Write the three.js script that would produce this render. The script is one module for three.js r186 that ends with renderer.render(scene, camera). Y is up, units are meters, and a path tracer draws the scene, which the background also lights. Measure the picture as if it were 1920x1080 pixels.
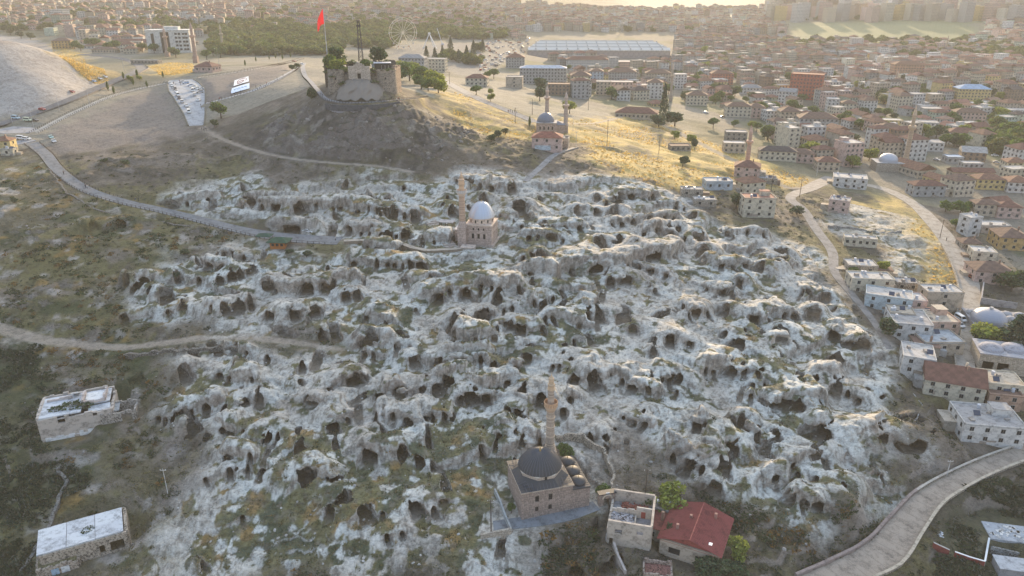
import * as THREE from 'three';
import { mergeVertices } from 'three/addons/utils/BufferGeometryUtils.js';

// ---------------------------------------------------------------- camera, sky, sun, exposure
const scene = new THREE.Scene();
const F = 1398, CX = 960, CY = 540, EYE = new THREE.Vector3(0, 115, 0), PITCH = 22.4 * Math.PI / 180;
const camera = new THREE.PerspectiveCamera(2 * Math.atan(540 / F) * 180 / Math.PI, 16 / 9, 1, 30000);
camera.position.copy(EYE); camera.rotation.order = 'YXZ'; camera.rotation.x = -PITCH;

const SUN_AZ = 12 * Math.PI / 180, SUN_EL = 10.5 * Math.PI / 180;
const sunDir = new THREE.Vector3(Math.sin(SUN_AZ) * Math.cos(SUN_EL), Math.sin(SUN_EL), -Math.cos(SUN_AZ) * Math.cos(SUN_EL));
function makeSky() {
  const W = 512, H = 256, data = new Float32Array(W * H * 4), d = new THREE.Vector3();
  for (let r = 0; r < H; r++) for (let c = 0; c < W; c++) {
    const el = ((r + .5) / H - .5) * Math.PI, az = ((c + .5) / W - .5) * 2 * Math.PI;
    d.set(Math.cos(az) * Math.cos(el), Math.sin(el), Math.sin(az) * Math.cos(el));
    const cos = d.dot(sunDir), up = Math.max(0, d.y), t = Math.pow(1 - up, 3), side = .5 + .5 * (d.x * sunDir.x + d.z * sunDir.z) / Math.max(.05, Math.hypot(d.x, d.z) * Math.cos(SUN_EL)), w = side * side, g = Math.pow(Math.max(0, cos), 3), g2 = Math.pow(Math.max(0, cos), 14);
    const zen = [.43, .58, .82], back = [.20, .27, .39], front = [1.6, 1.36, .98];   // overhead, away from the low sun, towards it
    const o = (r * W + c) * 4;
    for (let k = 0; k < 3; k++) data[o + k] = zen[k] + (back[k] + (front[k] - back[k]) * w - zen[k]) * t + g * [.85, .7, .48][k] + g2 * [3.4, 2.6, 1.6][k];
    data[o + 3] = 1;
  }
  const t = new THREE.DataTexture(data, W, H, THREE.RGBAFormat, THREE.FloatType);
  t.mapping = THREE.EquirectangularReflectionMapping; t.magFilter = t.minFilter = THREE.LinearFilter; t.needsUpdate = true;
  return t;
}
scene.background = makeSky(); scene.environment = scene.background;
const sun = new THREE.DirectionalLight(new THREE.Color().setRGB(1.0, .74, .45), 5);
sun.position.copy(sunDir).multiplyScalar(1500).add(new THREE.Vector3(0, 0, -400)); sun.target.position.set(0, 0, -400);
sun.castShadow = true; sun.shadow.radius = 2; sun.shadow.mapSize.set(4096, 4096);
Object.assign(sun.shadow.camera, { left: -900, right: 900, top: 500, bottom: -500, near: 10, far: 4000 });
scene.add(sun, sun.target);
scene.fog = new THREE.FogExp2(new THREE.Color().setRGB(1.0, .92, .76), .00016);
const renderer = new THREE.WebGLRenderer({ antialias: true });
renderer.toneMapping = THREE.LinearToneMapping; renderer.toneMappingExposure = 1.5;
renderer.shadowMap.enabled = true;
renderer.setSize(1024, 576);

// ---------------------------------------------------------------- random numbers and noise
function rng(seed) { let s = seed >>> 0; return () => { s = (s + 0x6d2b79f5) >>> 0; let t = Math.imul(s ^ (s >>> 15), 1 | s); t = (t + Math.imul(t ^ (t >>> 7), 61 | t)) ^ t; return ((t ^ (t >>> 14)) >>> 0) / 4294967296; }; }
const R = rng(71), rr = (a, b) => a + (b - a) * R(), pick = (l) => l[Math.floor(R() * l.length)];
const clamp = (x, a = 0, b = 1) => x < a ? a : x > b ? b : x, lerp = (a, b, t) => a + (b - a) * t;
const sst = (a, b, x) => { const t = clamp((x - a) / (b - a)); return t * t * (3 - 2 * t); };
const HT = new Float32Array(65536), HP = new Uint16Array(65536);
{ const r = rng(5); for (let i = 0; i < 65536; i++) { HT[i] = r() * 2 - 1; HP[i] = r() * 65536; } }
const hsh = (x, y) => HT[(HP[x & 65535] + y * 7919) & 65535], hsh3 = (x, y, z) => HT[(HP[(HP[x & 65535] + y * 7919) & 65535] + z * 2053) & 65535];
function n2(x, y) {
  const ix = Math.floor(x), iy = Math.floor(y), fx = x - ix, fy = y - iy, u = fx * fx * (3 - 2 * fx), v = fy * fy * (3 - 2 * fy);
  const a = hsh(ix, iy), b = hsh(ix + 1, iy), c = hsh(ix, iy + 1), d = hsh(ix + 1, iy + 1);
  return a + (b - a) * u + (c - a) * v + (a - b - c + d) * u * v;
}
function n3(x, y, z) {
  const ix = Math.floor(x), iy = Math.floor(y), iz = Math.floor(z), fx = x - ix, fy = y - iy, fz = z - iz, u = fx * fx * (3 - 2 * fx), v = fy * fy * (3 - 2 * fy), w = fz * fz * (3 - 2 * fz);
  const l = (dz) => { const a = hsh3(ix, iy, iz + dz), b = hsh3(ix + 1, iy, iz + dz), c = hsh3(ix, iy + 1, iz + dz), d = hsh3(ix + 1, iy + 1, iz + dz); return a + (b - a) * u + (c - a) * v + (a - b - c + d) * u * v; };
  const p = l(0); return p + (l(1) - p) * w;
}
function fbm(x, y, o = 4) { let s = 0, a = .5, n = 0; for (let i = 0; i < o; i++) { s += a * n2(x, y); n += a; a *= .5; const t = x * 1.62 - y * 1.17; y = x * 1.17 + y * 1.62 + 17.3; x = t + 5.1; } return s / n; }

// ---------------------------------------------------------------- picture points -> places on the ground
const cosP = Math.cos(PITCH), sinP = Math.sin(PITCH);
function ray(px, py) { const x = (px - CX) / F, y = (CY - py) / F; return new THREE.Vector3(x, y * cosP - sinP, -y * sinP - cosP).normalize(); }
function project(p) { const x = p.x, y = p.y - EYE.y, z = p.z, cy = y * cosP - z * sinP, cz = -(y * sinP + z * cosP); return { x: CX + F * x / cz, y: CY - F * cy / cz, d: cz }; }
// ---------------------------------------------------------------- the lie of the land: heights (metres above the near mosque) at places seen in the photograph
const CTRL = [];
const lay = (py, list) => { for (let i = 0; i < list.length; i += 2) { const d = ray(list[i], py), t = (list[i + 1] - EYE.y) / d.y; CTRL.push([d.x * t, d.z * t, list[i + 1]]); } };
lay(1250, [0, -13, 480, -10, 960, -8, 1440, -12, 1920, -18]);
lay(1080, [0, -10, 480, -7, 960, -5, 1290, -6, 1600, -10, 1920, -14]);
lay(960, [0, -7, 300, -4, 640, -1, 1030, 0, 1290, -2, 1500, -4, 1700, -8, 1920, -9]);
lay(850, [0, -3, 300, 0, 640, 3, 960, 3.5, 1300, 1, 1600, -2, 1800, -5, 1920, -6]);
lay(750, [0, 2, 300, 5, 640, 7, 960, 7, 1300, 5, 1600, 1, 1920, -2]);
lay(650, [0, 9, 300, 10, 640, 12, 960, 12, 1300, 9.5, 1600, 5, 1920, 1]);
lay(550, [0, 17, 300, 16, 640, 17, 960, 17, 1300, 14, 1600, 8, 1800, 4, 1920, 2]);
lay(465, [0, 24, 300, 23, 600, 22, 900, 21, 1300, 18, 1560, 11, 1800, 6, 1920, 4]);
lay(400, [0, 31, 250, 28, 600, 27, 900, 26, 1200, 23, 1450, 15, 1650, 10, 1920, 5]);
lay(340, [0, 35, 120, 35, 400, 33, 700, 33, 1000, 31, 1200, 27, 1400, 18, 1590, 9, 1920, 6]);
lay(290, [60, 39, 250, 39, 500, 39, 700, 40, 900, 38, 1060, 35, 1250, 24, 1450, 12, 1700, 6, 1920, 6]);
lay(240, [0, 43, 120, 43, 380, 44.5, 560, 49, 680, 50, 850, 44, 1000, 38, 1100, 32, 1250, 20, 1450, 9, 1700, 5, 1920, 5]);
lay(205, [100, 46, 300, 47.5, 430, 49, 560, 55, 690, 59, 800, 51, 950, 41, 1100, 27, 1300, 15, 1600, 5, 1920, 5]);
lay(168, [200, 49, 300, 51, 450, 56, 560, 60, 620, 65, 680, 65, 740, 64, 830, 53, 950, 34, 1100, 20, 1300, 10, 1600, 6, 1920, 7]);
lay(125, [300, 48, 450, 55, 540, 60, 850, 30, 1100, 16, 1400, 9, 1700, 9, 1920, 12]);
lay(95, [320, 42, 500, 40, 700, 38, 850, 32, 1100, 18, 1400, 11, 1700, 14, 1920, 18]);
lay(70, [100, 46, 300, 45, 500, 43, 800, 35, 1100, 24, 1400, 18, 1650, 22, 1920, 26]);
lay(40, [0, 58, 300, 58, 600, 54, 900, 44, 1200, 28, 1500, 32, 1700, 38, 1920, 44]);
lay(10, [0, 66, 300, 66, 600, 62, 900, 54, 1250, 36, 1500, 44, 1700, 52, 1920, 58]);
lay(-15, [-200, 80, 0, 80, 600, 78, 1250, 58, 1920, 75, 2100, 76]);
lay(68, [-60, 84, 0, 83]); lay(78, [60, 79]); lay(98, [120, 72]); lay(130, [180, 57]); lay(210, [0, 46, 150, 46.5]); lay(145, [40, 64, 120, 58]);
for (const [a, d, y] of [[-.6, 640, 46], [-.55, 650, 46], [-.2, 425, 65], [-.2, 445, 62], [-.26, 450, 62], [-.13, 425, 60], [-.16, 470, 54], [-.62, 7000, 84], [-.3, 7000, 80], [0, 7000, 60], [.3, 7000, 60], [.62, 7000, 80]]) CTRL.push([Math.sin(a) * d, -Math.cos(a) * d, y]);
const warp = (x, z) => [Math.atan2(x, -z), Math.log(Math.max(60, Math.hypot(x, z)))];
const CW = CTRL.map(([x, z]) => warp(x, z)), RB = new Float64Array(CTRL.length + 3);
const KC = .0016;
{
  const n = CTRL.length, N = n + 3, A = [];
  for (let i = 0; i < N; i++) { A.push(new Float64Array(N + 1)); }
  for (let i = 0; i < n; i++) {
    for (let j = 0; j < n; j++) A[i][j] = Math.sqrt((CW[i][0] - CW[j][0]) ** 2 + (CW[i][1] - CW[j][1]) ** 2 + KC) - (i === j ? .012 : 0);
    A[i][n] = A[n][i] = 1; A[i][n + 1] = A[n + 1][i] = CW[i][0]; A[i][n + 2] = A[n + 2][i] = CW[i][1]; A[i][N] = CTRL[i][2];
  }
  for (let c = 0; c < N; c++) {
    let p = c; for (let r = c + 1; r < N; r++) if (Math.abs(A[r][c]) > Math.abs(A[p][c])) p = r;
    [A[c], A[p]] = [A[p], A[c]];
    for (let r = 0; r < N; r++) if (r !== c) { const f = A[r][c] / A[c][c]; if (f) for (let k = c; k <= N; k++) A[r][k] -= f * A[c][k]; }
  }
  for (let i = 0; i < N; i++) RB[i] = A[i][N] / A[i][i];
}
function land0(x, z) {
  const a = Math.atan2(x, -z), L = Math.log(Math.max(60, Math.hypot(x, z))), n = CTRL.length;
  let s = RB[n] + RB[n + 1] * a + RB[n + 2] * L;
  for (let i = 0; i < n; i++) { const p = a - CW[i][0], q = L - CW[i][1]; s += RB[i] * Math.sqrt(p * p + q * q + KC); }
  return s;
}
// sampled once on a grid of bearing and log distance, read back bilinearly
const GA0 = -.95, GA1 = .95, GL0 = Math.log(80), GL1 = Math.log(9500), GN = 420, GM = 700, GRID = new Float32Array((GN + 1) * (GM + 1));
for (let j = 0; j <= GM; j++) for (let i = 0; i <= GN; i++) { const a = GA0 + (GA1 - GA0) * i / GN, d = Math.exp(GL0 + (GL1 - GL0) * j / GM); GRID[j * (GN + 1) + i] = land0(Math.sin(a) * d, -Math.cos(a) * d); }
function land(x, z) {
  const u = clamp((Math.atan2(x, -z) - GA0) / (GA1 - GA0) * GN, 0, GN - 1e-3), v = clamp((Math.log(Math.max(80, Math.hypot(x, z))) - GL0) / (GL1 - GL0) * GM, 0, GM - 1e-3), i = u | 0, j = v | 0, f = u - i, g = v - j, o = j * (GN + 1) + i;
  return (GRID[o] * (1 - f) + GRID[o + 1] * f) * (1 - g) + (GRID[o + GN + 1] * (1 - f) + GRID[o + GN + 2] * f) * g;
}
function castTo(h, px, py) {
  const d = ray(px, py); let t = 90, p = t;
  for (; t < 9000; t *= 1.004) { if (EYE.y + d.y * t < h(d.x * t, d.z * t)) break; p = t; }
  for (let i = 0; i < 14; i++) { const m = (p + t) / 2; if (EYE.y + d.y * m < h(d.x * m, d.z * m)) t = m; else p = m; }
  return new THREE.Vector3(d.x * t, h(d.x * t, d.z * t), d.z * t);
}
const on0 = (px, py) => castTo(land, px, py);
// ---------------------------------------------------------------- roads and level pads change the land
const ROADS = [];
function roadLine(key, pts, w, o = {}) {   // pts: picture points on the land; w: width or list of widths
  const P = pts.map(([x, y]) => on0(x, y)), c = new THREE.CatmullRomCurve3(P, false, 'centripetal'), n = Math.max(8, Math.round(c.getLength() / (o.step || 3)));
  const S = c.getSpacedPoints(n), ws = S.map((_, i) => { if (typeof w === 'number') return w; const t = i / n * (w.length - 1), k = Math.min(w.length - 2, t | 0); return lerp(w[k], w[k + 1], t - k); });
  for (let pass = 0; pass < 6; pass++) for (let i = 1; i < n; i++) S[i].y = (S[i - 1].y + S[i].y * 2 + S[i + 1].y) / 4;
  let x0 = 1e9, x1 = -1e9, z0 = 1e9, z1 = -1e9; const m = Math.max(...ws) + 8;
  for (const p of S) { x0 = Math.min(x0, p.x - m); x1 = Math.max(x1, p.x + m); z0 = Math.min(z0, p.z - m); z1 = Math.max(z1, p.z + m); }
  const r = { key, S, ws, x0, x1, z0, z1, blend: o.blend ?? 5, rough: o.rough || 0 }; ROADS.push(r); return r;
}
roadLine('access', [[58, 268], [85, 290], [112, 322], [165, 357], [232, 379], [300, 394], [370, 411], [450, 431], [520, 444], [580, 449], [638, 452]], [6, 5.4, 5.2, 5.2, 5.2, 5.2, 5.4, 5.6, 6, 9, 9]);
roadLine('plaza', [[2, 242], [35, 245], [68, 246]], [16, 18, 9]);
roadLine('plaza2', [[-20, 276], [25, 270], [60, 262]], [9, 9, 8]);
roadLine('mound_road', [[-20, 238], [60, 214], [130, 187], [200, 158], [248, 138], [262, 124], [236, 112], [200, 106], [150, 102]], 8);
roadLine('promenade', [[64, 250], [122, 219], [165, 199], [202, 183], [255, 168], [312, 156]], 4);
roadLine('promenade2', [[372, 146], [420, 139], [480, 129], [535, 119], [566, 110]], 5);
roadLine('parking', [[340, 150], [347, 163], [354, 178], [359, 195], [364, 212], [368, 236]], [15, 19, 20, 16, 11, 7], { blend: 4 });
roadLine('stepped_walk', [[386, 194], [430, 183], [470, 171], [510, 154], [544, 136], [562, 124]], 3.4);
roadLine('castle_walk', [[571, 118], [568, 130], [572, 143], [583, 155], [596, 170], [612, 186], [640, 193], [690, 192], [748, 187], [800, 182]], [3, 3, 3, 3, 3.2, 3.2, 3, 3, 2.6, 2], { blend: 3 });
roadLine('hill_path', [[378, 240], [420, 262], [470, 280], [540, 296], [620, 305], [700, 311], [770, 322]], 3, { rough: 1 });
roadLine('left_track', [[-20, 608], [60, 634], [140, 645], [230, 652], [330, 640], [420, 630], [540, 641], [640, 656]], [5, 5, 4, 3.5, 3.5, 3.5, 3, 2], { rough: 1 });
roadLine('back_road', [[745, 118], [790, 130], [835, 153], [900, 186], [960, 211], [1005, 229]], 6);
roadLine('mosque_lane', [[1078, 277], [1040, 290], [1015, 312], [985, 340]], 3.2);
roadLine('gold_track', [[1010, 226], [1100, 232], [1200, 216], [1280, 252], [1357, 292], [1420, 320], [1480, 352], [1530, 350]], 4, { rough: 1 });
roadLine('right_street', [[1560, 332], [1520, 352], [1482, 372], [1505, 392], [1532, 432], [1560, 472], [1566, 512], [1594, 548], [1640, 606], [1668, 655]], [8, 9, 8, 5, 4.4, 4.2, 4, 3.2, 2.6, 2]);
roadLine('gravel_road', [[1545, 338], [1640, 350], [1700, 374], [1752, 420], [1790, 470], [1816, 530], [1816, 590], [1808, 640], [1812, 700]], [7, 6.5, 6.5, 7.5, 8, 8, 7, 6, 5]);
roadLine('cobbled_road', [[1480, 1120], [1580, 1076], [1655, 1040], [1700, 985], [1742, 935], [1795, 902], [1860, 872], [1960, 836]], [7.2, 7.2, 8.4, 7, 5.8, 5.4, 5.2, 5.2], { blend: 4 });
roadLine('alley', [[925, 986], [1000, 977], [1062, 966], [1118, 948]], [3.2, 4, 4, 3.4], { blend: 2.5 });
const PADS = [];
function pad(px, py, r, o = {}) { const p = on0(px, py), q = { x: p.x, z: p.z, y: p.y + (o.dy || 0), r, e: o.e ?? r * .6 + 2 }; PADS.push(q); return q; }
function near(x, z) {     // [distance to the nearest road edge (negative on it), its height, blend, rough]
  let best = 1e9, h = 0, bl = 5, ro = 0;
  for (const r of ROADS) {
    if (x < r.x0 || x > r.x1 || z < r.z0 || z > r.z1) continue;
    const S = r.S;
    for (let i = 0; i + 1 < S.length; i++) {
      const a = S[i], b = S[i + 1], dx = b.x - a.x, dz = b.z - a.z, t = clamp(((x - a.x) * dx + (z - a.z) * dz) / (dx * dx + dz * dz)), ex = x - a.x - dx * t, ez = z - a.z - dz * t, d2 = ex * ex + ez * ez, w = (r.ws[i] + (r.ws[i + 1] - r.ws[i]) * t) / 2;
      if (d2 < (w + 9) * (w + 9)) { const d = Math.sqrt(d2) - w; if (d < best) { best = d; h = a.y + (b.y - a.y) * t; bl = r.blend; ro = r.rough; } }
    }
  }
  return [best, h, bl, ro];
}
let lastRoad = 9, lastPad = 9;
function ground(x, z) {
  let y = land(x, z);
  const [d, h, bl] = near(x, z); lastRoad = d; lastPad = 1e9;
  for (const p of PADS) { const e = Math.hypot(x - p.x, z - p.z) - p.r; if (e < p.e) { y = lerp(p.y, y, sst(0, p.e, e)); } lastPad = Math.min(lastPad, e); }
  if (d < bl + .8) y = lerp(h, y, sst(.8, bl + .8, d));
  return y;
}
const at = (px, py) => castTo(ground, px, py);

// ---------------------------------------------------------------- cave mouths: tile corner, then centre x, y, width, height in a three times enlarged picture
const CAVES = [];
function caves(tx, ty, list) { for (let i = 0; i < list.length; i += 4) CAVES.push([tx + list[i] / 3, ty + list[i + 1] / 3, list[i + 2] / 3, list[i + 3] / 3]); }
caves(0, 360, [975,60,60,40,1185,75,40,40,1410,40,70,45,1490,50,50,40,1560,80,50,35,1690,85,70,45,1475,195,110,45,1640,200,90,35,1765,165,40,40,1860,210,50,50,1890,125,30,40,715,485,35,90,770,515,30,35,815,510,60,50,855,545,50,40,845,470,25,25,945,590,80,70,1305,465,50,50,1355,460,40,40,1415,440,60,30,1120,495,25,30,1240,495,40,35,1510,505,60,60,1625,505,45,70,1725,535,70,50,1850,510,70,50,1410,620,30,70,1280,650,70,50,1340,635,70,50,1520,685,50,40,1605,645,45,35,1660,680,55,55,1765,660,70,50,1630,770,65,80,1820,800,50,45,1890,790,60,80,1235,885,50,50,1095,910,45,45,700,710,40,40,1045,1010,60,80,1775,960,60,50,1330,980,30,60,1240,1030,30,20,1265,355,20,30,1115,390,20,25,1850,1065,30,30,1690,1065,30,30,1700,990,40,30,540,190,60,50,680,180,50,30,1000,470,30,60,1030,635,40,30]);
caves(640, 360, [30,580,50,50,90,575,45,50,230,90,70,65,295,105,50,60,250,250,80,55,365,240,60,45,190,180,50,50,415,130,50,55,630,105,55,45,490,540,35,30,545,590,60,50,260,400,20,30,300,408,22,32,392,405,35,45,450,405,50,50,808,505,45,50,1005,555,25,50,875,600,60,60,655,735,90,90,770,728,90,70,995,615,20,25,962,655,15,28,870,775,25,40,960,745,60,40,1010,770,60,50,1130,640,45,50,1240,650,50,50,1275,680,30,30,1375,690,60,60,1455,690,50,60,1590,705,90,55,1790,695,60,45,1770,755,45,30,1820,770,40,25,1640,765,50,35,1760,830,30,30,1755,900,40,35,1850,830,50,50,1070,355,40,40,1120,350,50,50,1020,375,18,30,1250,365,60,50,1340,350,35,30,1455,290,70,50,1570,270,60,40,1550,370,50,65,1630,310,40,60,1665,320,40,70,1435,410,70,45,1590,370,20,50,1400,330,35,40,1760,340,80,40,1835,290,50,50,1000,85,80,55,1150,180,50,40,1080,195,15,25,1015,195,12,20]);
caves(640, 360, [800,35,45,45,575,75,20,30,600,35,20,30,1330,100,40,45,1540,50,60,40,1440,30,40,30,1440,110,40,30,1530,105,50,50,1750,190,40,50,1805,205,25,30,1850,195,30,50,1895,200,40,40,1280,230,20,30,1180,240,50,35,740,585,25,40,65,1030,90,60,565,945,60,60,660,905,80,55,805,920,50,40,415,945,70,50,350,810,30,40,310,790,25,40,610,1055,70,60,975,1000,25,40,860,970,40,40,1250,895,25,20,1290,935,25,25,1360,935,50,40,1425,920,20,25,1040,930,60,40,1420,1040,80,90,1310,1050,60,50,1580,1060,30,30,1790,1040,50,60,1895,1045,50,50,1515,500,50,50,1600,480,60,40,1460,590,40,30,930,730,30,20,700,560,50,50,1135,770,30,50,160,830,110,90]);
caves(1280, 360, [85,250,60,60,75,650,50,50,25,640,35,40,235,655,50,50,400,705,50,50,500,650,60,40,545,790,80,50,240,795,40,35,300,860,100,40,850,800,50,40,980,830,120,45,500,950,40,30,430,1000,60,40,270,1000,60,40,750,1040,40,40,690,1050,40,30,225,555,25,40,265,555,35,45,315,510,30,60,545,355,70,50,500,420,50,60,430,420,50,50,120,330,60,50,730,680,70,50,860,940,80,30,980,670,40,30,60,130,40,30,350,990,25,25,610,1030,30,40,150,925,40,35,40,850,30,30,250,930,40,35,800,590,50,40]);
caves(0, 720, [1375,85,50,35,1455,85,50,60,1325,110,30,30,790,20,80,50,985,195,40,50,1025,165,30,40,1100,250,80,80,1040,285,30,20,1165,285,45,35,1255,250,35,35,1220,385,20,20,1275,400,25,35,1505,280,55,50,1570,280,25,45,1620,290,20,25,1700,350,80,60,1800,355,60,35,1890,340,40,60,1880,245,60,50,1845,100,20,20,1880,145,20,25,1865,110,25,40,1760,75,70,30,1740,510,110,90,1610,545,40,35,1875,525,70,40,1855,715,50,45,1900,640,50,60,905,185,25,25,1380,260,15,12,1290,270,20,15]);
caves(640, 720, [740,60,100,70,820,70,50,60,215,60,50,30,465,180,35,35,490,305,35,85,240,260,30,50,620,170,25,40,730,352,25,20,797,375,35,70,935,150,40,40,995,140,35,45,1125,80,60,60,1015,40,40,60,1250,150,35,50,1465,215,40,20,1530,250,28,20,1400,300,35,45,1482,290,18,45,1702,165,25,45,1735,158,15,15,1645,210,25,35,1315,55,30,15,1590,170,10,8,1880,50,20,25,580,560,60,50,575,650,45,25,140,720,85,65,20,625,45,60,80,365,50,25,160,395,90,60,345,380,60,70,435,410,60,50,430,700,80,50,1015,325,40,40,460,430,40,40,630,10,50,30,550,20,80,50,330,30,60,40,1635,15,60,30,120,310,40,40,1435,830,50,50,1320,1060,80,50,1500,1040,80,60,900,930,60,40,530,720,40,40]);
caves(1280, 720, [560,90,90,45,650,105,60,50,330,200,40,70,260,335,80,50,460,350,60,60,40,380,40,40,20,460,50,70,225,470,80,70,540,490,20,45,640,520,35,25,610,615,50,75,770,545,50,40,890,590,70,60,770,640,70,70,680,370,25,35,745,370,70,60,770,260,110,70,900,255,80,70,1105,260,90,55,1240,225,80,50,1320,320,100,50,1015,270,20,30,930,40,25,35,860,25,60,40,1025,30,40,40,990,90,20,30,1115,60,20,25,180,580,80,60,130,590,50,50,520,285,40,50,620,380,50,40,950,360,40,30]);
caves(640, 0, [340, 940, 60, 30, 20, 1040, 30, 30, 730, 1010, 50, 30, 960, 1060, 50, 40]);
// ---------------------------------------------------------------- houses one can pick out: foot of the front wall, width, depth, storeys, turn, roof, wall, roof colour, what it looks like
const HOUSES = [];
const H_ = (px, py, w, d, floors, turn, roof, wall, rc, label, o = {}) => HOUSES.push({ px, py, w, d, floors, turn, roof, wall, rc, label, ...o });
// by the cave field and the dirt crossroads
H_(1422, 408, 14, 9, 3, -2, 'flat', 'cream', [.36, .17, .12], 'cream three-storey house with reddish roof terrace at the upper edge of the cave field', { hut: 1 });
H_(1414, 364, 12, 9, 2, 18, 'hip', 'cream', 'orange', 'cream house with bright orange hipped roof right behind the cream three-storey house');
H_(1399, 334, 13, 11, 2, -18, 'hip', 'pink', 'red', 'pink house with brown red hipped roof at the foot of the pink minaret');
H_(1348, 357, 13, 8, 1, 0, 'flat', 'blue', 'pale', 'pale blue low house with flat white roof left of the orange roofed house', { H: 4.2 });
H_(1297, 370, 10, 6, 1, -6, 'flat', 'stone', 'grey', 'crumbling stone house on the edge of the golden slope', { wk: 'rubble', H: 3.4 });
H_(1457, 302, 22, 10, 2, -12, 'hip', 'cream', 'dark', 'long cream row house with dark roof along the street behind the golden slope', { many: 1 });
H_(1503, 306, 14, 10, 2, -12, 'hip', 'pink', 'brown', 'pinkish row house at the right end of the long cream row house', { many: 1 });
H_(1552, 322, 13, 10, 2, -6, 'hip', 'beige', 'red', 'beige house with red hipped roof above the street bend', { many: 1 });
H_(1380, 265, 14, 9, 2, -8, 'flat', 'stone', 'grey', 'flat roofed stone house left of the pink minaret top', { many: 1, wk: 'rubble' });
H_(1376, 287, 13, 8, 2, -8, 'flat', 'beige', 'pale', 'beige house with white flat roof beside the shaft of the pink minaret', { many: 1 });
H_(1276, 284, 12, 8, 1, 0, 'flat', 'stone', 'brown', 'low ruined stone house on the golden slope left of the dirt track', { many: 1, wk: 'rubble' });
H_(1592, 354, 17, 11, 2, -20, 'flat', 'white', 'pale', 'white flat roofed hall at the start of the gravel road', { H: 5.6 });
H_(1570, 399, 9, 8, 2, -28, 'flat', 'pink', 'grey', 'derelict pink two-storey house left of the gravel road');
H_(1612, 463, 13, 5, 1, -16, 'flat', 'cream', 'pale', 'small cream single-storey house with flat roof on the bare slope', { H: 3.6, pitch: 2.6 });
H_(1741, 369, 17, 9, 2, 0, 'hip', 'grey', 'red', 'grey house with brick red roof below the tall minaret', { H: 6 });
H_(1736, 333, 13, 22, 1, 18, 'gable', 'beige', 'orange', 'long orange roofed hall right of the tall minaret', { many: 1, H: 4.5 });
H_(1791, 357, 9, 20, 1, 16, 'gable', 'yellow', 'orange', 'left orange roofed wing of the courtyard building', { many: 1, H: 4 });
H_(1824, 336, 24, 8, 1, -4, 'gable', 'beige', 'red', 'back wing with red roof closing the courtyard building', { many: 1, H: 4 });
H_(1856, 356, 15, 10, 2, -6, 'hip', 'yellow', 'orange', 'yellow right wing of the courtyard building with orange hipped roof', { many: 1 });
H_(1824, 443, 6.5, 7, 3, 12, 'flat', 'white', 'pale', 'narrow white three-storey house right of the gravel road', { pitch: 4.5, ws: 1.4 });
H_(1866, 438, 13, 8, 1, -4, 'flat', 'grey', 'pale', 'low grey house with pale flat roof right of the narrow white house', { H: 3.6 });
H_(1899, 470, 12, 13, 2, -10, 'hip', 'ochre', 'brown', 'sunlit ochre house with brown roof at the right edge of the town');
H_(1905, 323, 12, 10, 2, -10, 'hip', 'cream', 'orange', 'cream house with orange roof at the right edge below the park trees', { many: 1 });
H_(1909, 362, 12, 12, 2, -14, 'hip', 'white', 'orange', 'white house with orange roof at the right edge by the square', { many: 1 });
H_(1745, 284, 16, 12, 2, -8, 'flat', 'white', 'grey', 'white two-storey shop with flat roof by the square', { many: 1 });
H_(1790, 307, 10, 8, 1, -6, 'flat', 'grey', 'blue', 'small shop with pale blue roof on the square', { many: 1, H: 4 });
H_(1824, 303, 14, 12, 2, -20, 'gable', 'brown', 'pale', 'brown gabled building with pale roof edge on the square', { many: 1 });
H_(1823, 325, 12, 7, 2, -4, 'flat', 'grey', 'pale', 'grey arcade building with pale canopy facing the square', { many: 1 });
H_(1805, 264, 20, 12, 2, -12, 'hip', 'white', 'red', 'white building with red hipped roof at the far side of the square', { many: 1 });
H_(1616, 516, 11, 8, 1, -8, 'flat', 'stone', 'pale', 'uppermost pale roofed house of the cluster beside the cave field', { H: 3.6, wk: 'rubble' });
H_(1633, 551, 15, 8, 2, -6, 'flat', 'cream', 'pale', 'cream house with solar panel and flat white roof in the cluster by the cave field', { H: 5.6 });
H_(1662, 585, 15, 9, 2, -24, 'flat', [.5, .57, .58], 'pale', 'long pale blue house with white flat roof in the middle of the cluster', { H: 5.6, ws: .9 });
H_(1703, 591, 11, 8, 2, -8, 'flat', 'pink', 'pale', 'pink house with stepped flat roof right of the long pale blue house', { H: 5.4 });
H_(1708, 637, 12, 13, 2, -12, 'flat', 'white', 'grey', 'white house with broad grey roof and porch behind the dark bush', { H: 5.4, pitch: 4 });
H_(1762, 632, 12, 12, 2, 0, 'flat', [.56, .38, .29], 'beige', 'terracotta walled house with sandy roof terrace beside the gravel road', { H: 5.2, hut: 1 });
H_(1768, 577, 13, 8, 2, -3, 'flat', 'beige', 'pale', 'plain beige house with white roof right next to the gravel road', { H: 5.8, pitch: 7 });
H_(1860, 534, 14, 11, 2, -8, 'hip', 'pink', 'brown', 'pink house with wide brown roof right of the gravel road', { H: 5.4 });
H_(1843, 495, 9, 8, 2, -14, 'flat', 'cream', 'pale', 'cream house with white roof above the wide brown roof', { H: 5 });
H_(1768, 663, 13, 10, 1, 0, 'flat', 'beige', [.4, .42, .43], 'beige house with debris covered flat roof at the end of the gravel road', { H: 3.8 });
H_(1718, 703, 9, 11, 2, -22, 'flat', 'white', 'pale', 'white two-storey house at the right edge of the cave rock', { H: 5.6 });
H_(1786, 748, 16, 13, 2, -22, 'gable', 'cream', 'red', 'big house with dark red gabled roof at the lower right of the cave field', { H: 5, chim: 1 });
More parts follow.
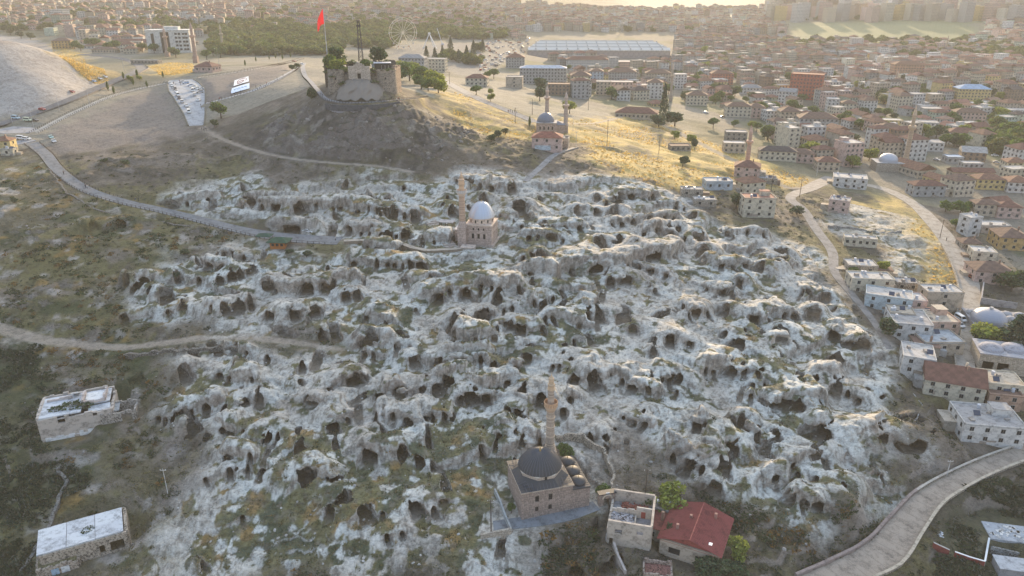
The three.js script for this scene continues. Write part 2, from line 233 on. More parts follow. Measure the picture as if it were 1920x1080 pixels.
H_(1851, 753, 18, 9, 2, -12, 'flat', 'cream', 'beige', 'long cream house with sunlit flat roof right of the dark red roof', { H: 6, pitch: 4.4 });
H_(1859, 833, 16, 12, 2, -10, 'flat', 'white', 'grey', 'white terraced house beside the upper end of the paved road', { H: 5.6, hut: 1, pitch: 4 });
H_(1688, 612, 8, 7, 2, -14, 'flat', 'stone', 'beige', 'narrow stone house squeezed between the pale blue and the grey roofed houses', { H: 4.6 });
H_(1738, 612, 9, 7, 1, -4, 'flat', 'beige', 'grey', 'low beige house between the pink house and the plain beige house', { H: 3.4 });
H_(1738, 668, 7, 8, 1, -10, 'mono', 'stone', 'brown', 'small stone shed with brown sloping roof behind the white house with grey roof', { H: 3.2 });
H_(1700, 545, 8, 6, 1, -10, 'flat', 'stone', 'grey', 'roofless looking stone hut right of the cream house with solar panel', { H: 2.8, wk: 'rubble' });
H_(1655, 520, 7, 6, 1, -10, 'mono', 'beige', 'brown', 'little beige outhouse beside the bright yellow tree', { H: 2.8 });
H_(1880, 770, 9, 8, 2, -12, 'flat', [.45, .3, .22], 'brown', 'brown brick house with balcony at the right edge below the long cream house', { H: 5 });
H_(1820, 470, 8, 7, 1, -8, 'hip', 'stone', 'brown', 'low stone house with brown roof below the narrow white house', { H: 3.2, wk: 'rubble' });
H_(1850, 405, 12, 8, 2, -8, 'hip', 'beige', 'brown', 'beige house with brown roof under the courtyard building', { many: 1 });
H_(1890, 410, 11, 8, 2, -10, 'hip', 'pink', 'red', 'pink house with red roof right under the courtyard building', { many: 1 });
H_(1440, 345, 9, 7, 1, -10, 'flat', 'stone', 'grey', 'low stone ruin right of the orange hipped roof', { H: 2.6, wk: 'rubble' });
H_(1322, 388, 10, 6, 1, -4, 'flat', 'stone', 'pale', 'broken stone house with white slab left of the cream three-storey house', { H: 3, wk: 'rubble' });
H_(6, 288, 8, 7, 2, 10, 'hip', 'yellow', 'orange', 'sunlit yellow house with orange roof at the left edge by the plaza');
H_(14, 292, 6, 4, 1, 0, 'flat', 'cream', 'grey', 'small cream hut below the sunlit yellow house at the left edge', { H: 2.8 });
// the town beyond
const far = { many: 1, group: null };
H_(1018, 158, 44, 13, 5, -3, 'hip', 'grey', 'silver', 'long grey apartment block with silver roof left of centre in the town', { many: 1, rh: 2.2, name: 'apartment_block', cat: 'apartment block' });
H_(1101, 131, 50, 14, 4, -2, 'hip', 'white', 'red', 'white apartment block with long red roof in front of the market hall', { many: 1, name: 'apartment_block', cat: 'apartment block' });
H_(966, 128, 21, 14, 4, -2, 'hip', 'grey', 'red', 'grey and white block with red roof at the left corner of the market hall street', { many: 1, name: 'apartment_block', cat: 'apartment block' });
H_(1088, 174, 18, 14, 5, -4, 'hip', 'cream', 'brown', 'tall cream apartment block with brown hipped roof behind the twin minarets', { many: 1, name: 'apartment_block', cat: 'apartment block' });
H_(1118, 156, 14, 12, 4, -4, 'hip', 'blue', 'brown', 'bluish apartment block right behind the tall cream block', { many: 1, name: 'apartment_block', cat: 'apartment block' });
H_(1131, 179, 13, 12, 4, -6, 'flat', 'beige', 'grey', 'beige flat roofed block between the tall cream block and the pink block', { many: 1, name: 'apartment_block', cat: 'apartment block' });
H_(1165, 179, 20, 12, 4, -6, 'flat', 'pink', 'pale', 'pink flat roofed apartment block behind the golden meadow', { many: 1, name: 'apartment_block', cat: 'apartment block' });
H_(1226, 186, 14, 12, 5, -10, 'hip', 'white', 'brown', 'white five-storey block with dark side wall at the foot of the sun glare', { many: 1, name: 'apartment_block', cat: 'apartment block' });
H_(1167, 151, 30, 16, 3, -3, 'hip', 'grey', 'brown', 'grey block with wide brown roof between the market hall and the pink block', { many: 1, name: 'apartment_block', cat: 'apartment block' });
H_(1234, 153, 28, 15, 3, -3, 'hip', 'beige', 'brown', 'beige block with wide brown roof right of the grey wide roofed block', { many: 1, name: 'apartment_block', cat: 'apartment block' });
H_(1047, 179, 18, 12, 3, -5, 'flat', 'brown', 'brown', 'brown unplastered block just above the twin minarets', { many: 1, name: 'apartment_block', cat: 'apartment block' });
H_(964, 165, 14, 11, 3, -4, 'flat', 'beige', 'grey', 'plain beige block with blank walls left of the long grey block', { many: 1, pitch: 9, name: 'apartment_block', cat: 'apartment block' });
H_(893, 161, 17, 11, 2, -6, 'hip', 'cream', 'red', 'cream house with red roof beside the road behind the castle trees', { many: 1 });
H_(1203, 130, 58, 20, 3, -2, 'flat', 'pink', 'pale', 'wide pink shopping building with pale roof right of the red roofed long block', { many: 1, name: 'shopping_building', cat: 'building' });
H_(1275, 167, 12, 12, 5, -4, 'flat', 'white', 'pale', 'slim white five-storey block left of the red walled block', { many: 1, name: 'apartment_block', cat: 'apartment block' });
H_(1192, 224, 30, 14, 1, -14, 'hip', 'beige', 'red', 'low beige building with wide red roof on the edge of the golden meadow', { many: 1, H: 4.4 });
H_(1507, 187, 30, 17, 7, -26, 'flat', [.42, .13, .09], [.22, .08, .06], 'tall dark red apartment tower with white framed windows in the right part of town', { many: 1, H: 24, name: 'apartment_block', cat: 'apartment block' });
H_(1473, 196, 15, 12, 4, -30, 'gable', 'white', 'grey', 'white gabled building leaning against the tall dark red tower', { many: 1 });
H_(1384, 220, 20, 12, 3, -6, 'hip', 'cream', 'brown', 'cream three-storey house with brown roof behind the grey car park', { many: 1 });
H_(1417, 222, 14, 12, 3, -6, 'hip', 'pink', 'brown', 'pink three-storey house right of the cream house behind the grey car park', { many: 1 });
H_(1532, 252, 28, 16, 4, -8, 'hip', 'grey', 'brown', 'broad grey four-storey block with brown roof below the tall dark red tower', { many: 1, name: 'apartment_block', cat: 'apartment block' });
H_(1480, 238, 16, 13, 4, -6, 'hip', 'beige', 'brown', 'beige four-storey block left of the broad grey block', { many: 1, name: 'apartment_block', cat: 'apartment block' });
H_(1560, 211, 10, 10, 4, -12, 'flat', 'white', 'pale', 'narrow white block with blank wall right of the tall dark red tower', { many: 1, name: 'apartment_block', cat: 'apartment block' });
H_(1590, 213, 13, 11, 3, -12, 'hip', 'cream', 'brown', 'cream block next to the narrow white block with blank wall', { many: 1, name: 'apartment_block', cat: 'apartment block' });
H_(1353, 159, 24, 14, 4, -6, 'hip', [.5, .2, .14], 'red', 'red walled apartment block in the middle of the hazy town', { many: 1, name: 'apartment_block', cat: 'apartment block' });
H_(1306, 198, 18, 12, 3, -8, 'hip', 'cream', 'brown', 'cream building with long brown roof above the grey car park', { many: 1 });
H_(1408, 176, 22, 12, 2, -8, 'hip', 'white', 'grey', 'white two-storey building with grey roof left of the tall dark red tower', { many: 1 });
H_(1604, 102, 17, 16, 8, -8, 'flat', 'white', 'pale', 'white eight-storey tower standing alone in the hazy middle of the town', { many: 1, name: 'apartment_block', cat: 'apartment block' });
H_(1824, 190, 30, 16, 4, -8, 'hip', 'yellow', 'blue', 'yellow four-storey school with light blue roof on the right', { many: 1, name: 'school_building', cat: 'building' });
H_(1702, 145, 34, 16, 5, -8, 'hip', [.55, .33, .22], 'orange', 'orange pink five-storey block behind the slender minaret', { many: 1, name: 'apartment_block', cat: 'apartment block' });
H_(1906, 220, 26, 12, 2, -10, 'flat', 'white', 'grey', 'long white building with a row of dark windows at the right edge', { many: 1, pitch: 2.2 });
H_(1817, 231, 24, 12, 3, -12, 'hip', 'pink', 'brown', 'long pink building with brown roof below the yellow school', { many: 1 });
H_(1737, 252, 15, 12, 3, -14, 'flat', 'white', 'grey', 'white house with dark balconies right of the tall minaret top', { many: 1 });
H_(1747, 224, 16, 14, 3, -10, 'flat', 'grey', 'grey', 'bare grey block behind the white house with dark balconies', { many: 1, pitch: 8 });
H_(1671, 240, 16, 11, 2, -10, 'flat', 'yellow', 'pale', 'yellow house with white terrace left of the tall minaret', { many: 1 });
H_(1667, 272, 18, 13, 4, -8, 'hip', 'green', 'brown', 'pale green four-storey block left of the tall minaret', { many: 1, name: 'apartment_block', cat: 'apartment block' });
H_(246, 89, 50, 14, 2, -6, 'hip', 'cream', 'red', 'long cream building with red roof left of the white office block', { many: 1 });
H_(185, 66, 18, 13, 4, -4, 'hip', [.5, .22, .2], 'red', 'red pink house in the hazy town behind the bare mound', { many: 1 });
H_(109, 41, 22, 15, 6, -12, 'flat', 'white', 'pale', 'white apartment block high up in the far left of the town', { many: 1, name: 'apartment_block', cat: 'apartment block' });
H_(117, 92, 20, 13, 3, 12, 'hip', 'ochre', 'brown', 'ochre house with brown roof right behind the crest of the bare mound', { many: 1 });
H_(194, 100, 26, 10, 1, -4, 'hip', 'beige', 'brown', 'low beige building with brown roof behind the road bend', { many: 1, H: 4 });
H_(772, 134, 24, 12, 4, -8, 'hip', 'grey', 'grey', 'grey apartment block behind the castle grove', { many: 1, name: 'apartment_block', cat: 'apartment block' });
H_(813, 135, 22, 12, 4, -8, 'flat', 'cream', 'grey', 'cream apartment block with pale stair towers right of the grey block behind the castle grove', { many: 1, name: 'apartment_block', cat: 'apartment block' });
H_(382, 136, 14, 12, 1, -10, 'hip', 'pink', 'red', 'single-storey pink house with red hipped roof behind the car park', { H: 4 });
H_(271, 120, 26, 8, 1, -4, 'flat', 'stone', 'grey', 'low ruined stone building behind the road bend', { many: 1, H: 3, wk: 'rubble' });
// level ground under each house and monument
for (const h of HOUSES) { const p = on0(h.px, h.py), t = h.turn * Math.PI / 180, q = { x: p.x - Math.sin(t) * h.d / 2, z: p.z - Math.cos(t) * h.d / 2, r: Math.hypot(h.w, h.d) / 2 - .5, e: 5 }; q.y = p.y; PADS.push(q); h.c = V3_(q.x, p.y, q.z); }
function V3_(x, y, z) { return new THREE.Vector3(x, y, z); }
const SITE = {};
function site(key, px, py, back, turn, r, e = 4) { const p = on0(px, py), t = turn * Math.PI / 180, c = V3_(p.x - Math.sin(t) * back, p.y, p.z - Math.cos(t) * back); SITE[key] = c; PADS.push({ x: c.x, z: c.z, y: c.y, r, e }); return c; }
site('near_mosque', 1026, 962, 6.3, 15, 11.5, 5);
site('silver_mosque', 897, 462, 5.5, -12, 8.5, 4);
site('twin_mosque', 1024, 250, 5, -5, 9, 5);
site('ruin_white', 150, 815, 6, 22, 11, 5);
site('ruin_annex', 224, 790, 3, 22, 6, 3);
site('yard_slab', 1890, 1000, 0, -12, 8.5, 3);
site('corner_shed', 1900, 1072, 0, -12, 5, 3);
site('ruin_slab', 165, 1050, 5, 28, 10, 5);
site('roofless', 1178, 1022, 5, -14, 7, 3);
site('red_roof', 1292, 1052, 6, -24, 8.5, 3);
site('bath', 1885, 634, 8, -14, 12, 5);
site('domed_hall', 1878, 702, 6, -18, 8.5, 4);
site('kiosk', 521, 468, 2, -4, 4, 3);
site('hall', 1122, 108, 30, -2, 100, 20);
site('office', 319, 99, 9, 4, 30, 10);
site('dome_mosque', 1668, 322, 6, -8, 9, 5);
// ---------------------------------------------------------------- what covers the land: outlines taken from the photograph, laid on the ground
function region(pts, soft) { const P = []; for (let i = 0; i < pts.length; i += 2) { const p = on0(pts[i], pts[i + 1]); P.push(p.x, p.z); } let x0 = 1e9, x1 = -1e9, z0 = 1e9, z1 = -1e9; for (let i = 0; i < P.length; i += 2) { x0 = Math.min(x0, P[i]); x1 = Math.max(x1, P[i]); z0 = Math.min(z0, P[i + 1]); z1 = Math.max(z1, P[i + 1]); } return { P, soft, x0: x0 - soft, x1: x1 + soft, z0: z0 - soft, z1: z1 + soft }; }
function inside(r, x, z, wob = 0) {   // 0 outside .. 1 inside, with a soft, wavering edge
  if (x < r.x0 || x > r.x1 || z < r.z0 || z > r.z1) return 0;
  const P = r.P, n = P.length; let ins = false, d2 = 1e9;
  for (let i = 0, j = n - 2; i < n; j = i, i += 2) {
    const ax = P[i], az = P[i + 1], bx = P[j], bz = P[j + 1], dx = bx - ax, dz = bz - az;
    if ((az > z) !== (bz > z) && x < (z - az) / (bz - az) * dx + ax) ins = !ins;
    const t = clamp(((x - ax) * dx + (z - az) * dz) / (dx * dx + dz * dz)), ex = x - ax - dx * t, ez = z - az - dz * t; d2 = Math.min(d2, ex * ex + ez * ez);
  }
  return sst(-r.soft, r.soft, (ins ? 1 : -1) * Math.sqrt(d2) + wob * r.soft);
}
const REG = {
  rock: region([225,600,215,560,235,515,300,485,420,462,470,470,480,452,560,468,640,470,640,455,560,440,480,425,400,412,330,392,305,365,340,345,420,338,560,336,640,338,720,330,800,325,850,312,950,318,1040,322,1130,332,1220,345,1290,365,1340,410,1390,430,1450,436,1490,450,1545,500,1590,560,1640,620,1680,680,1700,760,1735,850,1700,900,1610,960,1540,980,1440,940,1340,905,1260,880,1180,860,1120,880,1110,930,1000,1000,960,1090,340,1090,330,1010,420,900,360,850,300,830,305,760,330,720,330,670,420,650,640,650,640,632,520,632,400,622,300,618], 6),
  rock2: region([1540,395,1600,360,1700,400,1720,440,1760,520,1680,520,1640,470,1560,440], 8),
  lower: region([560,870,700,850,900,860,960,930,960,1000,1100,1000,1110,1090,380,1090,470,960], 9),
  dark: region([430,250,480,225,540,200,600,205,640,215,760,200,810,190,850,205,900,250,860,280,800,320,760,318,700,308,600,300,520,285], 8),
  smooth: region([85,255,200,200,300,163,325,185,345,210,356,238,380,250,330,262,250,270,150,290,110,285], 6),
  banner: region([386,190,372,150,430,140,540,122,556,128,510,150,440,180], 4),
  mound: region([-60,60,60,72,140,100,190,135,215,155,130,185,60,212,-60,235], 5),
  moundgold: region([95,83,150,100,195,130,205,150,165,150,130,120,110,105], 7),
  gold1: region([830,168,900,190,960,215,1010,245,990,225,1100,225,1200,212,1300,255,1420,300,1500,330,1545,345,1460,352,1400,340,1350,355,1350,372,1250,352,1190,335,1110,300,1100,270,1060,262,960,262,880,240,815,205], 7),
  gold2: region([1660,365,1710,395,1760,440,1795,500,1800,540,1760,545,1700,500,1660,440,1620,400,1610,380], 5),
  gold3: region([278,124,320,117,360,119,370,136,330,141,298,140], 11),
  asph: region([730,84,890,80,1000,78,985,96,940,120,900,150,850,140,800,118,740,112], 10),
  green: region([1480,42,1830,38,1840,72,1500,74], 30),
  grassL: region([-80,300,60,290,120,340,240,390,420,430,480,450,300,480,230,510,210,560,225,610,330,630,640,645,560,660,330,660,300,720,300,830,420,890,320,1000,330,1100,-80,1100], 10),
  garden: region([1735,970,1790,930,1930,885,2000,1120,1740,1120,1765,1060], 5),
  shrub: region([-80,650,60,650,90,760,110,860,160,900,80,980,80,1100,-80,1100], 9),
  earth: region([320,860,420,850,430,900,370,960,300,930], 5),
  hollow: region([1480,880,1560,900,1640,960,1600,1040,1520,1060,1420,1000,1330,960,1330,920,1420,940], 6),
  town: region([1010,190,1300,210,1450,290,1560,320,1650,340,1760,410,1830,520,1830,700,2100,760,2100,30,1300,30,900,100,1000,150], 14),
};
const mixc = (c, d, t) => { c[0] += (d[0] - c[0]) * t; c[1] += (d[1] - c[1]) * t; c[2] += (d[2] - c[2]) * t; };
const COL = { rock: [.57, .53, .455], rockcool: [.53, .53, .48], pink: [.27, .225, .185], grass: [.135, .12, .038], green: [.048, .06, .02], dirt: [.17, .14, .11], brown: [.09, .075, .055], dark: [.06, .052, .042], mauve: [.19, .16, .14], gold: [.52, .37, .12], mound: [.37, .335, .30], town: [.19, .17, .135], field: [.22, .24, .12], ochre: [.23, .14, .035], far: [.25, .23, .18] };

const pillow = (x, z) => { const wx = x + 4 * n2(x * .05 + 9, z * .05), wz = z + 4 * n2(x * .05, z * .05 + 31); return [n2((wx * .82 + wz * .35) * .085, (wz * .9 - wx * .3) * .12), n2(wx * .19 + 50, wz * .23), n2(wx * .43, wz * .47 + 80)]; };
function rockAt(x, z) { let m = Math.max(inside(REG.rock, x, z, fbm(x * .06, z * .06, 3) * 2.2), inside(REG.rock2, x, z, fbm(x * .07, z * .07, 3) * 2) * .8); return m; }
function ruggedAt(x, z) {   // crags and hummocks outside the pale rock
  const s = Math.max(inside(REG.smooth, x, z), inside(REG.banner, x, z), inside(REG.mound, x, z), inside(REG.gold1, x, z), inside(REG.gold2, x, z), inside(REG.earth, x, z)), f = fbm(x * .045 + 12, z * .075, 4);
  return (1 - s) * Math.max(inside(REG.dark, x, z) * sst(-.35, .15, f), .9 * sst(-.02, .3, f));
}
const LEDGES = [];
function ledge(h, back, pts) { const P = []; for (let i = 0; i < pts.length; i += 2) { const p = on0(pts[i], pts[i + 1]); P.push(p.x, p.z); } let x0 = 1e9, x1 = -1e9, z0 = 1e9, z1 = -1e9; for (let i = 0; i < P.length; i += 2) { x0 = Math.min(x0, P[i] - back - 6); x1 = Math.max(x1, P[i] + back + 6); z0 = Math.min(z0, P[i + 1] - back - 6); z1 = Math.max(z1, P[i + 1] + back + 6); } LEDGES.push({ P, h, back, x0, x1, z0, z1 }); }
ledge(4.2, 13, [440, 392, 490, 390, 560, 394, 640, 392, 700, 402, 765, 408]); ledge(4.4, 12, [462, 430, 520, 434, 600, 438]); ledge(3.2, 11, [305, 388, 350, 384, 420, 372]); ledge(4, 12, [640, 434, 700, 440, 770, 445]);
ledge(5.6, 20, [1040, 532, 1052, 516, 1100, 508, 1150, 506, 1182, 502, 1222, 488, 1262, 480, 1292, 470]); ledge(3.4, 12, [640, 500, 700, 500, 760, 505, 806, 508]); ledge(4.2, 14, [780, 566, 850, 556, 900, 550, 988, 552]); ledge(5, 14, [828, 640, 880, 646, 936, 642]);
ledge(3.8, 11, [228, 545, 290, 548]); ledge(4.2, 13, [480, 544, 560, 548, 625, 553]); ledge(3, 10, [485, 599, 560, 603, 606, 600]); ledge(4, 12, [532, 632, 580, 640, 640, 648]); ledge(4.5, 12, [645, 655, 700, 660, 748, 652]); ledge(4.4, 14, [812, 694, 880, 694, 936, 690]);
ledge(2.8, 9, [215, 692, 330, 660, 420, 654, 482, 668]); ledge(3.6, 11, [300, 790, 350, 780, 440, 765]); ledge(3.5, 11, [1005, 608, 1060, 608, 1122, 614]); ledge(3.6, 12, [1282, 600, 1335, 598]); ledge(3.8, 13, [1400, 606, 1450, 600, 1505, 594]); ledge(3.6, 12, [1430, 652, 1496, 648]); ledge(4.2, 12, [1560, 645, 1640, 655]);
ledge(4, 13, [1440, 775, 1486, 760, 1560, 756]); ledge(4.2, 12, [1520, 826, 1600, 828, 1720, 836]); ledge(4.4, 12, [1470, 945, 1520, 958, 1590, 960]); ledge(3.6, 11, [1300, 488, 1360, 506, 1420, 504]); ledge(3.4, 11, [1430, 496, 1490, 492]); ledge(4.2, 12, [545, 908, 600, 912, 645, 908]); ledge(3.5, 11, [645, 855, 700, 860, 770, 868]); ledge(3.5, 11, [860, 755, 900, 758, 985, 765, 1060, 772]); ledge(3.6, 11, [690, 785, 740, 790, 800, 800]); ledge(3, 10, [1095, 712, 1180, 720, 1280, 724]); ledge(3.2, 10, [1300, 700, 1370, 706, 1440, 712]); ledge(3, 10, [1120, 845, 1200, 850]); ledge(3.6, 12, [1290, 880, 1340, 890, 1370, 900]); ledge(3, 9, [985, 440, 1050, 432, 1110, 428]); ledge(3.2, 10, [1140, 425, 1200, 418, 1280, 412]); ledge(3, 9, [840, 340, 900, 352, 960, 358]); ledge(3, 9, [395, 478, 450, 486, 500, 482]);
{ // shorter broken ledges between them
  const lr = rng(314); let n = 0; for (let g = 0; g < 900 && n < 95; g++) { const px = 230 + lr() * 1480, py = 345 + lr() * 690, p = on0(px, py); if (inside(REG.rock, p.x, p.z) < .8 || near(p.x, p.z)[0] < 8 || inside(REG.lower, p.x, p.z) > lr()) continue; const w = 14 + lr() * 38, tl = (lr() - .5) * .5 + (px > 1150 ? .22 : 0), q = []; for (let k = 0; k <= 3; k++) q.push(px + (k / 3 - .5) * 2 * w, py + (k / 3 - .5) * 2 * w * tl + (lr() - .5) * 6); ledge(1.8 + lr() * 2.4, 6 + lr() * 7, q); n++; }
}
function ledgeAt(x, z) {
  let r = 0;
  for (const l of LEDGES) {
    if (x < l.x0 || x > l.x1 || z < l.z0 || z > l.z1) continue;
    const P = l.P; let best = 1e9, sd = 0, len = 0, along = 0, total = 0;
    const wx = x + 1.6 * n2(x * .22 + 3, z * .22), wz = z + 2.2 * n2(x * .2, z * .2 + 8) + .7 * n2(x * .7, z * .7);
    for (let i = 0; i + 3 < P.length; i += 2) { const ax = P[i], az = P[i + 1], dx = P[i + 2] - ax, dz = P[i + 3] - az, L = Math.hypot(dx, dz), u = ((wx - ax) * dx + (wz - az) * dz) / (L * L), t = clamp(u), ex = wx - ax - dx * t, ez = wz - az - dz * t, q = ex * ex + ez * ez; if (q < best) { best = q; sd = ((wx - ax) * dz - (wz - az) * dx) / L; along = len + t * L; const over = u < 0 ? -u * L : u > 1 ? (u - 1) * L : 0; total = over; } len += L; }
    const end = sst(5, 0, total) * sst(-.5, 4, along) * sst(-.5, 4, len - along);
    if (sd > -2 && sd < l.back + 2) { const v = l.h * sst(-.25, .45, sd) * (1 - sst(2.5, l.back, sd)) * end; if (v > r) r = v; }
  }
  return r;
}
function reliefAt(x, z, y, m, road, padd) {   // height added to the ground, from where a column stands
  const free = sst(.3, 5, road) * sst(0, 4, padd), wild = .35 * fbm(x * .35, z * .35, 3) + .9 * fbm(x * .07 + 3, z * .07, 3) * sst(2, 10, road);
  const rug = m < .99 ? ruggedAt(x, z) : 0; let base = wild;
  if (rug > .02) { const [a, b] = pillow(x * .9 + 31, z * .9), st = 2.6, e = y + 1.4 * n2(x * .11 + 2, z * .11) + .5 * n2(x * .4, z * .4), fr = e / st - Math.floor(e / st); base += rug * (1 + .8 * inside(REG.dark, x, z)) * (1.5 * (Math.abs(a) - .2) + .9 * (Math.abs(b) - .2) + .25 * n2(x * 1.1, z * 1.1) + ((Math.floor(e / st) + sst(.38, .6, fr)) * st - e) * .6); }
  if (m < .01) return base * free;
  const [a, b, c] = pillow(x, z);
  const am = .5 + .5 * sst(-.25, .3, n2(x * .022 + 3, z * .03)) * (x > 40 ? .7 : 1); let r = am * (1.0 * (Math.abs(a) - .25) + .65 * (Math.abs(b) - .25)) + .3 * (Math.abs(c) - .25) + .15 * n2(x * 1.4, z * 1.4) + ledgeAt(x, z);
  const e = y + 2.6 * n2(x * .045 + 7, z * .045) + .9 * n2(x * .13, z * .13 + 4), st = 4.6, fr = e / st - Math.floor(e / st), keep = sst(-.45, .25, n2(x * .03 + 90, z * .03));
  r += ((Math.floor(e / st) + sst(.42, .56, fr)) * st - e) * .8 * keep;
  const e2 = e + r * .8 + .5 * n2(x * .3, z * .3), s2 = 1.25, f2 = e2 / s2 - Math.floor(e2 / s2); r += ((Math.floor(e2 / s2) + sst(.36, .62, f2)) * s2 - e2) * .7 * sst(-.2, .3, n2(x * .06 + 40, z * .06));
  return lerp(base, r, m) * free;
}
// ---------------------------------------------------------------- the hillside near the camera: a field of distances on a lattice of bearing, log distance and height, meshed by surface nets
const A0 = -.74, A1 = .74, DA = .00155, L0 = Math.log(104), L1 = Math.log(402), DL = .0031, NA = Math.round((A1 - A0) / DA) + 1, NL = Math.round((L1 - L0) / DL) + 1, NK = 38, K0 = 15;
const GB = new Float32Array(NA * NL), REL = new Float32Array(NA * NL), FV = new Float32Array(NA * NL * NK), FREE = new Uint8Array(NA * NL);
const MOUTHS = [], MGRID = new Map();
const cellY = (j) => .0019 * Math.exp(L0 + j * DL);
{
  for (let j = 0; j < NL; j++) {
    const d = Math.exp(L0 + j * DL), s = cellY(j);
    for (let i = 0; i < NA; i++) {
      const a = A0 + i * DA, x = Math.sin(a) * d, z = -Math.cos(a) * d, g = ground(x, z), road = lastRoad, padd = lastPad, m = rockAt(x, z), o = j * NA + i;
      FREE[o] = road > 1 && padd > .5 ? 1 : 0; GB[o] = g; const edge = sst(0, .04, L1 - L0 - j * DL); REL[o] = reliefAt(x, z, g, m, road, padd) * edge;
      const rough = m * .3 * sst(.5, 3, road) * sst(0, 3, padd) * edge;
      for (let k = 0; k < NK; k++) {
        const y = (k - K0) * s; let f = y - REL[o];
        if (rough > .02 && Math.abs(f) < 3) { const Y = g + y; f += rough * (n3(x * .5, Y * .8, z * .5) + .5 * n3(x * 1.3, Y * 1.7, z * 1.3)); }
        FV[(j * NK + k) * NA + i] = f;
      }
    }
  }
}
{
  const smin = (a, b, k) => { const h = Math.max(0, k - Math.abs(a - b)) / k; return Math.min(a, b) - h * h * k * .25; };
  const cr = rng(99), mouths = MOUTHS;
  const more = []; { let guard = 0; while (more.length < 60 && guard++ < 6000) { const px = 220 + cr() * 1500, py = 335 + cr() * 740, p = on0(px, py); if (rockAt(p.x, p.z) < .7 || near(p.x, p.z)[0] < 7) continue; const d = CAVES.concat(more).some((c) => Math.hypot(c[0] - px, (c[1] - py) * 1.3) < 15); if (!d) { const w = 4 + cr() * 5 + (py > 600 ? cr() * 4 : 0); more.push([px, py, w, w * (.6 + cr() * 1.1)]); } } }
  for (const [px, py, pw, ph] of CAVES.concat(more)) {
    const top = on0(px, py + ph * .35), dist = top.distanceTo(EYE); let w = Math.max(1.1, pw / F * dist * .98), h = Math.max(1.3, ph / F * dist / .88); w = Math.min(w, 8); h = Math.min(h, 5.2);
    if (PADS.some((q) => Math.hypot(top.x - q.x, top.z - q.z) < q.r + 1) || near(top.x, top.z)[0] < 1) { cr(); cr(); cr(); continue; }
    const yaw = Math.atan2(-top.x, -top.z) + (cr() - .5) * .9 + (px > 1150 ? -.35 : .1), fx = Math.sin(yaw), fz = Math.cos(yaw);
    const tight = near(top.x, top.z)[0] < 5 + 1.5 * w || PADS.some((q) => Math.hypot(top.x - q.x, top.z - q.z) < q.r + 3 + w); mouths.push({ cut: tight, x: top.x, z: top.z, y: ground(top.x, top.z) - h * .28, w, h, fx, fz, s: cr(), t: cr() });
  }
  for (const l of LEDGES) {   // small mouths in rows at the foot of the ledges
    const P = l.P; let next = 1.5 + cr() * 3, len = 0; for (let i = 0; i + 3 < P.length; i += 2) { const dx = P[i + 2] - P[i], dz = P[i + 3] - P[i + 1], L = Math.hypot(dx, dz); while (next < len + L) { const t = (next - len) / L, x = P[i] + dx * t, z = P[i + 1] + dz * t, w = 1.1 + cr() * cr() * 2.6, h = Math.min(l.h * .85, 1.3 + cr() * 1.6); next += w + .8 + cr() * 6; const fx0 = -dz / L, fz0 = dx / L, sgn = fz0 > 0 ? 1 : -1, yw = (cr() - .5) * .4, fx = fx0 * sgn, fz = fz0 * sgn, ok = !mouths.some((q) => Math.hypot(q.x - x, q.z - z) < (q.w + w) * .62 + .5); const s = cr(), tt = cr(); if (ok && near(x, z)[0] > 2 && !PADS.some((q) => Math.hypot(x - q.x, z - q.z) < q.r + 1)) mouths.push({ x: x + fx * .4, z: z + fz * .4, y: ground(x + fx * 1.2, z + fz * 1.2) - .35 + (cr() < .25 ? l.h * .3 : 0), w, h, fx: fx * Math.cos(yw) + fz * Math.sin(yw), fz: fz * Math.cos(yw) - fx * Math.sin(yw), s, t: tt, cut: 1 }); } len += L; }
  }
  const each = (c, rad, fn) => {
    const d = Math.hypot(c.x, c.z), a = Math.atan2(c.x, -c.z), da = rad / d;
    const i0 = Math.max(0, Math.floor((a - da - A0) / DA)), i1 = Math.min(NA - 1, Math.ceil((a + da - A0) / DA)), j0 = Math.max(0, Math.floor((Math.log(Math.max(50, d - rad)) - L0) / DL)), j1 = Math.min(NL - 1, Math.ceil((Math.log(d + rad) - L0) / DL));
    for (let j = j0; j <= j1; j++) { const dd = Math.exp(L0 + j * DL), s = cellY(j); for (let i = i0; i <= i1; i++) { if (!FREE[j * NA + i]) continue; const aa = A0 + i * DA, x = Math.sin(aa) * dd - c.x, z = -Math.cos(aa) * dd - c.z, lx = x * c.fz - z * c.fx, lt = -(x * c.fx + z * c.fz), g = GB[j * NA + i]; for (let k = 0; k < NK; k++) fn((j * NK + k) * NA + i, lx, lt, g + (k - K0) * s - c.y, c); } }
  };
  for (const c of mouths) { if (c.cut) continue;          // a hump of rock over and behind each mouth, cut off plainly in front
    const rx = c.w * (.65 + .8 * c.s) + 1 + 3 * c.s, rt = c.w * .9 + 2.6, H = c.h * (1.06 + .14 * c.t) + .3, sk = (c.s - .5) * c.w * .8;
    each(c, Math.max(rx, rt) * 2.2, (o, x, t, y) => {
      const q = Math.sqrt(Math.sqrt(((x - sk) / rx) ** 4 + ((t - rt * .6) / rt) ** 4) + (Math.max(0, y + c.h) / (H + c.h)) ** 2), e = (q - 1) * Math.min(rx, H) * .8, front = (-.2 - t + .5 * (c.t - .4) * y) * .85;
      FV[o] = smin(FV[o], Math.max(e, front), .8 + c.t);
    });
    each(c, c.w * 1.6 + 2, (o, x, t, y) => {   // the yard in front of the mouth
      const q = Math.sqrt((x / (c.w * .62 + .3)) ** 2 + ((t + c.w * .5 + .3) / (c.w * .7 + .5)) ** 2), e = Math.max((q - 1) * c.w * .6, -y + .12 * t, y - c.h * .8); FV[o] = -smin(-FV[o], e, .7);
    });
  }
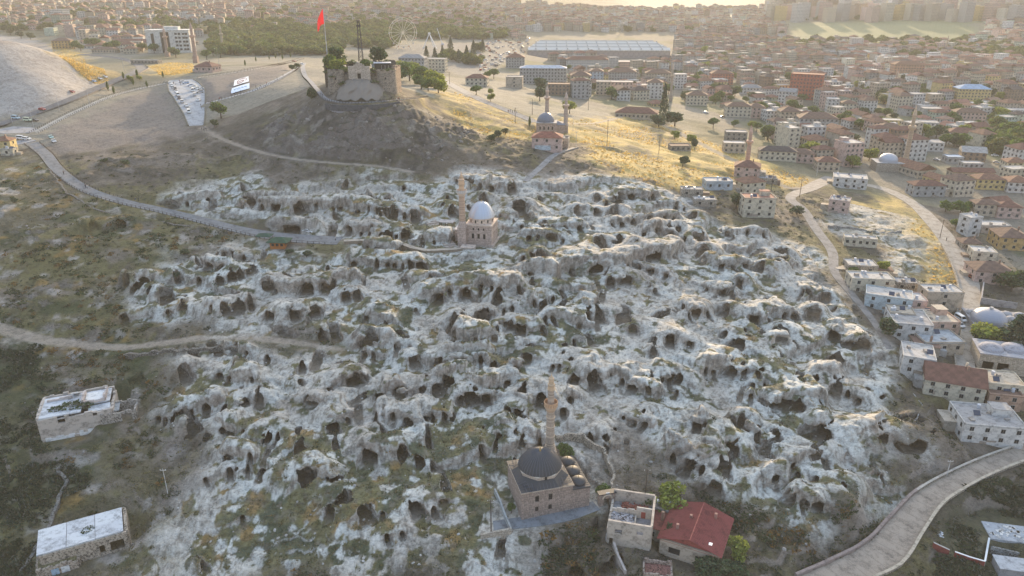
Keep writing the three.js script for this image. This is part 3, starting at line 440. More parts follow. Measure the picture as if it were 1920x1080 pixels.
  for (const c of mouths) { const key = (i, k) => i * 4096 + k; for (let i = -2; i <= 2; i++) for (let k = -2; k <= 2; k++) { const q = key(Math.floor(c.x / 6) + i, Math.floor(c.z / 6) + k); if (!MGRID.has(q)) MGRID.set(q, []); MGRID.get(q).push(c); } }
  for (const c of mouths) {           // the vault itself
    const hw = c.w * .5, deep = Math.min(8.5, 2.2 + c.w * 1.5), sq = c.t > .62 ? .8 : .45;
    each(c, deep + hw + 1, (o, x, t, y) => {
      const wv = x + .25 * hw * n2(y * .9 + c.s * 50, t * .7), wy = y * (1 + .22 * n2(x * .8 + c.t * 90, t * .5)), arch = wy > c.h * sq ? Math.sqrt((wv / hw) ** 2 + ((wy - c.h * sq) / (c.h * (1 - sq))) ** 2) - 1 : Math.abs(wv) / hw - 1, e = Math.max(arch * Math.min(hw, c.h * .5), -y, t - deep, -t - 2.6);
      FV[o] = -smin(-FV[o], e, .18);
    });
  }
}
function coverAt(x, z, ny, y) {   // base colour of the ground at a place
  const c = [...COL.brown], d = Math.hypot(x, z), P = fbm(x * .12, z * .12, 4), Q = fbm(x * .5 + 40, z * .5, 3), W = fbm(x * .03, z * .03, 3);
  mixc(c, COL.dirt, sst(-.2, .35, P + .4 * Q)); mixc(c, COL.grass, sst(-.05, .4, W + .5 * Q) * .7);
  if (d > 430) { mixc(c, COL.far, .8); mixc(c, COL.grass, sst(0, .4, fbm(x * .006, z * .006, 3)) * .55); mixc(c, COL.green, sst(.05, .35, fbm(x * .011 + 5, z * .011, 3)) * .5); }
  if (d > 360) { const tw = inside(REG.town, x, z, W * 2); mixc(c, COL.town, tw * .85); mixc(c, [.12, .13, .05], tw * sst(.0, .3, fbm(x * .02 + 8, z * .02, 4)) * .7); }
  const k = (r, col, f, wob = P * 2) => { const m = inside(r, x, z, wob); if (m > 0) mixc(c, col, m * f); return m; };
  const gl = k(REG.grassL, COL.grass, .35);
  if (gl > .1) { mixc(c, COL.dirt, gl * sst(.05, .4, fbm(x * .09 + 9, z * .14, 4)) * .9); mixc(c, COL.green, gl * sst(.05, .35, fbm(x * .08, z * .11 + 70, 4)) * .85); mixc(c, COL.ochre, gl * sst(.3, .5, fbm(x * .11 + 30, z * .13, 3)) * .8); mixc(c, COL.mound, gl * sst(.2, .5, fbm(x * .2 + 60, z * .2, 3)) * .7); }
  k(REG.shrub, COL.green, .55); k(REG.garden, COL.green, .6); k(REG.earth, COL.mauve, .8); k(REG.hollow, COL.brown, .5);
  const dk = k(REG.dark, COL.dark, .8); if (dk > .1) { mixc(c, COL.mauve, dk * sst(.1, .45, fbm(x * .16, z * .16 + 3, 3)) * .7); mixc(c, [.022, .02, .018], dk * sst(-.05, .3, fbm(x * .16 + 9, z * .13, 4)) * .8); mixc(c, [.24, .215, .18], dk * sst(.12, .34, fbm(x * .24 + 50, z * .2, 4)) * .7); mixc(c, COL.grass, dk * sst(.1, .5, P) * .5); }
  k(REG.smooth, COL.mauve, .85); k(REG.banner, COL.mauve, .9); const mo = k(REG.mound, COL.mound, .95); if (mo > .1) mixc(c, COL.mauve, mo * sst(0, .5, fbm(x * .02, y * .12, 3)) * .6);
  for (const g of ['moundgold', 'gold1', 'gold2', 'gold3']) { const m = k(REG[g], COL.gold, .9, P * 2.5); if (m > .1) { mixc(c, COL.dirt, m * sst(.05, .4, Q + W) * .7); mixc(c, [.11, .11, .045], m * sst(.08, .4, fbm(x * .07 + 22, z * .07, 3)) * .5); } }
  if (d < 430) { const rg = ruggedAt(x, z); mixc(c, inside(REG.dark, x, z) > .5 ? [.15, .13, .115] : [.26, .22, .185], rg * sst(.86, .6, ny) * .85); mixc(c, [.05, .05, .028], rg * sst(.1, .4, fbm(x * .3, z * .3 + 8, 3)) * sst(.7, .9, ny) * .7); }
  { const [rd, , , ro] = near(x, z); if (ro && rd < 1) mixc(c, [.30, .255, .205], sst(1, -.6, rd + .6 * n2(x * .5, z * .5)) * .85); }
  if (d > 1500) { const az = Math.atan2(x, -z); mixc(c, [.55, .5, .36], sst(.10, .18, az) * sst(.36, .27, az) * sst(1500, 2000, d)); }  // pale dry fields towards the sun, lightened to stand in for its glow
  k(REG.asph, [.17, .165, .155], .9);
  k(REG.green, COL.field, .9, W);
  return c;
}
function rockColor(c, x, y, z, nx, ny, nz, m) {
  const [a, b, cc] = pillow(x, z), patch = fbm(x * .05 + 11, z * .05, 3), fine = fbm(x * .9, z * .9 + y, 3), lower = inside(REG.lower, x, z, patch * 2);
  const r = [...COL.rock]; { const q = .80 + .34 * fbm(x * .13 + 5, z * .13, 4) + .1 * n2(x * .02, z * .02 + 60); r[0] *= q; r[1] *= q; r[2] *= q; } mixc(r, COL.rockcool, sst(-.2, .3, patch)); mixc(r, COL.pink, sst(.0, .5, fbm(x * .1 + 70, z * .1, 3)) * .35 + sst(.75, .25, ny) * .7);  // steep faces and cave walls browner as weathered rock, darkened further to deepen shade
  const sp = sst(.12, .55, fine + .35 * n2(x * 2.3, z * 2.3 + y)); mixc(r, COL.brown, sp * .6); mixc(r, [.66, .63, .57], sst(.1, .6, -fine) * .45);
  { const k1 = sst(.07, .0, Math.abs(n2(x * .31 + 3 * n2(x * .1, z * .1), z * .55 + y * .2))), k2 = sst(.08, .0, Math.abs(n2(x * .9 + 7, z * 1.3 + y * .5))) * sst(-.1, .3, fbm(x * .2, z * .2 + 33, 2)); mixc(r, [.11, .095, .07], Math.max(k1 * .55, k2 * .6)); }
  // grass and earth gather in the creases and on level ledges
  const crease = sst(.20, .03, Math.abs(a)) * .75 + sst(.14, .02, Math.abs(b)) * .5, tuft = fbm(x * .33 + 20, z * .33, 4), veg = clamp(sst(.0, .2, tuft + .5 * patch + crease * .42 - .15 - .09 * sst(-10, 50, x) + lower * .26) * sst(.45, .8, ny)), kind = fbm(x * .21 + 77, z * .21, 3);
  const v = [...COL.grass]; mixc(v, COL.green, sst(-.15, .3, kind)); mixc(v, COL.ochre, sst(.28, .5, -kind)); mixc(v, COL.dirt, sst(.0, .5, fbm(x * .7, z * .7, 2)) * .5);
  mixc(r, v, veg * .92); const L = MGRID.get(Math.floor(x / 6) * 4096 + Math.floor(z / 6)); let yard = 0;
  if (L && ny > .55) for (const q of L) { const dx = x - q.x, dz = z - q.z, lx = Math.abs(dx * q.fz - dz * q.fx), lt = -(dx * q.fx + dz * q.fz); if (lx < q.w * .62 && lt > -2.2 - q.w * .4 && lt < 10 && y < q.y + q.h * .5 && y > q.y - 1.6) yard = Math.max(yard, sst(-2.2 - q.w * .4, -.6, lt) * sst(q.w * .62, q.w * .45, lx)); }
  mixc(r, [.10, .082, .06], yard * .85);   // dark earth tone on cave floors and before them, painted to deepen their shade
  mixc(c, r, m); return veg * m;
}
function growMesh(name, label) {
  const idx = new Int32Array(NA * NL * NK).fill(-1), pos = [], tri = [], cx = [[0,0,0],[1,0,0],[0,1,0],[1,1,0],[0,0,1],[1,0,1],[0,1,1],[1,1,1]], ed = [[0,1],[2,3],[4,5],[6,7],[0,2],[1,3],[4,6],[5,7],[0,4],[1,5],[2,6],[3,7]], v = new Float64Array(8);
  const O = (i, j, k) => (j * NK + k) * NA + i;
  for (let j = 0; j < NL - 1; j++) for (let k = 0; k < NK - 1; k++) for (let i = 0; i < NA - 1; i++) {
    let mask = 0; for (let c = 0; c < 8; c++) { v[c] = FV[O(i + cx[c][0], j + cx[c][1], k + cx[c][2])]; if (v[c] < 0) mask |= 1 << c; }
    if (mask === 0 || mask === 255) continue;
    let n = 0, x = 0, y = 0, z = 0;
    for (const [a, b] of ed) if ((mask >> a & 1) !== (mask >> b & 1)) { const t = v[a] / (v[a] - v[b]); x += cx[a][0] + (cx[b][0] - cx[a][0]) * t; y += cx[a][1] + (cx[b][1] - cx[a][1]) * t; z += cx[a][2] + (cx[b][2] - cx[a][2]) * t; n++; }
    x /= n; y /= n; z /= n;
    const L = L0 + (j + y) * DL, d = Math.exp(L), an = A0 + (i + x) * DA, o = j * NA + i, g = (GB[o] * (1 - x) + GB[o + 1] * x) * (1 - y) + (GB[o + NA] * (1 - x) + GB[o + NA + 1] * x) * y;
    idx[O(i, j, k)] = pos.length / 3; pos.push(Math.sin(an) * d, g + (k + z - K0) * .0019 * d, -Math.cos(an) * d);
  }
  const quad = (a, b, c, d, flip) => { if (a < 0 || b < 0 || c < 0 || d < 0) return; if (flip) tri.push(a, c, b, a, d, c); else tri.push(a, b, c, a, c, d); };
  for (let j = 1; j < NL - 1; j++) for (let k = 1; k < NK - 1; k++) for (let i = 1; i < NA - 1; i++) {
    const f = FV[O(i, j, k)] < 0;
    if (f !== FV[O(i + 1, j, k)] < 0) quad(idx[O(i, j - 1, k - 1)], idx[O(i, j, k - 1)], idx[O(i, j, k)], idx[O(i, j - 1, k)], f);
    if (f !== FV[O(i, j + 1, k)] < 0) quad(idx[O(i - 1, j, k - 1)], idx[O(i - 1, j, k)], idx[O(i, j, k)], idx[O(i, j, k - 1)], f);
    if (f !== FV[O(i, j, k + 1)] < 0) quad(idx[O(i - 1, j - 1, k)], idx[O(i, j - 1, k)], idx[O(i, j, k)], idx[O(i - 1, j, k)], f);
  }
  return [new Float32Array(pos), tri];
}
const VEG = [];   // places for scrub: x, y, z, kind
function finishGround(name, pos, tri, rocky, mat) {
  const g = new THREE.BufferGeometry(); g.setAttribute('position', new THREE.BufferAttribute(pos, 3)); g.setIndex(tri); g.computeVertexNormals();
  const n = pos.length / 3, N = g.attributes.normal.array, C = new Float32Array(n * 3), U = new Float32Array(n * 2); let flipped = 0; for (let i = 0; i < n; i += 97) flipped += N[i * 3 + 1] < 0 ? 1 : -1;
  if (flipped > 0) { for (let i = 0; i < tri.length; i += 3) { const t = tri[i + 1]; tri[i + 1] = tri[i + 2]; tri[i + 2] = t; } g.setIndex(tri); g.computeVertexNormals(); }
  const M = g.attributes.normal.array;
  for (let i = 0; i < n; i++) {
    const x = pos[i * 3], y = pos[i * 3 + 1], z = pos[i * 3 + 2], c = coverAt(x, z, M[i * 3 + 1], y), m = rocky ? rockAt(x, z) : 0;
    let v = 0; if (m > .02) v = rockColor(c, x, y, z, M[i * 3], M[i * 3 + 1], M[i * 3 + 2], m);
    C[i * 3] = c[0]; C[i * 3 + 1] = c[1]; C[i * 3 + 2] = c[2]; U[i * 2] = x / 23; U[i * 2 + 1] = (z - y) / 23;
    if (rocky && M[i * 3 + 1] > .55) VEG.push(x, y, z, m, v);
  }
  g.setAttribute('color', new THREE.BufferAttribute(C, 3)); g.setAttribute('uv', new THREE.BufferAttribute(U, 2));
  const o = new THREE.Mesh(g, mat); o.name = name; o.userData = { kind: 'structure' }; o.castShadow = o.receiveShadow = true; scene.add(o); return o;
}
// tiling noise pictures for grain and fine relief
function noiseTex(n, oct, fn, srgb) {
  const D = new Uint8Array(n * n * 4);
  const per = (x, y, p, s) => { const ix = Math.floor(x), iy = Math.floor(y), fx = x - ix, fy = y - iy, u = fx * fx * (3 - 2 * fx), w = fy * fy * (3 - 2 * fy), h = (a, b) => hsh(((a % p) + p) % p + s * 131, ((b % p) + p) % p + s * 57); return lerp(lerp(h(ix, iy), h(ix + 1, iy), u), lerp(h(ix, iy + 1), h(ix + 1, iy + 1), u), w); };
  for (let y = 0; y < n; y++) for (let x = 0; x < n; x++) {
    let s = 0, t = 0; for (const [p, a] of oct) { s += a * per(x / n * p, y / n * p, p, p); t += a; }
    const v = fn(s / t, x / n, y / n), o = (y * n + x) * 4; for (let k = 0; k < 3; k++) D[o + k] = clamp(typeof v === 'number' ? v : v[k]) * 255; D[o + 3] = 255;
  }
  const t = new THREE.DataTexture(D, n, n); t.wrapS = t.wrapT = THREE.RepeatWrapping; t.magFilter = THREE.LinearFilter; t.minFilter = THREE.LinearMipmapLinearFilter; t.generateMipmaps = true; t.needsUpdate = true; return t;
}
const TEX = {
  soil: noiseTex(1024, [[12, 1], [27, 1], [61, 1], [130, 1.1], [260, 1]], (v) => clamp(.84 + v * .75, .35, 1)),
  soilBump: noiseTex(1024, [[14, 1.2], [40, 1], [90, .8], [200, .6]], (v) => .5 + v),
};
const matGround = new THREE.MeshStandardMaterial({ name: 'ground', vertexColors: true, roughness: .95, map: TEX.soil, bumpMap: TEX.soilBump, bumpScale: .22 });
matGround.color.setRGB(1.12, 1.12, 1.12);
{ const [pos, tri] = growMesh(); finishGround('hillside', pos, tri, true, matGround); console.log('hill triangles', tri.length / 3); }
{ // the land beyond, out to the horizon, and the rest round the camera
  const pos = [], tri = [], nx = 420, L2 = Math.log(9000), rows = []; for (let L = L1 - .012; L < L2; L += L < Math.log(1300) ? .0045 : .014) rows.push(L);
  rows.forEach((L, j) => { const d = Math.exp(L); for (let i = 0; i <= nx; i++) { const a = -.95 + 1.9 * i / nx, x = Math.sin(a) * d, z = -Math.cos(a) * d, g = ground(x, z); pos.push(x, g + (d > 405 ? (fbm(x * .06, z * .06, 3) * (.8 + 1.4 * inside(REG.gold1, x, z)) * sst(1000, 500, d)) * sst(1, 8, lastRoad) * sst(0, 5, lastPad) : -.25), z); if (j && i) { const b = j * (nx + 1) + i; tri.push(b - nx - 2, b - nx - 1, b, b - nx - 2, b, b - 1); } } });
  finishGround('plain', new Float32Array(pos), tri, false, matGround);
  const p2 = [], t2 = []; let n = 0;   // coarse ground beside and under the camera
  const strip = (ai, li) => { const s = p2.length / 3, w = ai.length; for (const L of li) for (const a of ai) { const d = Math.exp(L), x = Math.sin(a) * d, z = -Math.cos(a) * d; p2.push(x, land(x, z) - .4, z); } for (let j = 1; j < li.length; j++) for (let i = 1; i < w; i++) { const b = s + j * w + i; t2.push(b - w - 1, b - w, b, b - w - 1, b, b - 1); } };
  const lin = (a, b, k) => [...Array(k + 1)].map((_, i) => a + (b - a) * i / k);
  strip(lin(-.95, A0 + .004, 24), lin(Math.log(60), L1, 90)); strip(lin(A1 - .004, .95, 24), lin(Math.log(60), L1, 90)); strip(lin(A0, A1, 70), lin(Math.log(60), L0 + .008, 40));
  finishGround('valley_side', new Float32Array(p2), t2, false, matGround);
}
// ---------------------------------------------------------------- surfaces
const wrapT = (t, sx, sy) => { const c = t.clone(); c.wrapS = c.wrapT = THREE.RepeatWrapping; c.repeat.set(sx, sy); c.needsUpdate = true; return c; };
function blocksTex(n, rows, per, gap, tone, seed) {   // courses of stone: tone of each stone, joints
  const r = rng(seed), cells = []; for (let j = 0; j < rows; j++) { const cuts = [0]; let x = 0; while (x < 1 - .6 / per) { x += (.6 + r() * .8) / per; cuts.push(Math.min(x, 1)); } cuts[cuts.length - 1] = 1; cells.push({ cuts, t: cuts.map(() => 1 - tone * r()), o: r() }); }
  return noiseTex(n, [[16, 1], [50, .8], [120, .6]], (v, x, y) => { const q = y * rows, j = Math.min(rows - 1, q | 0), c = cells[j], fy = q - j; let X = (x + c.o) % 1, k = 0; while (c.cuts[k + 1] < X) k++; const ex = Math.min(X - c.cuts[k], c.cuts[k + 1] - X) * per, ey = Math.min(fy, 1 - fy); const joint = Math.min(ex, ey) < gap ? .62 : 1; return clamp(c.t[k] * joint + v * .35); });
}
const TX = {
  plaster: noiseTex(512, [[5, 1.3], [13, 1], [40, .7], [110, .5]], (v) => clamp(.86 + v * .85, .3, 1)),
  blocks: blocksTex(512, 12, 7, .07, .35, 3),
  rubble: noiseTex(512, [[9, .6], [22, 1.3], [47, 1], [100, .6]], (v) => clamp(.72 + v * 1.3, .12, 1)),
  tiles: noiseTex(512, [[6, 1], [30, .8], [90, .6]], (v, x, y) => clamp((.86 + v * .5) * (.74 + .26 * Math.abs(Math.sin(x * Math.PI * 14))) * ((y * 10) % 1 < .12 ? .75 : 1), .2, 1)),
  tilesBump: noiseTex(256, [[8, 1]], (v, x, y) => .5 + .4 * Math.abs(Math.sin(x * Math.PI * 14)) - .2 * ((y * 10) % 1)),
  paving: noiseTex(512, [[5, 1.2], [14, 1], [60, .9], [150, .9]], (v) => clamp(.84 + v * .85, .35, 1)),
};
const MATS = new Map();
function M(kind, r, g, b, o = {}) {
  const key = [kind, r, g, b, JSON.stringify(o)].join(); if (MATS.has(key)) return MATS.get(key);
  const m = new THREE.MeshStandardMaterial({ name: kind, roughness: o.rough ?? .9, metalness: o.metal ?? 0, color: new THREE.Color().setRGB(r, g, b), vertexColors: !!o.vc });
  const rep = { plaster: [1 / 7, 1 / 7], blocks: [1 / 4.2, 1 / 4.2], rubble: [1 / 5, 1 / 5], tiles: [1 / 4, 1 / 4], paving: [1 / 9, 1 / 9] }[kind];
  if (rep) { m.map = wrapT(TX[kind], rep[0], rep[1]); if (kind === 'tiles') { m.bumpMap = wrapT(TX.tilesBump, rep[0], rep[1]); m.bumpScale = .05; } if (kind === 'rubble' || kind === 'blocks') { m.bumpMap = wrapT(TX[kind], rep[0], rep[1]); m.bumpScale = .06; } }
  MATS.set(key, m); return m;
}
const GLASS = M('glass', .02, .025, .03, { rough: .15 }), DARK = M('shade', .02, .02, .02), IRON = M('iron', .05, .05, .055, { rough: .6 }), WHITE = M('paint', .78, .78, .76, { rough: .6 }), LEAD = M('lead', .042, .043, .047, { rough: .6 }), CONC = M('plaster', .42, .41, .39), PALE = M('plaster', .62, .60, .56), WOOD = M('wood', .12, .085, .055);

// ---------------------------------------------------------------- building meshes
class MB {
  constructor() { this.p = []; this.u = []; this.c = null; this.k = null; }
  tint(c) { this.c = this.c || []; this.k = c; return this; }
  tri(a, b, c) {
    const ux = b[0] - a[0], uy = b[1] - a[1], uz = b[2] - a[2], vx = c[0] - a[0], vy = c[1] - a[1], vz = c[2] - a[2], nx = uy * vz - uz * vy, ny = uz * vx - ux * vz, nz = ux * vy - uy * vx, l = Math.hypot(nx, ny, nz) || 1;
    const flat = Math.abs(ny) / l > .8, h = Math.hypot(nx, nz) || 1, tx = flat ? 1 : nz / h, tz = flat ? 0 : -nx / h;
    for (const q of [a, b, c]) { this.p.push(q[0], q[1], q[2]); if (flat) this.u.push(q[0], q[2]); else this.u.push(q[0] * tx + q[2] * tz, Math.abs(ny) / l > .2 ? q[1] * l / h : q[1]); if (this.k) this.c.push(...this.k); }
    return this;
  }
  quad(a, b, c, d) { return this.tri(a, b, c).tri(a, c, d); }
  box(x, y, z, w, h, d, ry = 0, faces = 63) {   // centre x, z; bottom y
    const c = Math.cos(ry), s = Math.sin(ry), P = (i, j, k) => { const X = i * w / 2, Z = k * d / 2; return [x + X * c + Z * s, y + (j > 0 ? h : 0), z - X * s + Z * c]; };
    const v = (i, j, k) => P(i, j, k);
    if (faces & 1) this.quad(v(-1, -1, 1), v(1, -1, 1), v(1, 1, 1), v(-1, 1, 1)); if (faces & 2) this.quad(v(1, -1, -1), v(-1, -1, -1), v(-1, 1, -1), v(1, 1, -1));
    if (faces & 4) this.quad(v(1, -1, 1), v(1, -1, -1), v(1, 1, -1), v(1, 1, 1)); if (faces & 8) this.quad(v(-1, -1, -1), v(-1, -1, 1), v(-1, 1, 1), v(-1, 1, -1));
    if (faces & 16) this.quad(v(-1, 1, 1), v(1, 1, 1), v(1, 1, -1), v(-1, 1, -1)); if (faces & 32) this.quad(v(-1, -1, -1), v(1, -1, -1), v(1, -1, 1), v(-1, -1, 1));
    return this;
  }
  prism(poly, y0, y1) { const n = poly.length; for (let i = 0; i < n; i++) { const a = poly[i], b = poly[(i + 1) % n]; this.quad([a[0], y0, a[1]], [b[0], y0, b[1]], [b[0], y1, b[1]], [a[0], y1, a[1]]); } for (const t of THREE.ShapeUtils.triangulateShape(poly.map((q) => new THREE.Vector2(q[0], q[1])), [])) this.tri(...t.map((i) => [poly[i][0], y1, poly[i][1]])); return this; }
  hip(x, y, z, w, d, h, ry = 0, ridge = null) {   // roof over w by d, ridge along the longer side
    const c = Math.cos(ry), s = Math.sin(ry), P = (X, Y, Z) => [x + X * c + Z * s, y + Y, z - X * s + Z * c], r = ridge ?? Math.max(0, Math.abs(w - d) / 2), W = w / 2, D = d / 2, A = w >= d ? P(-r, h, 0) : P(0, h, r), B = w >= d ? P(r, h, 0) : P(0, h, -r);
    const p = [P(-W, 0, D), P(W, 0, D), P(W, 0, -D), P(-W, 0, -D)];
    if (w >= d) { this.quad(p[0], p[1], B, A).tri(p[1], p[2], B).quad(p[2], p[3], A, B).tri(p[3], p[0], A); } else { this.tri(p[0], p[1], A).quad(p[1], p[2], B, A).tri(p[2], p[3], B).quad(p[3], p[0], A, B); }
    const t = .14; for (let i = 0; i < 4; i++) { const a = p[i], b = p[(i + 1) % 4]; this.quad([a[0], a[1] - t, a[2]], [b[0], b[1] - t, b[2]], b, a); }
    return this.quad([p[3][0], p[3][1] - t, p[3][2]], [p[2][0], p[2][1] - t, p[2][2]], [p[1][0], p[1][1] - t, p[1][2]], [p[0][0], p[0][1] - t, p[0][2]]);
  }
  gable(x, y, z, w, d, h, ry = 0) { return this.hip(x, y, z, w, d, h, ry, w >= d ? w / 2 : d / 2); }
  cyl(x, y, z, r0, r1, h, n = 12, cap = true, turn = 0) { const P = (i, r, Y) => { const a = i / n * Math.PI * 2 + turn; return [x + Math.cos(a) * r, Y, z + Math.sin(a) * r]; }; for (let i = 0; i < n; i++) { this.quad(P(i + 1, r0, y), P(i, r0, y), P(i, r1, y + h), P(i + 1, r1, y + h)); if (cap && r1 > .01) this.tri(P(i + 1, r1, y + h), P(i, r1, y + h), [x, y + h, z]); } return this; }
  lathe(x, y, z, prof, n = 16, turn = 0) { for (let k = 0; k + 1 < prof.length; k++) this.cyl(x, y + prof[k][1], z, prof[k][0], prof[k + 1][0], prof[k + 1][1] - prof[k][1], n, false, turn); const e = prof[prof.length - 1]; if (e[0] > .02) this.cyl(x, y + e[1], z, e[0], 0, .001, n, false, turn); return this; }
  dome(x, y, z, r, h, n = 24, m = 7, pointed = 0, turn = 0) { const prof = []; for (let i = 0; i <= m; i++) { const a = i / m * Math.PI / 2; prof.push([r * Math.cos(a) * (1 - pointed * .12 * Math.sin(a * 2)), h * Math.sin(a)]); } return this.lathe(x, y, z, prof, n, turn); }
  tube(pts, r, n = 6) { for (let i = 0; i + 1 < pts.length; i++) { const a = new THREE.Vector3(...pts[i]), b = new THREE.Vector3(...pts[i + 1]), t = b.clone().sub(a).normalize(), u = new THREE.Vector3(0, 1, 0).cross(t); if (u.lengthSq() < .01) u.set(1, 0, 0); u.normalize(); const v = t.clone().cross(u), P = (o, k) => { const q = k / n * 2 * Math.PI; return [o.x + (u.x * Math.cos(q) + v.x * Math.sin(q)) * r, o.y + (u.y * Math.cos(q) + v.y * Math.sin(q)) * r, o.z + (u.z * Math.cos(q) + v.z * Math.sin(q)) * r]; }; for (let k = 0; k < n; k++) this.quad(P(a, k), P(a, k + 1), P(b, k + 1), P(b, k)); } return this; }
  wall(ax, az, bx, bz, y0, h, t, holes = [], rag = 0, seed = 1) {   // a wall from a to b with openings {u, v, w, h}; rag: a broken top edge
    const L = Math.hypot(bx - ax, bz - az), dx = (bx - ax) / L, dz = (bz - az) / L, ry = Math.atan2(-dz, dx), r = rng(seed * 97 + 5);
    const us = new Set([0, L]), vs = new Set([0, h]); for (const o of holes) { us.add(clamp(o.u, 0, L)); us.add(clamp(o.u + o.w, 0, L)); vs.add(clamp(o.v, 0, h)); vs.add(clamp(o.v + o.h, 0, h)); }
    if (rag) for (let u = 1; u < L; u += .8 + r()) us.add(u);
    const U = [...us].sort((a, b) => a - b), V = [...vs].sort((a, b) => a - b);
    for (let i = 0; i + 1 < U.length; i++) { const cut = rag ? r() * rag : 0; for (let j = 0; j + 1 < V.length; j++) { const um = (U[i] + U[i + 1]) / 2, vm = (V[j] + V[j + 1]) / 2; if (holes.some((o) => um > o.u && um < o.u + o.w && vm > o.v && vm < o.v + o.h)) continue; const top = j + 2 === V.length ? Math.max(V[j] + .1, V[j + 1] - cut) : V[j + 1]; this.box(ax + dx * um, y0 + V[j], az + dz * um, U[i + 1] - U[i], top - V[j], t, ry); } }
    return this;
  }
  geo() { const g = new THREE.BufferGeometry(); g.setAttribute('position', new THREE.BufferAttribute(new Float32Array(this.p), 3)); g.setAttribute('uv', new THREE.BufferAttribute(new Float32Array(this.u), 2)); if (this.c) g.setAttribute('color', new THREE.BufferAttribute(new Float32Array(this.c), 3)); g.computeVertexNormals(); return g; }
  build(name, mat, parent = scene) { if (!this.p.length) return null; return put(name, this.geo(), mat, parent); }
}
function put(name, geo, mat, parent = scene) { const o = new THREE.Mesh(geo, mat); o.name = parent === scene ? numbered(name) : name; o.castShadow = o.receiveShadow = true; parent.add(o); return o; }
const USED = {};
function numbered(n) { n = n.replace(/_\d{3}$/, ''); USED[n] = (USED[n] ?? -1) + 1; return USED[n] ? n + '_' + String(USED[n]).padStart(3, '0') : n; }
function tag(o, label, category, group, kind) { o.userData = {}; if (label) o.userData.label = label; if (category) o.userData.category = category; if (group) o.userData.group = group; if (kind) o.userData.kind = kind; return o; }
function thing(name, label, category, p, ry = 0, group) { const o = new THREE.Group(); o.name = numbered(name); o.position.copy(p); o.rotation.y = ry; scene.add(o); return tag(o, label, category, group); }
function copy(o, p, ry, label, group, s) { const c = o.clone(); c.name = numbered(o.name); c.position.copy(p); c.rotation.y = ry; if (s) c.scale.set(...[].concat(s).length === 3 ? s : [s, s, s]); c.userData = { ...o.userData }; if (label) c.userData.label = label; if (group) c.userData.group = group; scene.add(c); return c; }
const pick2 = (q, l) => l[Math.floor(q() * l.length)];
const V3 = (x, y, z) => new THREE.Vector3(x, y, z);
const smooth = (g) => { const h = g.clone(); h.deleteAttribute('uv'); h.deleteAttribute('normal'); return h; };

// ---------------------------------------------------------------- road surfaces, kerbs, parapets, fences along the lines laid above
function ribbon(key, name, mat, o = {}) {
  const r = ROADS.find((q) => q.key === key), S = r.S, n = S.length, m = new MB(), lift = o.lift ?? .1, rows = [];
  for (let i = 0; i < n; i++) { const a = S[Math.max(0, i - 1)], b = S[Math.min(n - 1, i + 1)], l = Math.hypot(b.x - a.x, b.z - a.z), nx = (b.z - a.z) / l, nz = -(b.x - a.x) / l, w = r.ws[i] / 2; rows.push([-1, -.5, 0, .5, 1].map((t) => [S[i].x + nx * w * t, S[i].y + lift, S[i].z + nz * w * t])); }
  for (let i = 0; i + 1 < n; i++) { for (let k = 0; k < 4; k++) m.quad(rows[i][k], rows[i + 1][k], rows[i + 1][k + 1], rows[i][k + 1]); for (const k of [0, 4]) { const a = rows[i][k], b = rows[i + 1][k]; m.quad([a[0], a[1] - .6, a[2]], [b[0], b[1] - .6, b[2]], b, a); } }
  const q = m.build(name, mat); q.userData = { kind: 'structure' }; return { rows, r };
}
function sideLine(key, side, off, from = 0, to = 1) { const r = ROADS.find((q) => q.key === key), S = r.S, n = S.length, out = []; for (let i = Math.round(from * (n - 1)); i <= Math.round(to * (n - 1)); i++) { const a = S[Math.max(0, i - 1)], b = S[Math.min(n - 1, i + 1)], l = Math.hypot(b.x - a.x, b.z - a.z), w = (r.ws[i] / 2 + off) * side; out.push(V3(S[i].x + (b.z - a.z) / l * w, S[i].y, S[i].z - (b.x - a.x) / l * w)); } return out; }
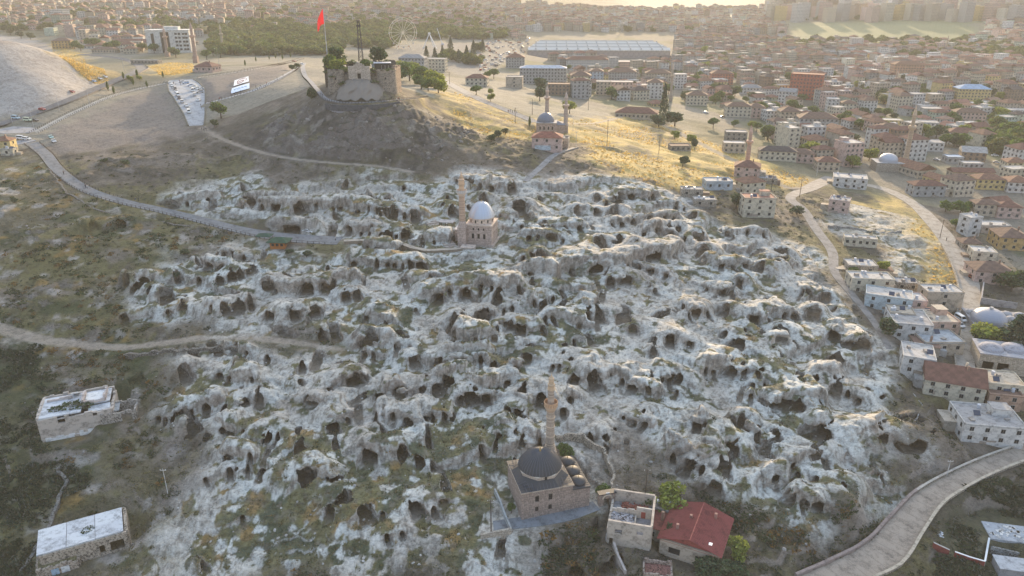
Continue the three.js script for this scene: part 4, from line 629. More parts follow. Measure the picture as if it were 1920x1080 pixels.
function walled(pts, name, label, cat, h, t, mat, o = {}) {   // a low wall that follows the ground
  if (o.rag) { const q = []; for (let i = 0; i + 1 < pts.length; i++) { const n = Math.max(1, Math.round(pts[i].distanceTo(pts[i + 1]) / 1.3)); for (let k = 0; k < n; k++) { const p = pts[i].clone().lerp(pts[i + 1], k / n); p.x += n2(p.z * .7, p.x * .7) * .5; p.z += n2(p.x * .7, p.z * .7 + 9) * .5; p.y = ground(p.x, p.z); q.push(p); } } q.push(pts[pts.length - 1]); pts = q; }
  const g = thing(name, label, cat, pts[0]), m = new MB(), c = new MB(), p0 = pts[0];
  for (let i = 0; i + 1 < pts.length; i++) { const a = pts[i], b = pts[i + 1], dx = b.x - a.x, dz = b.z - a.z, l = Math.hypot(dx, dz), nx = dz / l * t / 2, nz = -dx / l * t / 2, P = (q, s, y) => [q.x + nx * s - p0.x, q.y + y - p0.y, q.z + nz * s - p0.z], ha = h * (1 - (o.rag || 0) * (n2(i * 1.7, 3) * .5 + .5)), hb = h * (1 - (o.rag || 0) * (n2((i + 1) * 1.7, 3) * .5 + .5)), lo = o.low ?? -1; m.quad(P(a, 1, lo), P(b, 1, lo), P(b, 1, hb), P(a, 1, ha)).quad(P(b, -1, lo), P(a, -1, lo), P(a, -1, ha), P(b, -1, hb)).quad(P(a, 1, ha), P(b, 1, hb), P(b, -1, hb), P(a, -1, ha)).quad(P(a, -1, lo), P(a, 1, lo), P(a, 1, ha), P(a, -1, ha)).quad(P(b, 1, lo), P(b, -1, lo), P(b, -1, hb), P(b, 1, hb)); if (o.cap) { const e = 1.35; c.quad(P(a, e, ha + .12), P(b, e, hb + .12), P(b, -e, hb + .12), P(a, -e, ha + .12)).quad(P(a, e, ha + .003), P(b, e, hb + .003), P(b, e, hb + .12), P(a, e, ha + .12)).quad(P(b, -e, hb + .003), P(a, -e, ha + .003), P(a, -e, ha + .12), P(b, -e, hb + .12)); } }
  m.build('wall', mat, g); if (o.cap) c.build('coping', o.cap, g); return g;
}
function fence(pts, label, h, gap, mat, o = {}) {
  const g = thing(o.name || 'fence', label, o.cat || 'fence', pts[0]), m = new MB(), rl = new MB(), p0 = pts[0]; let acc = 0;
  for (let i = 0; i + 1 < pts.length; i++) { const a = pts[i], b = pts[i + 1], l = a.distanceTo(b); while (acc < l) { const q = a.clone().lerp(b, acc / l).sub(p0); m.box(q.x, q.y - .2, q.z, o.w || .16, h + .2, o.w || .16); acc += gap; } acc -= l; for (const y of o.rails || [.9]) { const A = a.clone().sub(p0), B = b.clone().sub(p0); rl.tube([[A.x, A.y + h * y, A.z], [B.x, B.y + h * y, B.z]], o.rr || .05, 4); } }
  const s = m.build('post', mat, g); s.userData = { kind: 'stuff' }; rl.build('rail', o.rail || mat, g); return g;
}

// ---------------------------------------------------------------- houses
const COLS = { cream: [.58, .52, .40], white: [.60, .58, .54], grey: [.40, .39, .37], pink: [.55, .40, .34], beige: [.50, .42, .32], yellow: [.60, .47, .22], stone: [.42, .37, .30], brown: [.30, .22, .16], blue: [.40, .47, .52], green: [.42, .48, .38], red: [.38, .13, .09], ochre: [.5, .33, .14] };
const ROOFS = { red: [.22, .105, .075], orange: [.27, .14, .09], brown: [.21, .13, .095], dark: [.10, .08, .075], grey: [.34, .33, .32], pale: [.46, .44, .41], silver: [.50, .53, .57], blue: [.33, .44, .56] };
const FARGLASS = M('glass', .07, .07, .075, { rough: .4 });
const FRAME = M('paint', .42, .40, .37, { rough: .7 });
const WIN = (() => { const f = new MB(); f.box(0, -.7, 0, 1.2, 1.4, .12, 0, 31); const p = new MB(); p.box(-.28, -.62, .035, .52, 1.24, .1, 0, 1).box(.28, -.62, .035, .52, 1.24, .1, 0, 1); return { f: f.geo(), p: p.geo() }; })();
function windowOn(g, x, y, z, ry, sw = 1, sh = 1, frame = FRAME) { const w = put('window', WIN.f, frame, g); w.position.set(x, y, z); w.rotation.y = ry; w.scale.set(sw, sh, 1); put('pane', WIN.p, GLASS, w); return w; }
function shell(o, mbs, X = 0, Y = 0, Z = 0, ry = 0, fine = 2) {   // pours a house into builders { wall, roof, win, trim }
  const { w, d } = o, H = o.H, c = Math.cos(ry), s = Math.sin(ry), at2 = (x, z) => [X + x * c + z * s, Z - x * s + z * c];
  mbs.wall.box(X, Y - 4, Z, w, H + 4, d, ry, 31);
  if (o.roof === 'flat') { const t = .35; mbs.roof.box(X, Y + H, Z, w + .3, .14, d + .3, ry); for (const [x, z, a, b] of [[0, d / 2, w, .2], [0, -d / 2, w, .2], [w / 2, 0, .2, d - .41], [-w / 2, 0, .2, d - .41]]) { const [u, v] = at2(x, z); mbs.wall.box(u, Y + H + .14, v, a, t, b, ry); } if (o.hut) { const [u, v] = at2(w * .22, -d * .18); mbs.wall.box(u, Y + H + .14, v, w * .3, 2.1, d * .35, ry); mbs.roof.box(u, Y + H + 2.24, v, w * .3 + .3, .12, d * .35 + .3, ry); } }
  else if (o.roof === 'gable') mbs.roof.gable(X, Y + H + .15, Z, w + .8, d + .8, o.rh || Math.min(w, d) * .24, ry);
  else if (o.roof === 'mono') { mbs.roof.box(X, Y + H, Z, w + .4, .2, d + .4, ry); }
  else mbs.roof.hip(X, Y + H + .15, Z, w + .9, d + .9, o.rh || Math.min(w, d) * .24, ry);
  if (o.roof === 'gable') { const h = (o.rh || Math.min(w, d) * .24) * .86, P = (x, y, z) => { const q = at2(x, z); return [q[0], Y + H + y, q[1]]; }; if (w >= d) for (const e of [-1, 1]) mbs.wall.tri(P(e * w / 2, 0, d / 2), P(e * w / 2, 0, -d / 2), P(e * w / 2, h, 0)); else for (const e of [-1, 1]) mbs.wall.tri(P(w / 2, 0, e * d / 2), P(-w / 2, 0, e * d / 2), P(0, h, e * d / 2)); }
  if (o.chim) { const [u, v] = at2(w * .2, -d * .1); mbs.wall.box(u, Y + H, v, .6, (o.rh || Math.min(w, d) * .24) + .9, .6, ry); }
  if (fine && mbs.win) for (let f = 0; f < o.floors; f++) for (const [L, out, a] of [[w, d / 2, 0], [w, -d / 2, Math.PI], [d, w / 2, Math.PI / 2], [d, -w / 2, -Math.PI / 2]]) {
    if (fine < 2 && a !== 0 && Math.sign(a) !== Math.sign(o.sideSeen || 1)) continue; if (a === Math.PI) continue;
    const n = Math.max(1, Math.floor(L / (o.pitch || 2.9)));
    for (let i = 0; i < n; i++) { const u = (i + .5) / n * L - L / 2, fh = H / o.floors, y = Y + f * fh + fh * .36, [lx, lz] = a === 0 ? [u, out + .02] : a > 0 ? [out + .02, -u] : [out - .02, u], [gx, gz] = at2(lx, lz); mbs.win.box(gx, y, gz, Math.min(1.3, L / n * .5), Math.min(1.5, fh * .46), .1, ry + a, 1 | 4 | 8 | 16); }
  }
}
// a house that is a thing of its own: px, py is the foot of its front wall
function house(px, py, o, label) {
  const ry = (o.turn || 0) * Math.PI / 180, p = o.pos || at(px, py), fx = Math.sin(ry), fz = Math.cos(ry), c = o.pos ? p.clone() : V3(p.x - fx * o.d / 2, p.y, p.z - fz * o.d / 2); if (!o.pos) c.y = p.y;
  o.H = o.H || o.floors * (o.fh || 2.9);
  const g = thing(o.name || 'house', label, o.cat || 'house', c, ry, o.group), b = { wall: new MB(), roof: new MB(), win: o.many ? new MB() : null };
  shell(o, b, 0, 0, 0, 0);
  const wc = COLS[o.wall] || o.wall, rc = ROOFS[o.rc] || COLS[o.rc] || o.rc || ROOFS.grey, wk = o.wk || 'plaster';
  b.wall.build('wall', M(wk, ...wc), g); b.roof.build('roof', M(o.roof === 'flat' || o.roof === 'mono' || o.rc === 'silver' || o.rc === 'blue' ? 'plaster' : 'tiles', ...rc), g);
  if (b.win) { const w = b.win.build('window', FARGLASS, g); if (w) w.userData = { kind: 'stuff' }; }
  else for (let f = 0; f < o.floors; f++) for (const [L, out, a] of [[o.w, o.d / 2, 0], [o.d, o.w / 2, Math.PI / 2], [o.d, -o.w / 2, -Math.PI / 2]]) { const n = Math.max(1, Math.floor(L / (o.pitch || 4))), fh = o.H / o.floors; for (let i = 0; i < n; i++) { const u = (i + .5) / n * L - L / 2; windowOn(g, a === 0 ? u : a > 0 ? out : out, f * fh + fh * .58, a === 0 ? out : -u * Math.sign(a), a, o.ws || 1, o.wh || 1, o.frame || FRAME); } }
  if (o.door) { const m = new MB(); m.box(o.door * o.w, 0, o.d / 2, 1.1, 2.1, .14); m.build('door', WOOD, g); }
  if (!o.many) {   // what gathers on and against such houses
    const q = rng(Math.round(Math.abs(c.x * 31 + c.z * 17)) + 3), H = o.H, W = o.w, D = o.d; if (q() < .75) { const an = new MB(), s = q() < .5 ? -1 : 1, aw = 2 + q() * 2, ah = H * (.4 + q() * .25); an.box(s * (W / 2 + aw / 2 - .02), -4, (q() - .5) * D * .4, aw, ah + 4, D * (.35 + q() * .25)); const a = an.build('annex', M('plaster', ...COLS[pick2(q, ['stone', 'beige', 'grey', 'brown'])]), g); void a; }
    if (o.roof === 'flat') { const k = 2 + Math.floor(q() * 3); for (let i = 0; i < k; i++) { const x = (q() - .5) * W * .75, z = (q() - .5) * D * .7; q() < .5 ? new MB().box(x, H + .14, z, .5 + q() * 1.4, .3 + q() * .9, .5 + q() * 1.2, q() * .4).build('roof_box', M('plaster', .36, .32, .28), g) : new MB().cyl(x, H + .14, z, .5, .5, 1.1, 10).build('water_tank', M('zinc', .5, .52, .55, { rough: .5 }), g); } if (q() < .6) { const sp = new MB(), x = (q() - .5) * W * .5, z = (q() - .5) * D * .5; sp.quad([x, H + .3, z + .8], [x + 1.8, H + .3, z + .8], [x + 1.8, H + 1.3, z - .5], [x, H + 1.3, z - .5]).build('solar_panel', M('panel', .03, .04, .07, { rough: .3 }), g); } } else new MB().box(W * .2, H, D * .1, .6, Math.min(W, D) * .24 + 1, .6).build('chimney', M('plaster', .3, .2, .15), g);
    for (let i = 0; i < 2; i++) new MB().box((q() - .5) * W * .7, -.5 + q() * H * .25, D / 2 + .008 + i * .004, .8 + q() * 2, .5 + q() * 1.2, .02, 0, 1).build('worn_plaster', M('plaster', .33, .28, .23), g);
  }
  if (o.extra) o.extra(g, o);
  return g;
}

// ---------------------------------------------------------------- trees
function treeProto(kind, seed) {
  const r = rng(seed), g = new THREE.Group(), tr = new MB(), H = 1, pts = [], col = { round: [.10, .15, .03], dark: [.055, .085, .028], yellow: [.22, .25, .04], conifer: [.035, .06, .028], poplar: [.12, .16, .04] }[kind];
  const tall = kind === 'poplar' || kind === 'conifer';
  tr.cyl(0, -.08, 0, .035, .02, tall ? .3 : .42, 7);
  const lobes = []; if (!tall) for (let i = 0; i < 9; i++) { const a = r() * 6.283, q = Math.sqrt(r()) * .27, y = .36 + r() * .42; lobes.push([Math.cos(a) * q, y, Math.sin(a) * q, .15 + r() * .12]); tr.tube([[0, .3, 0], [Math.cos(a) * q * .5, .42, Math.sin(a) * q * .5], [Math.cos(a) * q, y, Math.sin(a) * q]], .011, 5); }
  else for (let i = 0; i < 9; i++) { const t = i / 8, w = kind === 'poplar' ? .11 * Math.sin(.5 + t * 2.4) : .23 * (1 - t) + .02; lobes.push([0, .2 + t * .74, 0, w + .02]); }
  const N = tall ? 620 : 1050, P = new Float32Array(N * 18), C = new Float32Array(N * 18); let k = 0;
  const q = new THREE.Quaternion(), e = new THREE.Euler(), v = new THREE.Vector3();
  for (let i = 0; i < N; i++) {
    const L = lobes[Math.floor(r() * lobes.length)], a = r() * 6.283, u = r() * 2 - 1, rad = L[3] * Math.cbrt(.25 + r() * .75) * (1 + (r() - .5) * .35), s = Math.sqrt(1 - u * u), cx = L[0] + Math.cos(a) * s * rad, cy = L[1] + u * rad * (tall ? 1.2 : .85), cz = L[2] + Math.sin(a) * s * rad;
    e.set(r() * 6.28, r() * 6.28, r() * 6.28); q.setFromEuler(e); const z = (tall ? .036 : .05) * (.7 + r() * .7), t = .6 + r() * .9;
    const quad = [[-1, -.5, 0], [1, -.5, .2], [.6, .6, 0], [-1, -.5, 0], [.6, .6, 0], [-.7, .5, .25]];
    for (const w of quad) { v.set(w[0] * z, w[1] * z, w[2] * z).applyQuaternion(q); P[k] = cx + v.x; P[k + 1] = cy + v.y; P[k + 2] = cz + v.z; C[k] = col[0] * t; C[k + 1] = col[1] * t; C[k + 2] = col[2] * t; k += 3; }
  }
  const geo = new THREE.BufferGeometry(); geo.setAttribute('position', new THREE.BufferAttribute(P, 3)); geo.setAttribute('color', new THREE.BufferAttribute(C, 3)); geo.computeVertexNormals();
  put('trunk', tr.geo(), M('bark', .10, .075, .055), g); put('crown', geo, LEAF, g); return g;
}
const LEAF = new THREE.MeshPhysicalMaterial({ name: 'leaves', vertexColors: true, roughness: 1, transmission: .35, thickness: 0 }); LEAF.color.setRGB(1, 1, 1);
const TREES = {}; for (const [k, s] of [['round', 1], ['dark', 2], ['yellow', 3], ['conifer', 4], ['poplar', 5]]) TREES[k] = [treeProto(k, s * 11), treeProto(k, s * 11 + 5)];
function tree(kind, p, h, label, o = {}) { const t = pick(TREES[kind]).clone(); t.name = numbered(o.name || 'tree'); t.position.copy(p); t.position.y += o.dy || 0; t.scale.set(h * (o.wide || 1), h, h * (o.wide || 1)); t.rotation.y = R() * 6.28; tag(t, label, o.cat || 'tree', o.group); scene.add(t); return t; }

// ---------------------------------------------------------------- cars, people, poles
const GREY = M('tyre', .03, .03, .03);
function carProto(kind) {
  const g = new THREE.Group(), b = new MB(), gl = new MB(), W = 1.76, prof = kind === 'van' ? [[-2.3, .35], [2.35, .35], [2.35, .95], [1.75, 1.15], [1.2, 2.05], [-2.2, 2.1], [-2.3, 1.9]] : kind === 'suv' ? [[-2.15, .35], [2.15, .35], [2.15, .9], [1.15, 1.05], [.5, 1.62], [-1.9, 1.66], [-2.15, 1.2]] : [[-2.15, .3], [2.15, .3], [2.15, .72], [1.15, .9], [.35, 1.42], [-1.05, 1.44], [-1.75, .98], [-2.15, .92]];
  const inset = (y) => y > 1.0 ? W / 2 - .16 * (y - 1) : W / 2;
  for (let i = 0; i < prof.length; i++) { const a = prof[i], c = prof[(i + 1) % prof.length]; b.quad([-inset(a[1]), a[1], a[0]], [inset(a[1]), a[1], a[0]], [inset(c[1]), c[1], c[0]], [-inset(c[1]), c[1], c[0]]); }
  for (const s of [-1, 1]) { const sh = new THREE.Shape(prof.map((q) => new THREE.Vector2(q[0], q[1]))); for (const t of THREE.ShapeUtils.triangulateShape(sh.getPoints(), [])) b.tri(...t.map((i) => [s * inset(prof[i][1]), prof[i][1], prof[i][0]])); }
  b.build('body', WHITE, g);
  const win = kind === 'van' ? { ws: [[1.72, 1.18], [1.24, 1.98]], sd: [[1.5, 1.25], [1.12, 1.85], [-2, 1.88], [-2, 1.25]], bk: [[-2.28, 1.2], [-2.21, 1.95]] } : kind === 'suv' ? { ws: [[1.1, 1.08], [.56, 1.56]], sd: [[.9, 1.08], [.42, 1.54], [-1.7, 1.56], [-1.8, 1.1]], bk: [[-2.1, 1.22], [-1.93, 1.58]] } : { ws: [[1.08, .93], [.4, 1.38]], sd: [[.8, .95], [.25, 1.36], [-.95, 1.36], [-1.4, .98]], bk: [[-1.68, 1.02], [-1.12, 1.4]] };
  for (const [[z0, y0], [z1, y1]] of [win.ws, win.bk]) { const s = z0 > 0 ? .025 : -.025; gl.quad([-inset(y0) + .1, y0 + .02, z0 + s], [inset(y0) - .1, y0 + .02, z0 + s], [inset(y1) - .1, y1 + .02, z1 + s], [-inset(y1) + .1, y1 + .02, z1 + s]); }
  for (const s of [-1, 1]) gl.quad(...win.sd.map(([z, y]) => [s * (inset(y) + .012), y, z])); gl.build('window', GLASS, g);
  for (const s of [-1, 1]) for (const z of [-1.35, 1.35]) { const w = put('wheel', WHEEL, GREY, g); w.position.set(s * .8, .33, z); }
  const l = new MB(); for (const s of [-1, 1]) l.box(s * .62, .62, 2.16, .34, .14, .04); l.build('headlight', M('lamp_glass', .7, .7, .68, { rough: .2 }), g);
  const t = new MB(); for (const s of [-1, 1]) t.box(s * .68, kind === 'van' ? .9 : .75, kind === 'van' ? -2.31 : -2.16, .22, .2, .04); t.build('tail_light', M('tail_glass', .35, .02, .02, { rough: .3 }), g);
  return g;
}
const WHEEL = (() => { const g = new THREE.CylinderGeometry(.33, .33, .22, 12); g.rotateZ(Math.PI / 2); return g; })();
const CARS = { car: carProto('car'), van: carProto('van'), suv: carProto('suv') };
function car(kind, p, ry, color, label, name) { const c = CARS[kind].clone(); c.name = numbered(name || (kind === 'van' ? 'parked_van' : 'parked_car')); c.position.copy(p); c.position.y += .1; c.rotation.y = ry * Math.PI / 180; c.children[0].material = M('car_paint', ...color, { rough: .3 }); tag(c, label, kind === 'van' ? 'van' : 'car'); scene.add(c); return c; }
// a standing figure as one continuous surface
function figure() {
  const J = [[[0, .93, 0], [0, 1.38, 0], .15, .17], [[-.17, 1.38, 0], [.17, 1.38, 0], .08, .08], [[0, 1.42, 0], [0, 1.56, .01], .06, .06], [[0, 1.62, .015], [0, 1.66, .01], .1, .1], [[-.21, 1.37, 0], [-.25, 1.08, .02], .06, .045], [[-.25, 1.08, .02], [-.24, .82, .08], .045, .035], [[.21, 1.37, 0], [.25, 1.08, .02], .06, .045], [[.25, 1.08, .02], [.24, .82, .08], .045, .035], [[-.09, .92, 0], [-.1, .5, .04], .095, .065], [[-.1, .5, .04], [-.1, .07, -.03], .065, .045], [[.09, .92, 0], [.1, .5, 0], .095, .065], [[.1, .5, 0], [.11, .07, -.06], .065, .045], [[-.1, .04, -.03], [-.11, .03, .16], .045, .035], [[.11, .04, -.06], [.12, .03, .13], .045, .035]].map(([a, b, r0, r1]) => [V3(...a), V3(...b), r0, r1]);
  const s = .045, nx = 16, ny = 41, nz = 12, f = new Float32Array(nx * ny * nz), p = V3(0, 0, 0), q = V3(0, 0, 0), o = [-.36, -.05, -.22];
  for (let k = 0; k < nz; k++) for (let j = 0; j < ny; j++) for (let i = 0; i < nx; i++) { p.set(o[0] + i * s, o[1] + j * s, o[2] + k * s); let d = 9; for (const [a, b, r0, r1] of J) { const t = clamp(q.subVectors(p, a).dot(new THREE.Vector3().subVectors(b, a)) / Math.max(1e-6, a.distanceToSquared(b))); const e = p.distanceTo(q.copy(a).lerp(b, t)) - lerp(r0, r1, t), h = Math.max(0, .05 - Math.abs(d - e)) / .05; d = Math.min(d, e) - h * h * .0125; } f[(k * ny + j) * nx + i] = d; }
  const idx = new Map(), P = [], T = [], cx = [[0,0,0],[1,0,0],[0,1,0],[1,1,0],[0,0,1],[1,0,1],[0,1,1],[1,1,1]], O = (i, j, k) => (k * ny + j) * nx + i;
  for (let k = 0; k < nz - 1; k++) for (let j = 0; j < ny - 1; j++) for (let i = 0; i < nx - 1; i++) { let n = 0, x = 0, y = 0, z = 0; for (let a = 0; a < 8; a++) for (let b = a + 1; b < 8; b++) { if (cx[a].reduce((t, c, m) => t + Math.abs(c - cx[b][m]), 0) !== 1) continue; const u = f[O(i + cx[a][0], j + cx[a][1], k + cx[a][2])], v = f[O(i + cx[b][0], j + cx[b][1], k + cx[b][2])]; if (u < 0 !== v < 0) { const t = u / (u - v); x += lerp(cx[a][0], cx[b][0], t); y += lerp(cx[a][1], cx[b][1], t); z += lerp(cx[a][2], cx[b][2], t); n++; } } if (n) { idx.set(O(i, j, k), P.length / 3); P.push(o[0] + (i + x / n) * s, o[1] + (j + y / n) * s, o[2] + (k + z / n) * s); } }
  const quad = (a, b, c, d) => { const v = [a, b, c, d].map((t) => idx.get(t)); if (v.every((t) => t !== undefined)) T.push(v[0], v[1], v[2], v[0], v[2], v[3]); };
  for (let k = 1; k < nz - 1; k++) for (let j = 1; j < ny - 1; j++) for (let i = 1; i < nx - 1; i++) { const a = f[O(i, j, k)] < 0; if (a !== f[O(i + 1, j, k)] < 0) quad(O(i, j - 1, k - 1), O(i, j, k - 1), O(i, j, k), O(i, j - 1, k)); if (a !== f[O(i, j + 1, k)] < 0) quad(O(i - 1, j, k - 1), O(i - 1, j, k), O(i, j, k), O(i, j, k - 1)); if (a !== f[O(i, j, k + 1)] < 0) quad(O(i - 1, j - 1, k), O(i, j - 1, k), O(i, j, k), O(i - 1, j, k)); }
  return { P, T };
}
const FIG = figure();
const FIGURES = [[[.03, .035, .05], [.03, .03, .035]], [[.55, .53, .5], [.04, .045, .07]], [[.3, .05, .04], [.05, .05, .06]], [[.07, .08, .12], [.25, .22, .18]], [[.03, .03, .03], [.03, .03, .03]]].map(([top, low]) => {
  const g = new THREE.BufferGeometry(), C = []; for (let i = 0; i < FIG.P.length; i += 3) { const y = FIG.P[i + 1], c = y > 1.66 ? [.03, .022, .018] : y > 1.47 || (y < .92 && Math.abs(FIG.P[i]) > .19) ? [.35, .22, .15] : y > .9 ? top : y < .08 ? [.03, .03, .03] : low; C.push(...c); }
  g.setAttribute('position', new THREE.BufferAttribute(new Float32Array(FIG.P), 3)); g.setAttribute('color', new THREE.BufferAttribute(new Float32Array(C), 3)); g.setIndex(FIG.T); g.computeVertexNormals(); return g;
});
const SKIN = new THREE.MeshStandardMaterial({ name: 'clothes', vertexColors: true, roughness: .9 });
function person(px, py, k, label, group, dy = .1) { const p = at(px, py), o = put('person', FIGURES[k], SKIN); o.position.set(p.x, p.y + dy, p.z); o.rotation.y = R() * 6.28; o.scale.setScalar(.97 + R() * .1); return tag(o, label, 'person', group); }
function pole(px, py, h, kind, label, o = {}) {
  const p = at(px, py), g = thing(kind === 'lamp' ? 'street_lamp' : kind === 'light' ? 'floodlight_mast' : 'utility_pole', label, kind === 'lamp' ? 'street lamp' : kind === 'light' ? 'floodlight mast' : 'utility pole', p, (o.turn || 0) * Math.PI / 180), m = new MB();
  m.cyl(0, -.5, 0, kind === 'wood' ? .16 : .11, kind === 'wood' ? .1 : .06, h + .5, 8).build('shaft', kind === 'wood' ? M('timber', .07, .055, .045) : kind === 'pale' ? PALE : M('galvanised', .35, .36, .37, { rough: .5 }), g);
  if (kind === 'lamp') { new MB().tube([[0, h - .1, 0], [.5, h + .35, 0], [1.5, h + .45, 0]], .04, 5).build('arm', M('galvanised', .35, .36, .37, { rough: .5 }), g); new MB().box(1.75, h + .36, 0, .7, .14, .26).build('lamp_head', WHITE, g); }
  else if (kind === 'light') new MB().box(0, h, 0, 2.2, .5, .3).build('lamp_head', WHITE, g);
  else { new MB().box(0, h - .5, 0, 1.5, .1, .1).build('crossarm', kind === 'pale' ? PALE : M('timber', .07, .055, .045), g); const q = new MB(); for (const x of [-.65, 0, .65]) q.cyl(x, h - .4, 0, .05, .05, .22, 6); q.build('insulator', WHITE, g); }
  return g;
}
function scrubClump(n, r, col, seed) {   // a low mound of leaf-sized faces
  const q = rng(seed), P = [], C = [], e = new THREE.Euler(), v = new THREE.Vector3();
  for (let i = 0; i < n; i++) { const a = q() * 6.283, d = Math.sqrt(q()) * r, y = q() * (1 - d / r * .8) * r * .7, s = r * (.16 + q() * .2), t = .6 + q() * .8; e.set(q() * 6, q() * 6, q() * 6); for (const w of [[-1, -.5, 0], [1, -.4, .2], [0, .9, 0]]) { v.set(w[0] * s, w[1] * s, w[2] * s).applyEuler(e); P.push(Math.cos(a) * d + v.x, y + v.y, Math.sin(a) * d + v.z); C.push(col[0] * t, col[1] * t, col[2] * t); } }
  const g = new THREE.BufferGeometry(); g.setAttribute('position', new THREE.BufferAttribute(new Float32Array(P), 3)); g.setAttribute('color', new THREE.BufferAttribute(new Float32Array(C), 3)); g.computeVertexNormals(); return g;
}
// ---------------------------------------------------------------- roads
const ASPH = M('paving', .16, .165, .175), PAVE = M('paving', .30, .30, .31), GRAVEL = M('paving', .36, .32, .27), COBBLE = M('paving', .36, .30, .24), DIRT = M('paving', .27, .235, .19), DARKROAD = M('paving', .13, .13, .135);
ribbon('plaza', 'plaza', PAVE, { lift: .12 }); ribbon('plaza2', 'plaza', PAVE, { lift: .15 }); ribbon('access', 'access_road', M('paving', .19, .195, .20), { lift: .18 });
ribbon('mound_road', 'asphalt_road', DARKROAD); ribbon('promenade', 'promenade', M('paving', .38, .36, .32)); ribbon('promenade2', 'promenade', M('paving', .3, .27, .23)); ribbon('parking', 'car_park', M('paving', .36, .38, .40), { lift: .14 });
ribbon('stepped_walk', 'stepped_walk', M('paving', .36, .36, .36)); ribbon('castle_walk', 'castle_walk', M('paving', .24, .25, .27), { lift: .14 }); ribbon('back_road', 'asphalt_road', M('paving', .3, .28, .26)); ribbon('mosque_lane', 'lane', M('paving', .28, .27, .26)); ribbon('right_street', 'street', M('paving', .27, .25, .23)); ribbon('gravel_road', 'gravel_road', GRAVEL); ribbon('alley', 'alley', M('paving', .20, .22, .24));
{ // the big stones of the paved road: courses of slabs across it with drain lines
  const { r } = ribbon('cobbled_road', 'paved_road', COBBLE), road = scene.children[scene.children.length - 1], S = r.S, m = new MB();
  for (let i = 3; i < S.length - 2; i += 1) { const a = S[i - 1], b = S[i + 1], l = Math.hypot(b.x - a.x, b.z - a.z), nx = (b.z - a.z) / l, nz = -(b.x - a.x) / l, w = r.ws[i] / 2 - .3; m.tube([[S[i].x + nx * w, S[i].y + .11, S[i].z + nz * w], [S[i].x - nx * w, S[i].y + .11, S[i].z - nz * w]], .022, 4); }
  m.build('joint', M('paving', .23, .195, .155), road).userData = { kind: 'stuff' };
}

const POST = M('bollard', .045, .04, .035, { rough: .7 });
fence(sideLine('access', -1, .3, .02, .98), 'row of dark posts with a rail along the downhill edge of the access road', 1.1, 2.2, POST);
fence(sideLine('access', 1, .3, .02, .5), 'row of dark posts along the uphill edge of the upper access road', 1, 2.2, POST);
fence(sideLine('promenade', 1, .2), 'dark post fence along the far edge of the promenade by the mound', 1.1, 2, POST); fence(sideLine('promenade', -1, .2), 'dark post fence along the near edge of the promenade above the bare slope', 1.1, 2, POST);
fence(sideLine('promenade2', 1, .2), 'far post fence of the walk from the car park to the castle', 1.1, 2.4, POST); fence(sideLine('promenade2', -1, .2), 'near post fence of the walk above the banner slope', 1.1, 2.4, POST);
fence(sideLine('stepped_walk', -1, .2), 'post fence along the stepped walk below the two banners', 1.1, 1.8, POST); fence(sideLine('castle_walk', -1, .1), 'dark railing around the viewing walk below the castle', 1.1, 1.6, POST, { name: 'railing', cat: 'railing', rails: [.95, .5, .2], rr: .06 });
walled(sideLine('parking', 1, .3), 'left_kerb_hedge', 'low kerb wall along the left side of the car park', 'wall', .6, .5, M('plaster', .16, .15, .12)); walled(sideLine('parking', -1, .3), 'kerb_wall', 'low kerb wall along the right side of the car park', 'wall', .7, .6, M('plaster', .13, .13, .1));
const RUB = M('rubble', .40, .35, .28), RUBG = M('rubble', .36, .35, .33);
walled(sideLine('cobbled_road', -1, .25, .12, 1), 'parapet', 'stone parapet on the rock side of the paved road at lower right', 'wall', .8, .5, RUB, { cap: M('plaster', .5, .43, .33), low: -2 }); walled(sideLine('cobbled_road', 1, .25, .55, 1), 'parapet', 'stone parapet on the garden side of the paved road at lower right', 'wall', .8, .45, RUB, { cap: M('plaster', .5, .45, .38), low: -5 });
walled(sideLine('cobbled_road', 1, .4, .05, .56), 'retaining_wall', 'tall curved brown retaining wall dropping from the paved road', 'wall', .9, .7, M('plaster', .32, .25, .22), { low: -8 });
walled(sideLine('gravel_road', -1, .4, .52, 1), 'parapet', 'low stone wall along the right side of the gravel road', 'wall', 1, .5, RUB, { low: -3 });
walled(sideLine('mosque_lane', 1, .3, 0, .6), 'retaining_wall', 'rough stone wall under the lane of the upper mosque', 'wall', .6, .5, RUBG, { low: -3 });
walled(sideLine('mound_road', -1, 1, .05, .62), 'kerb_wall', 'long low dark wall at the foot of the bare mound', 'wall', .8, .5, M('plaster', .15, .14, .13));

for (const h of HOUSES) house(h.px, h.py, { ...h, pos: h.c }, h.label);

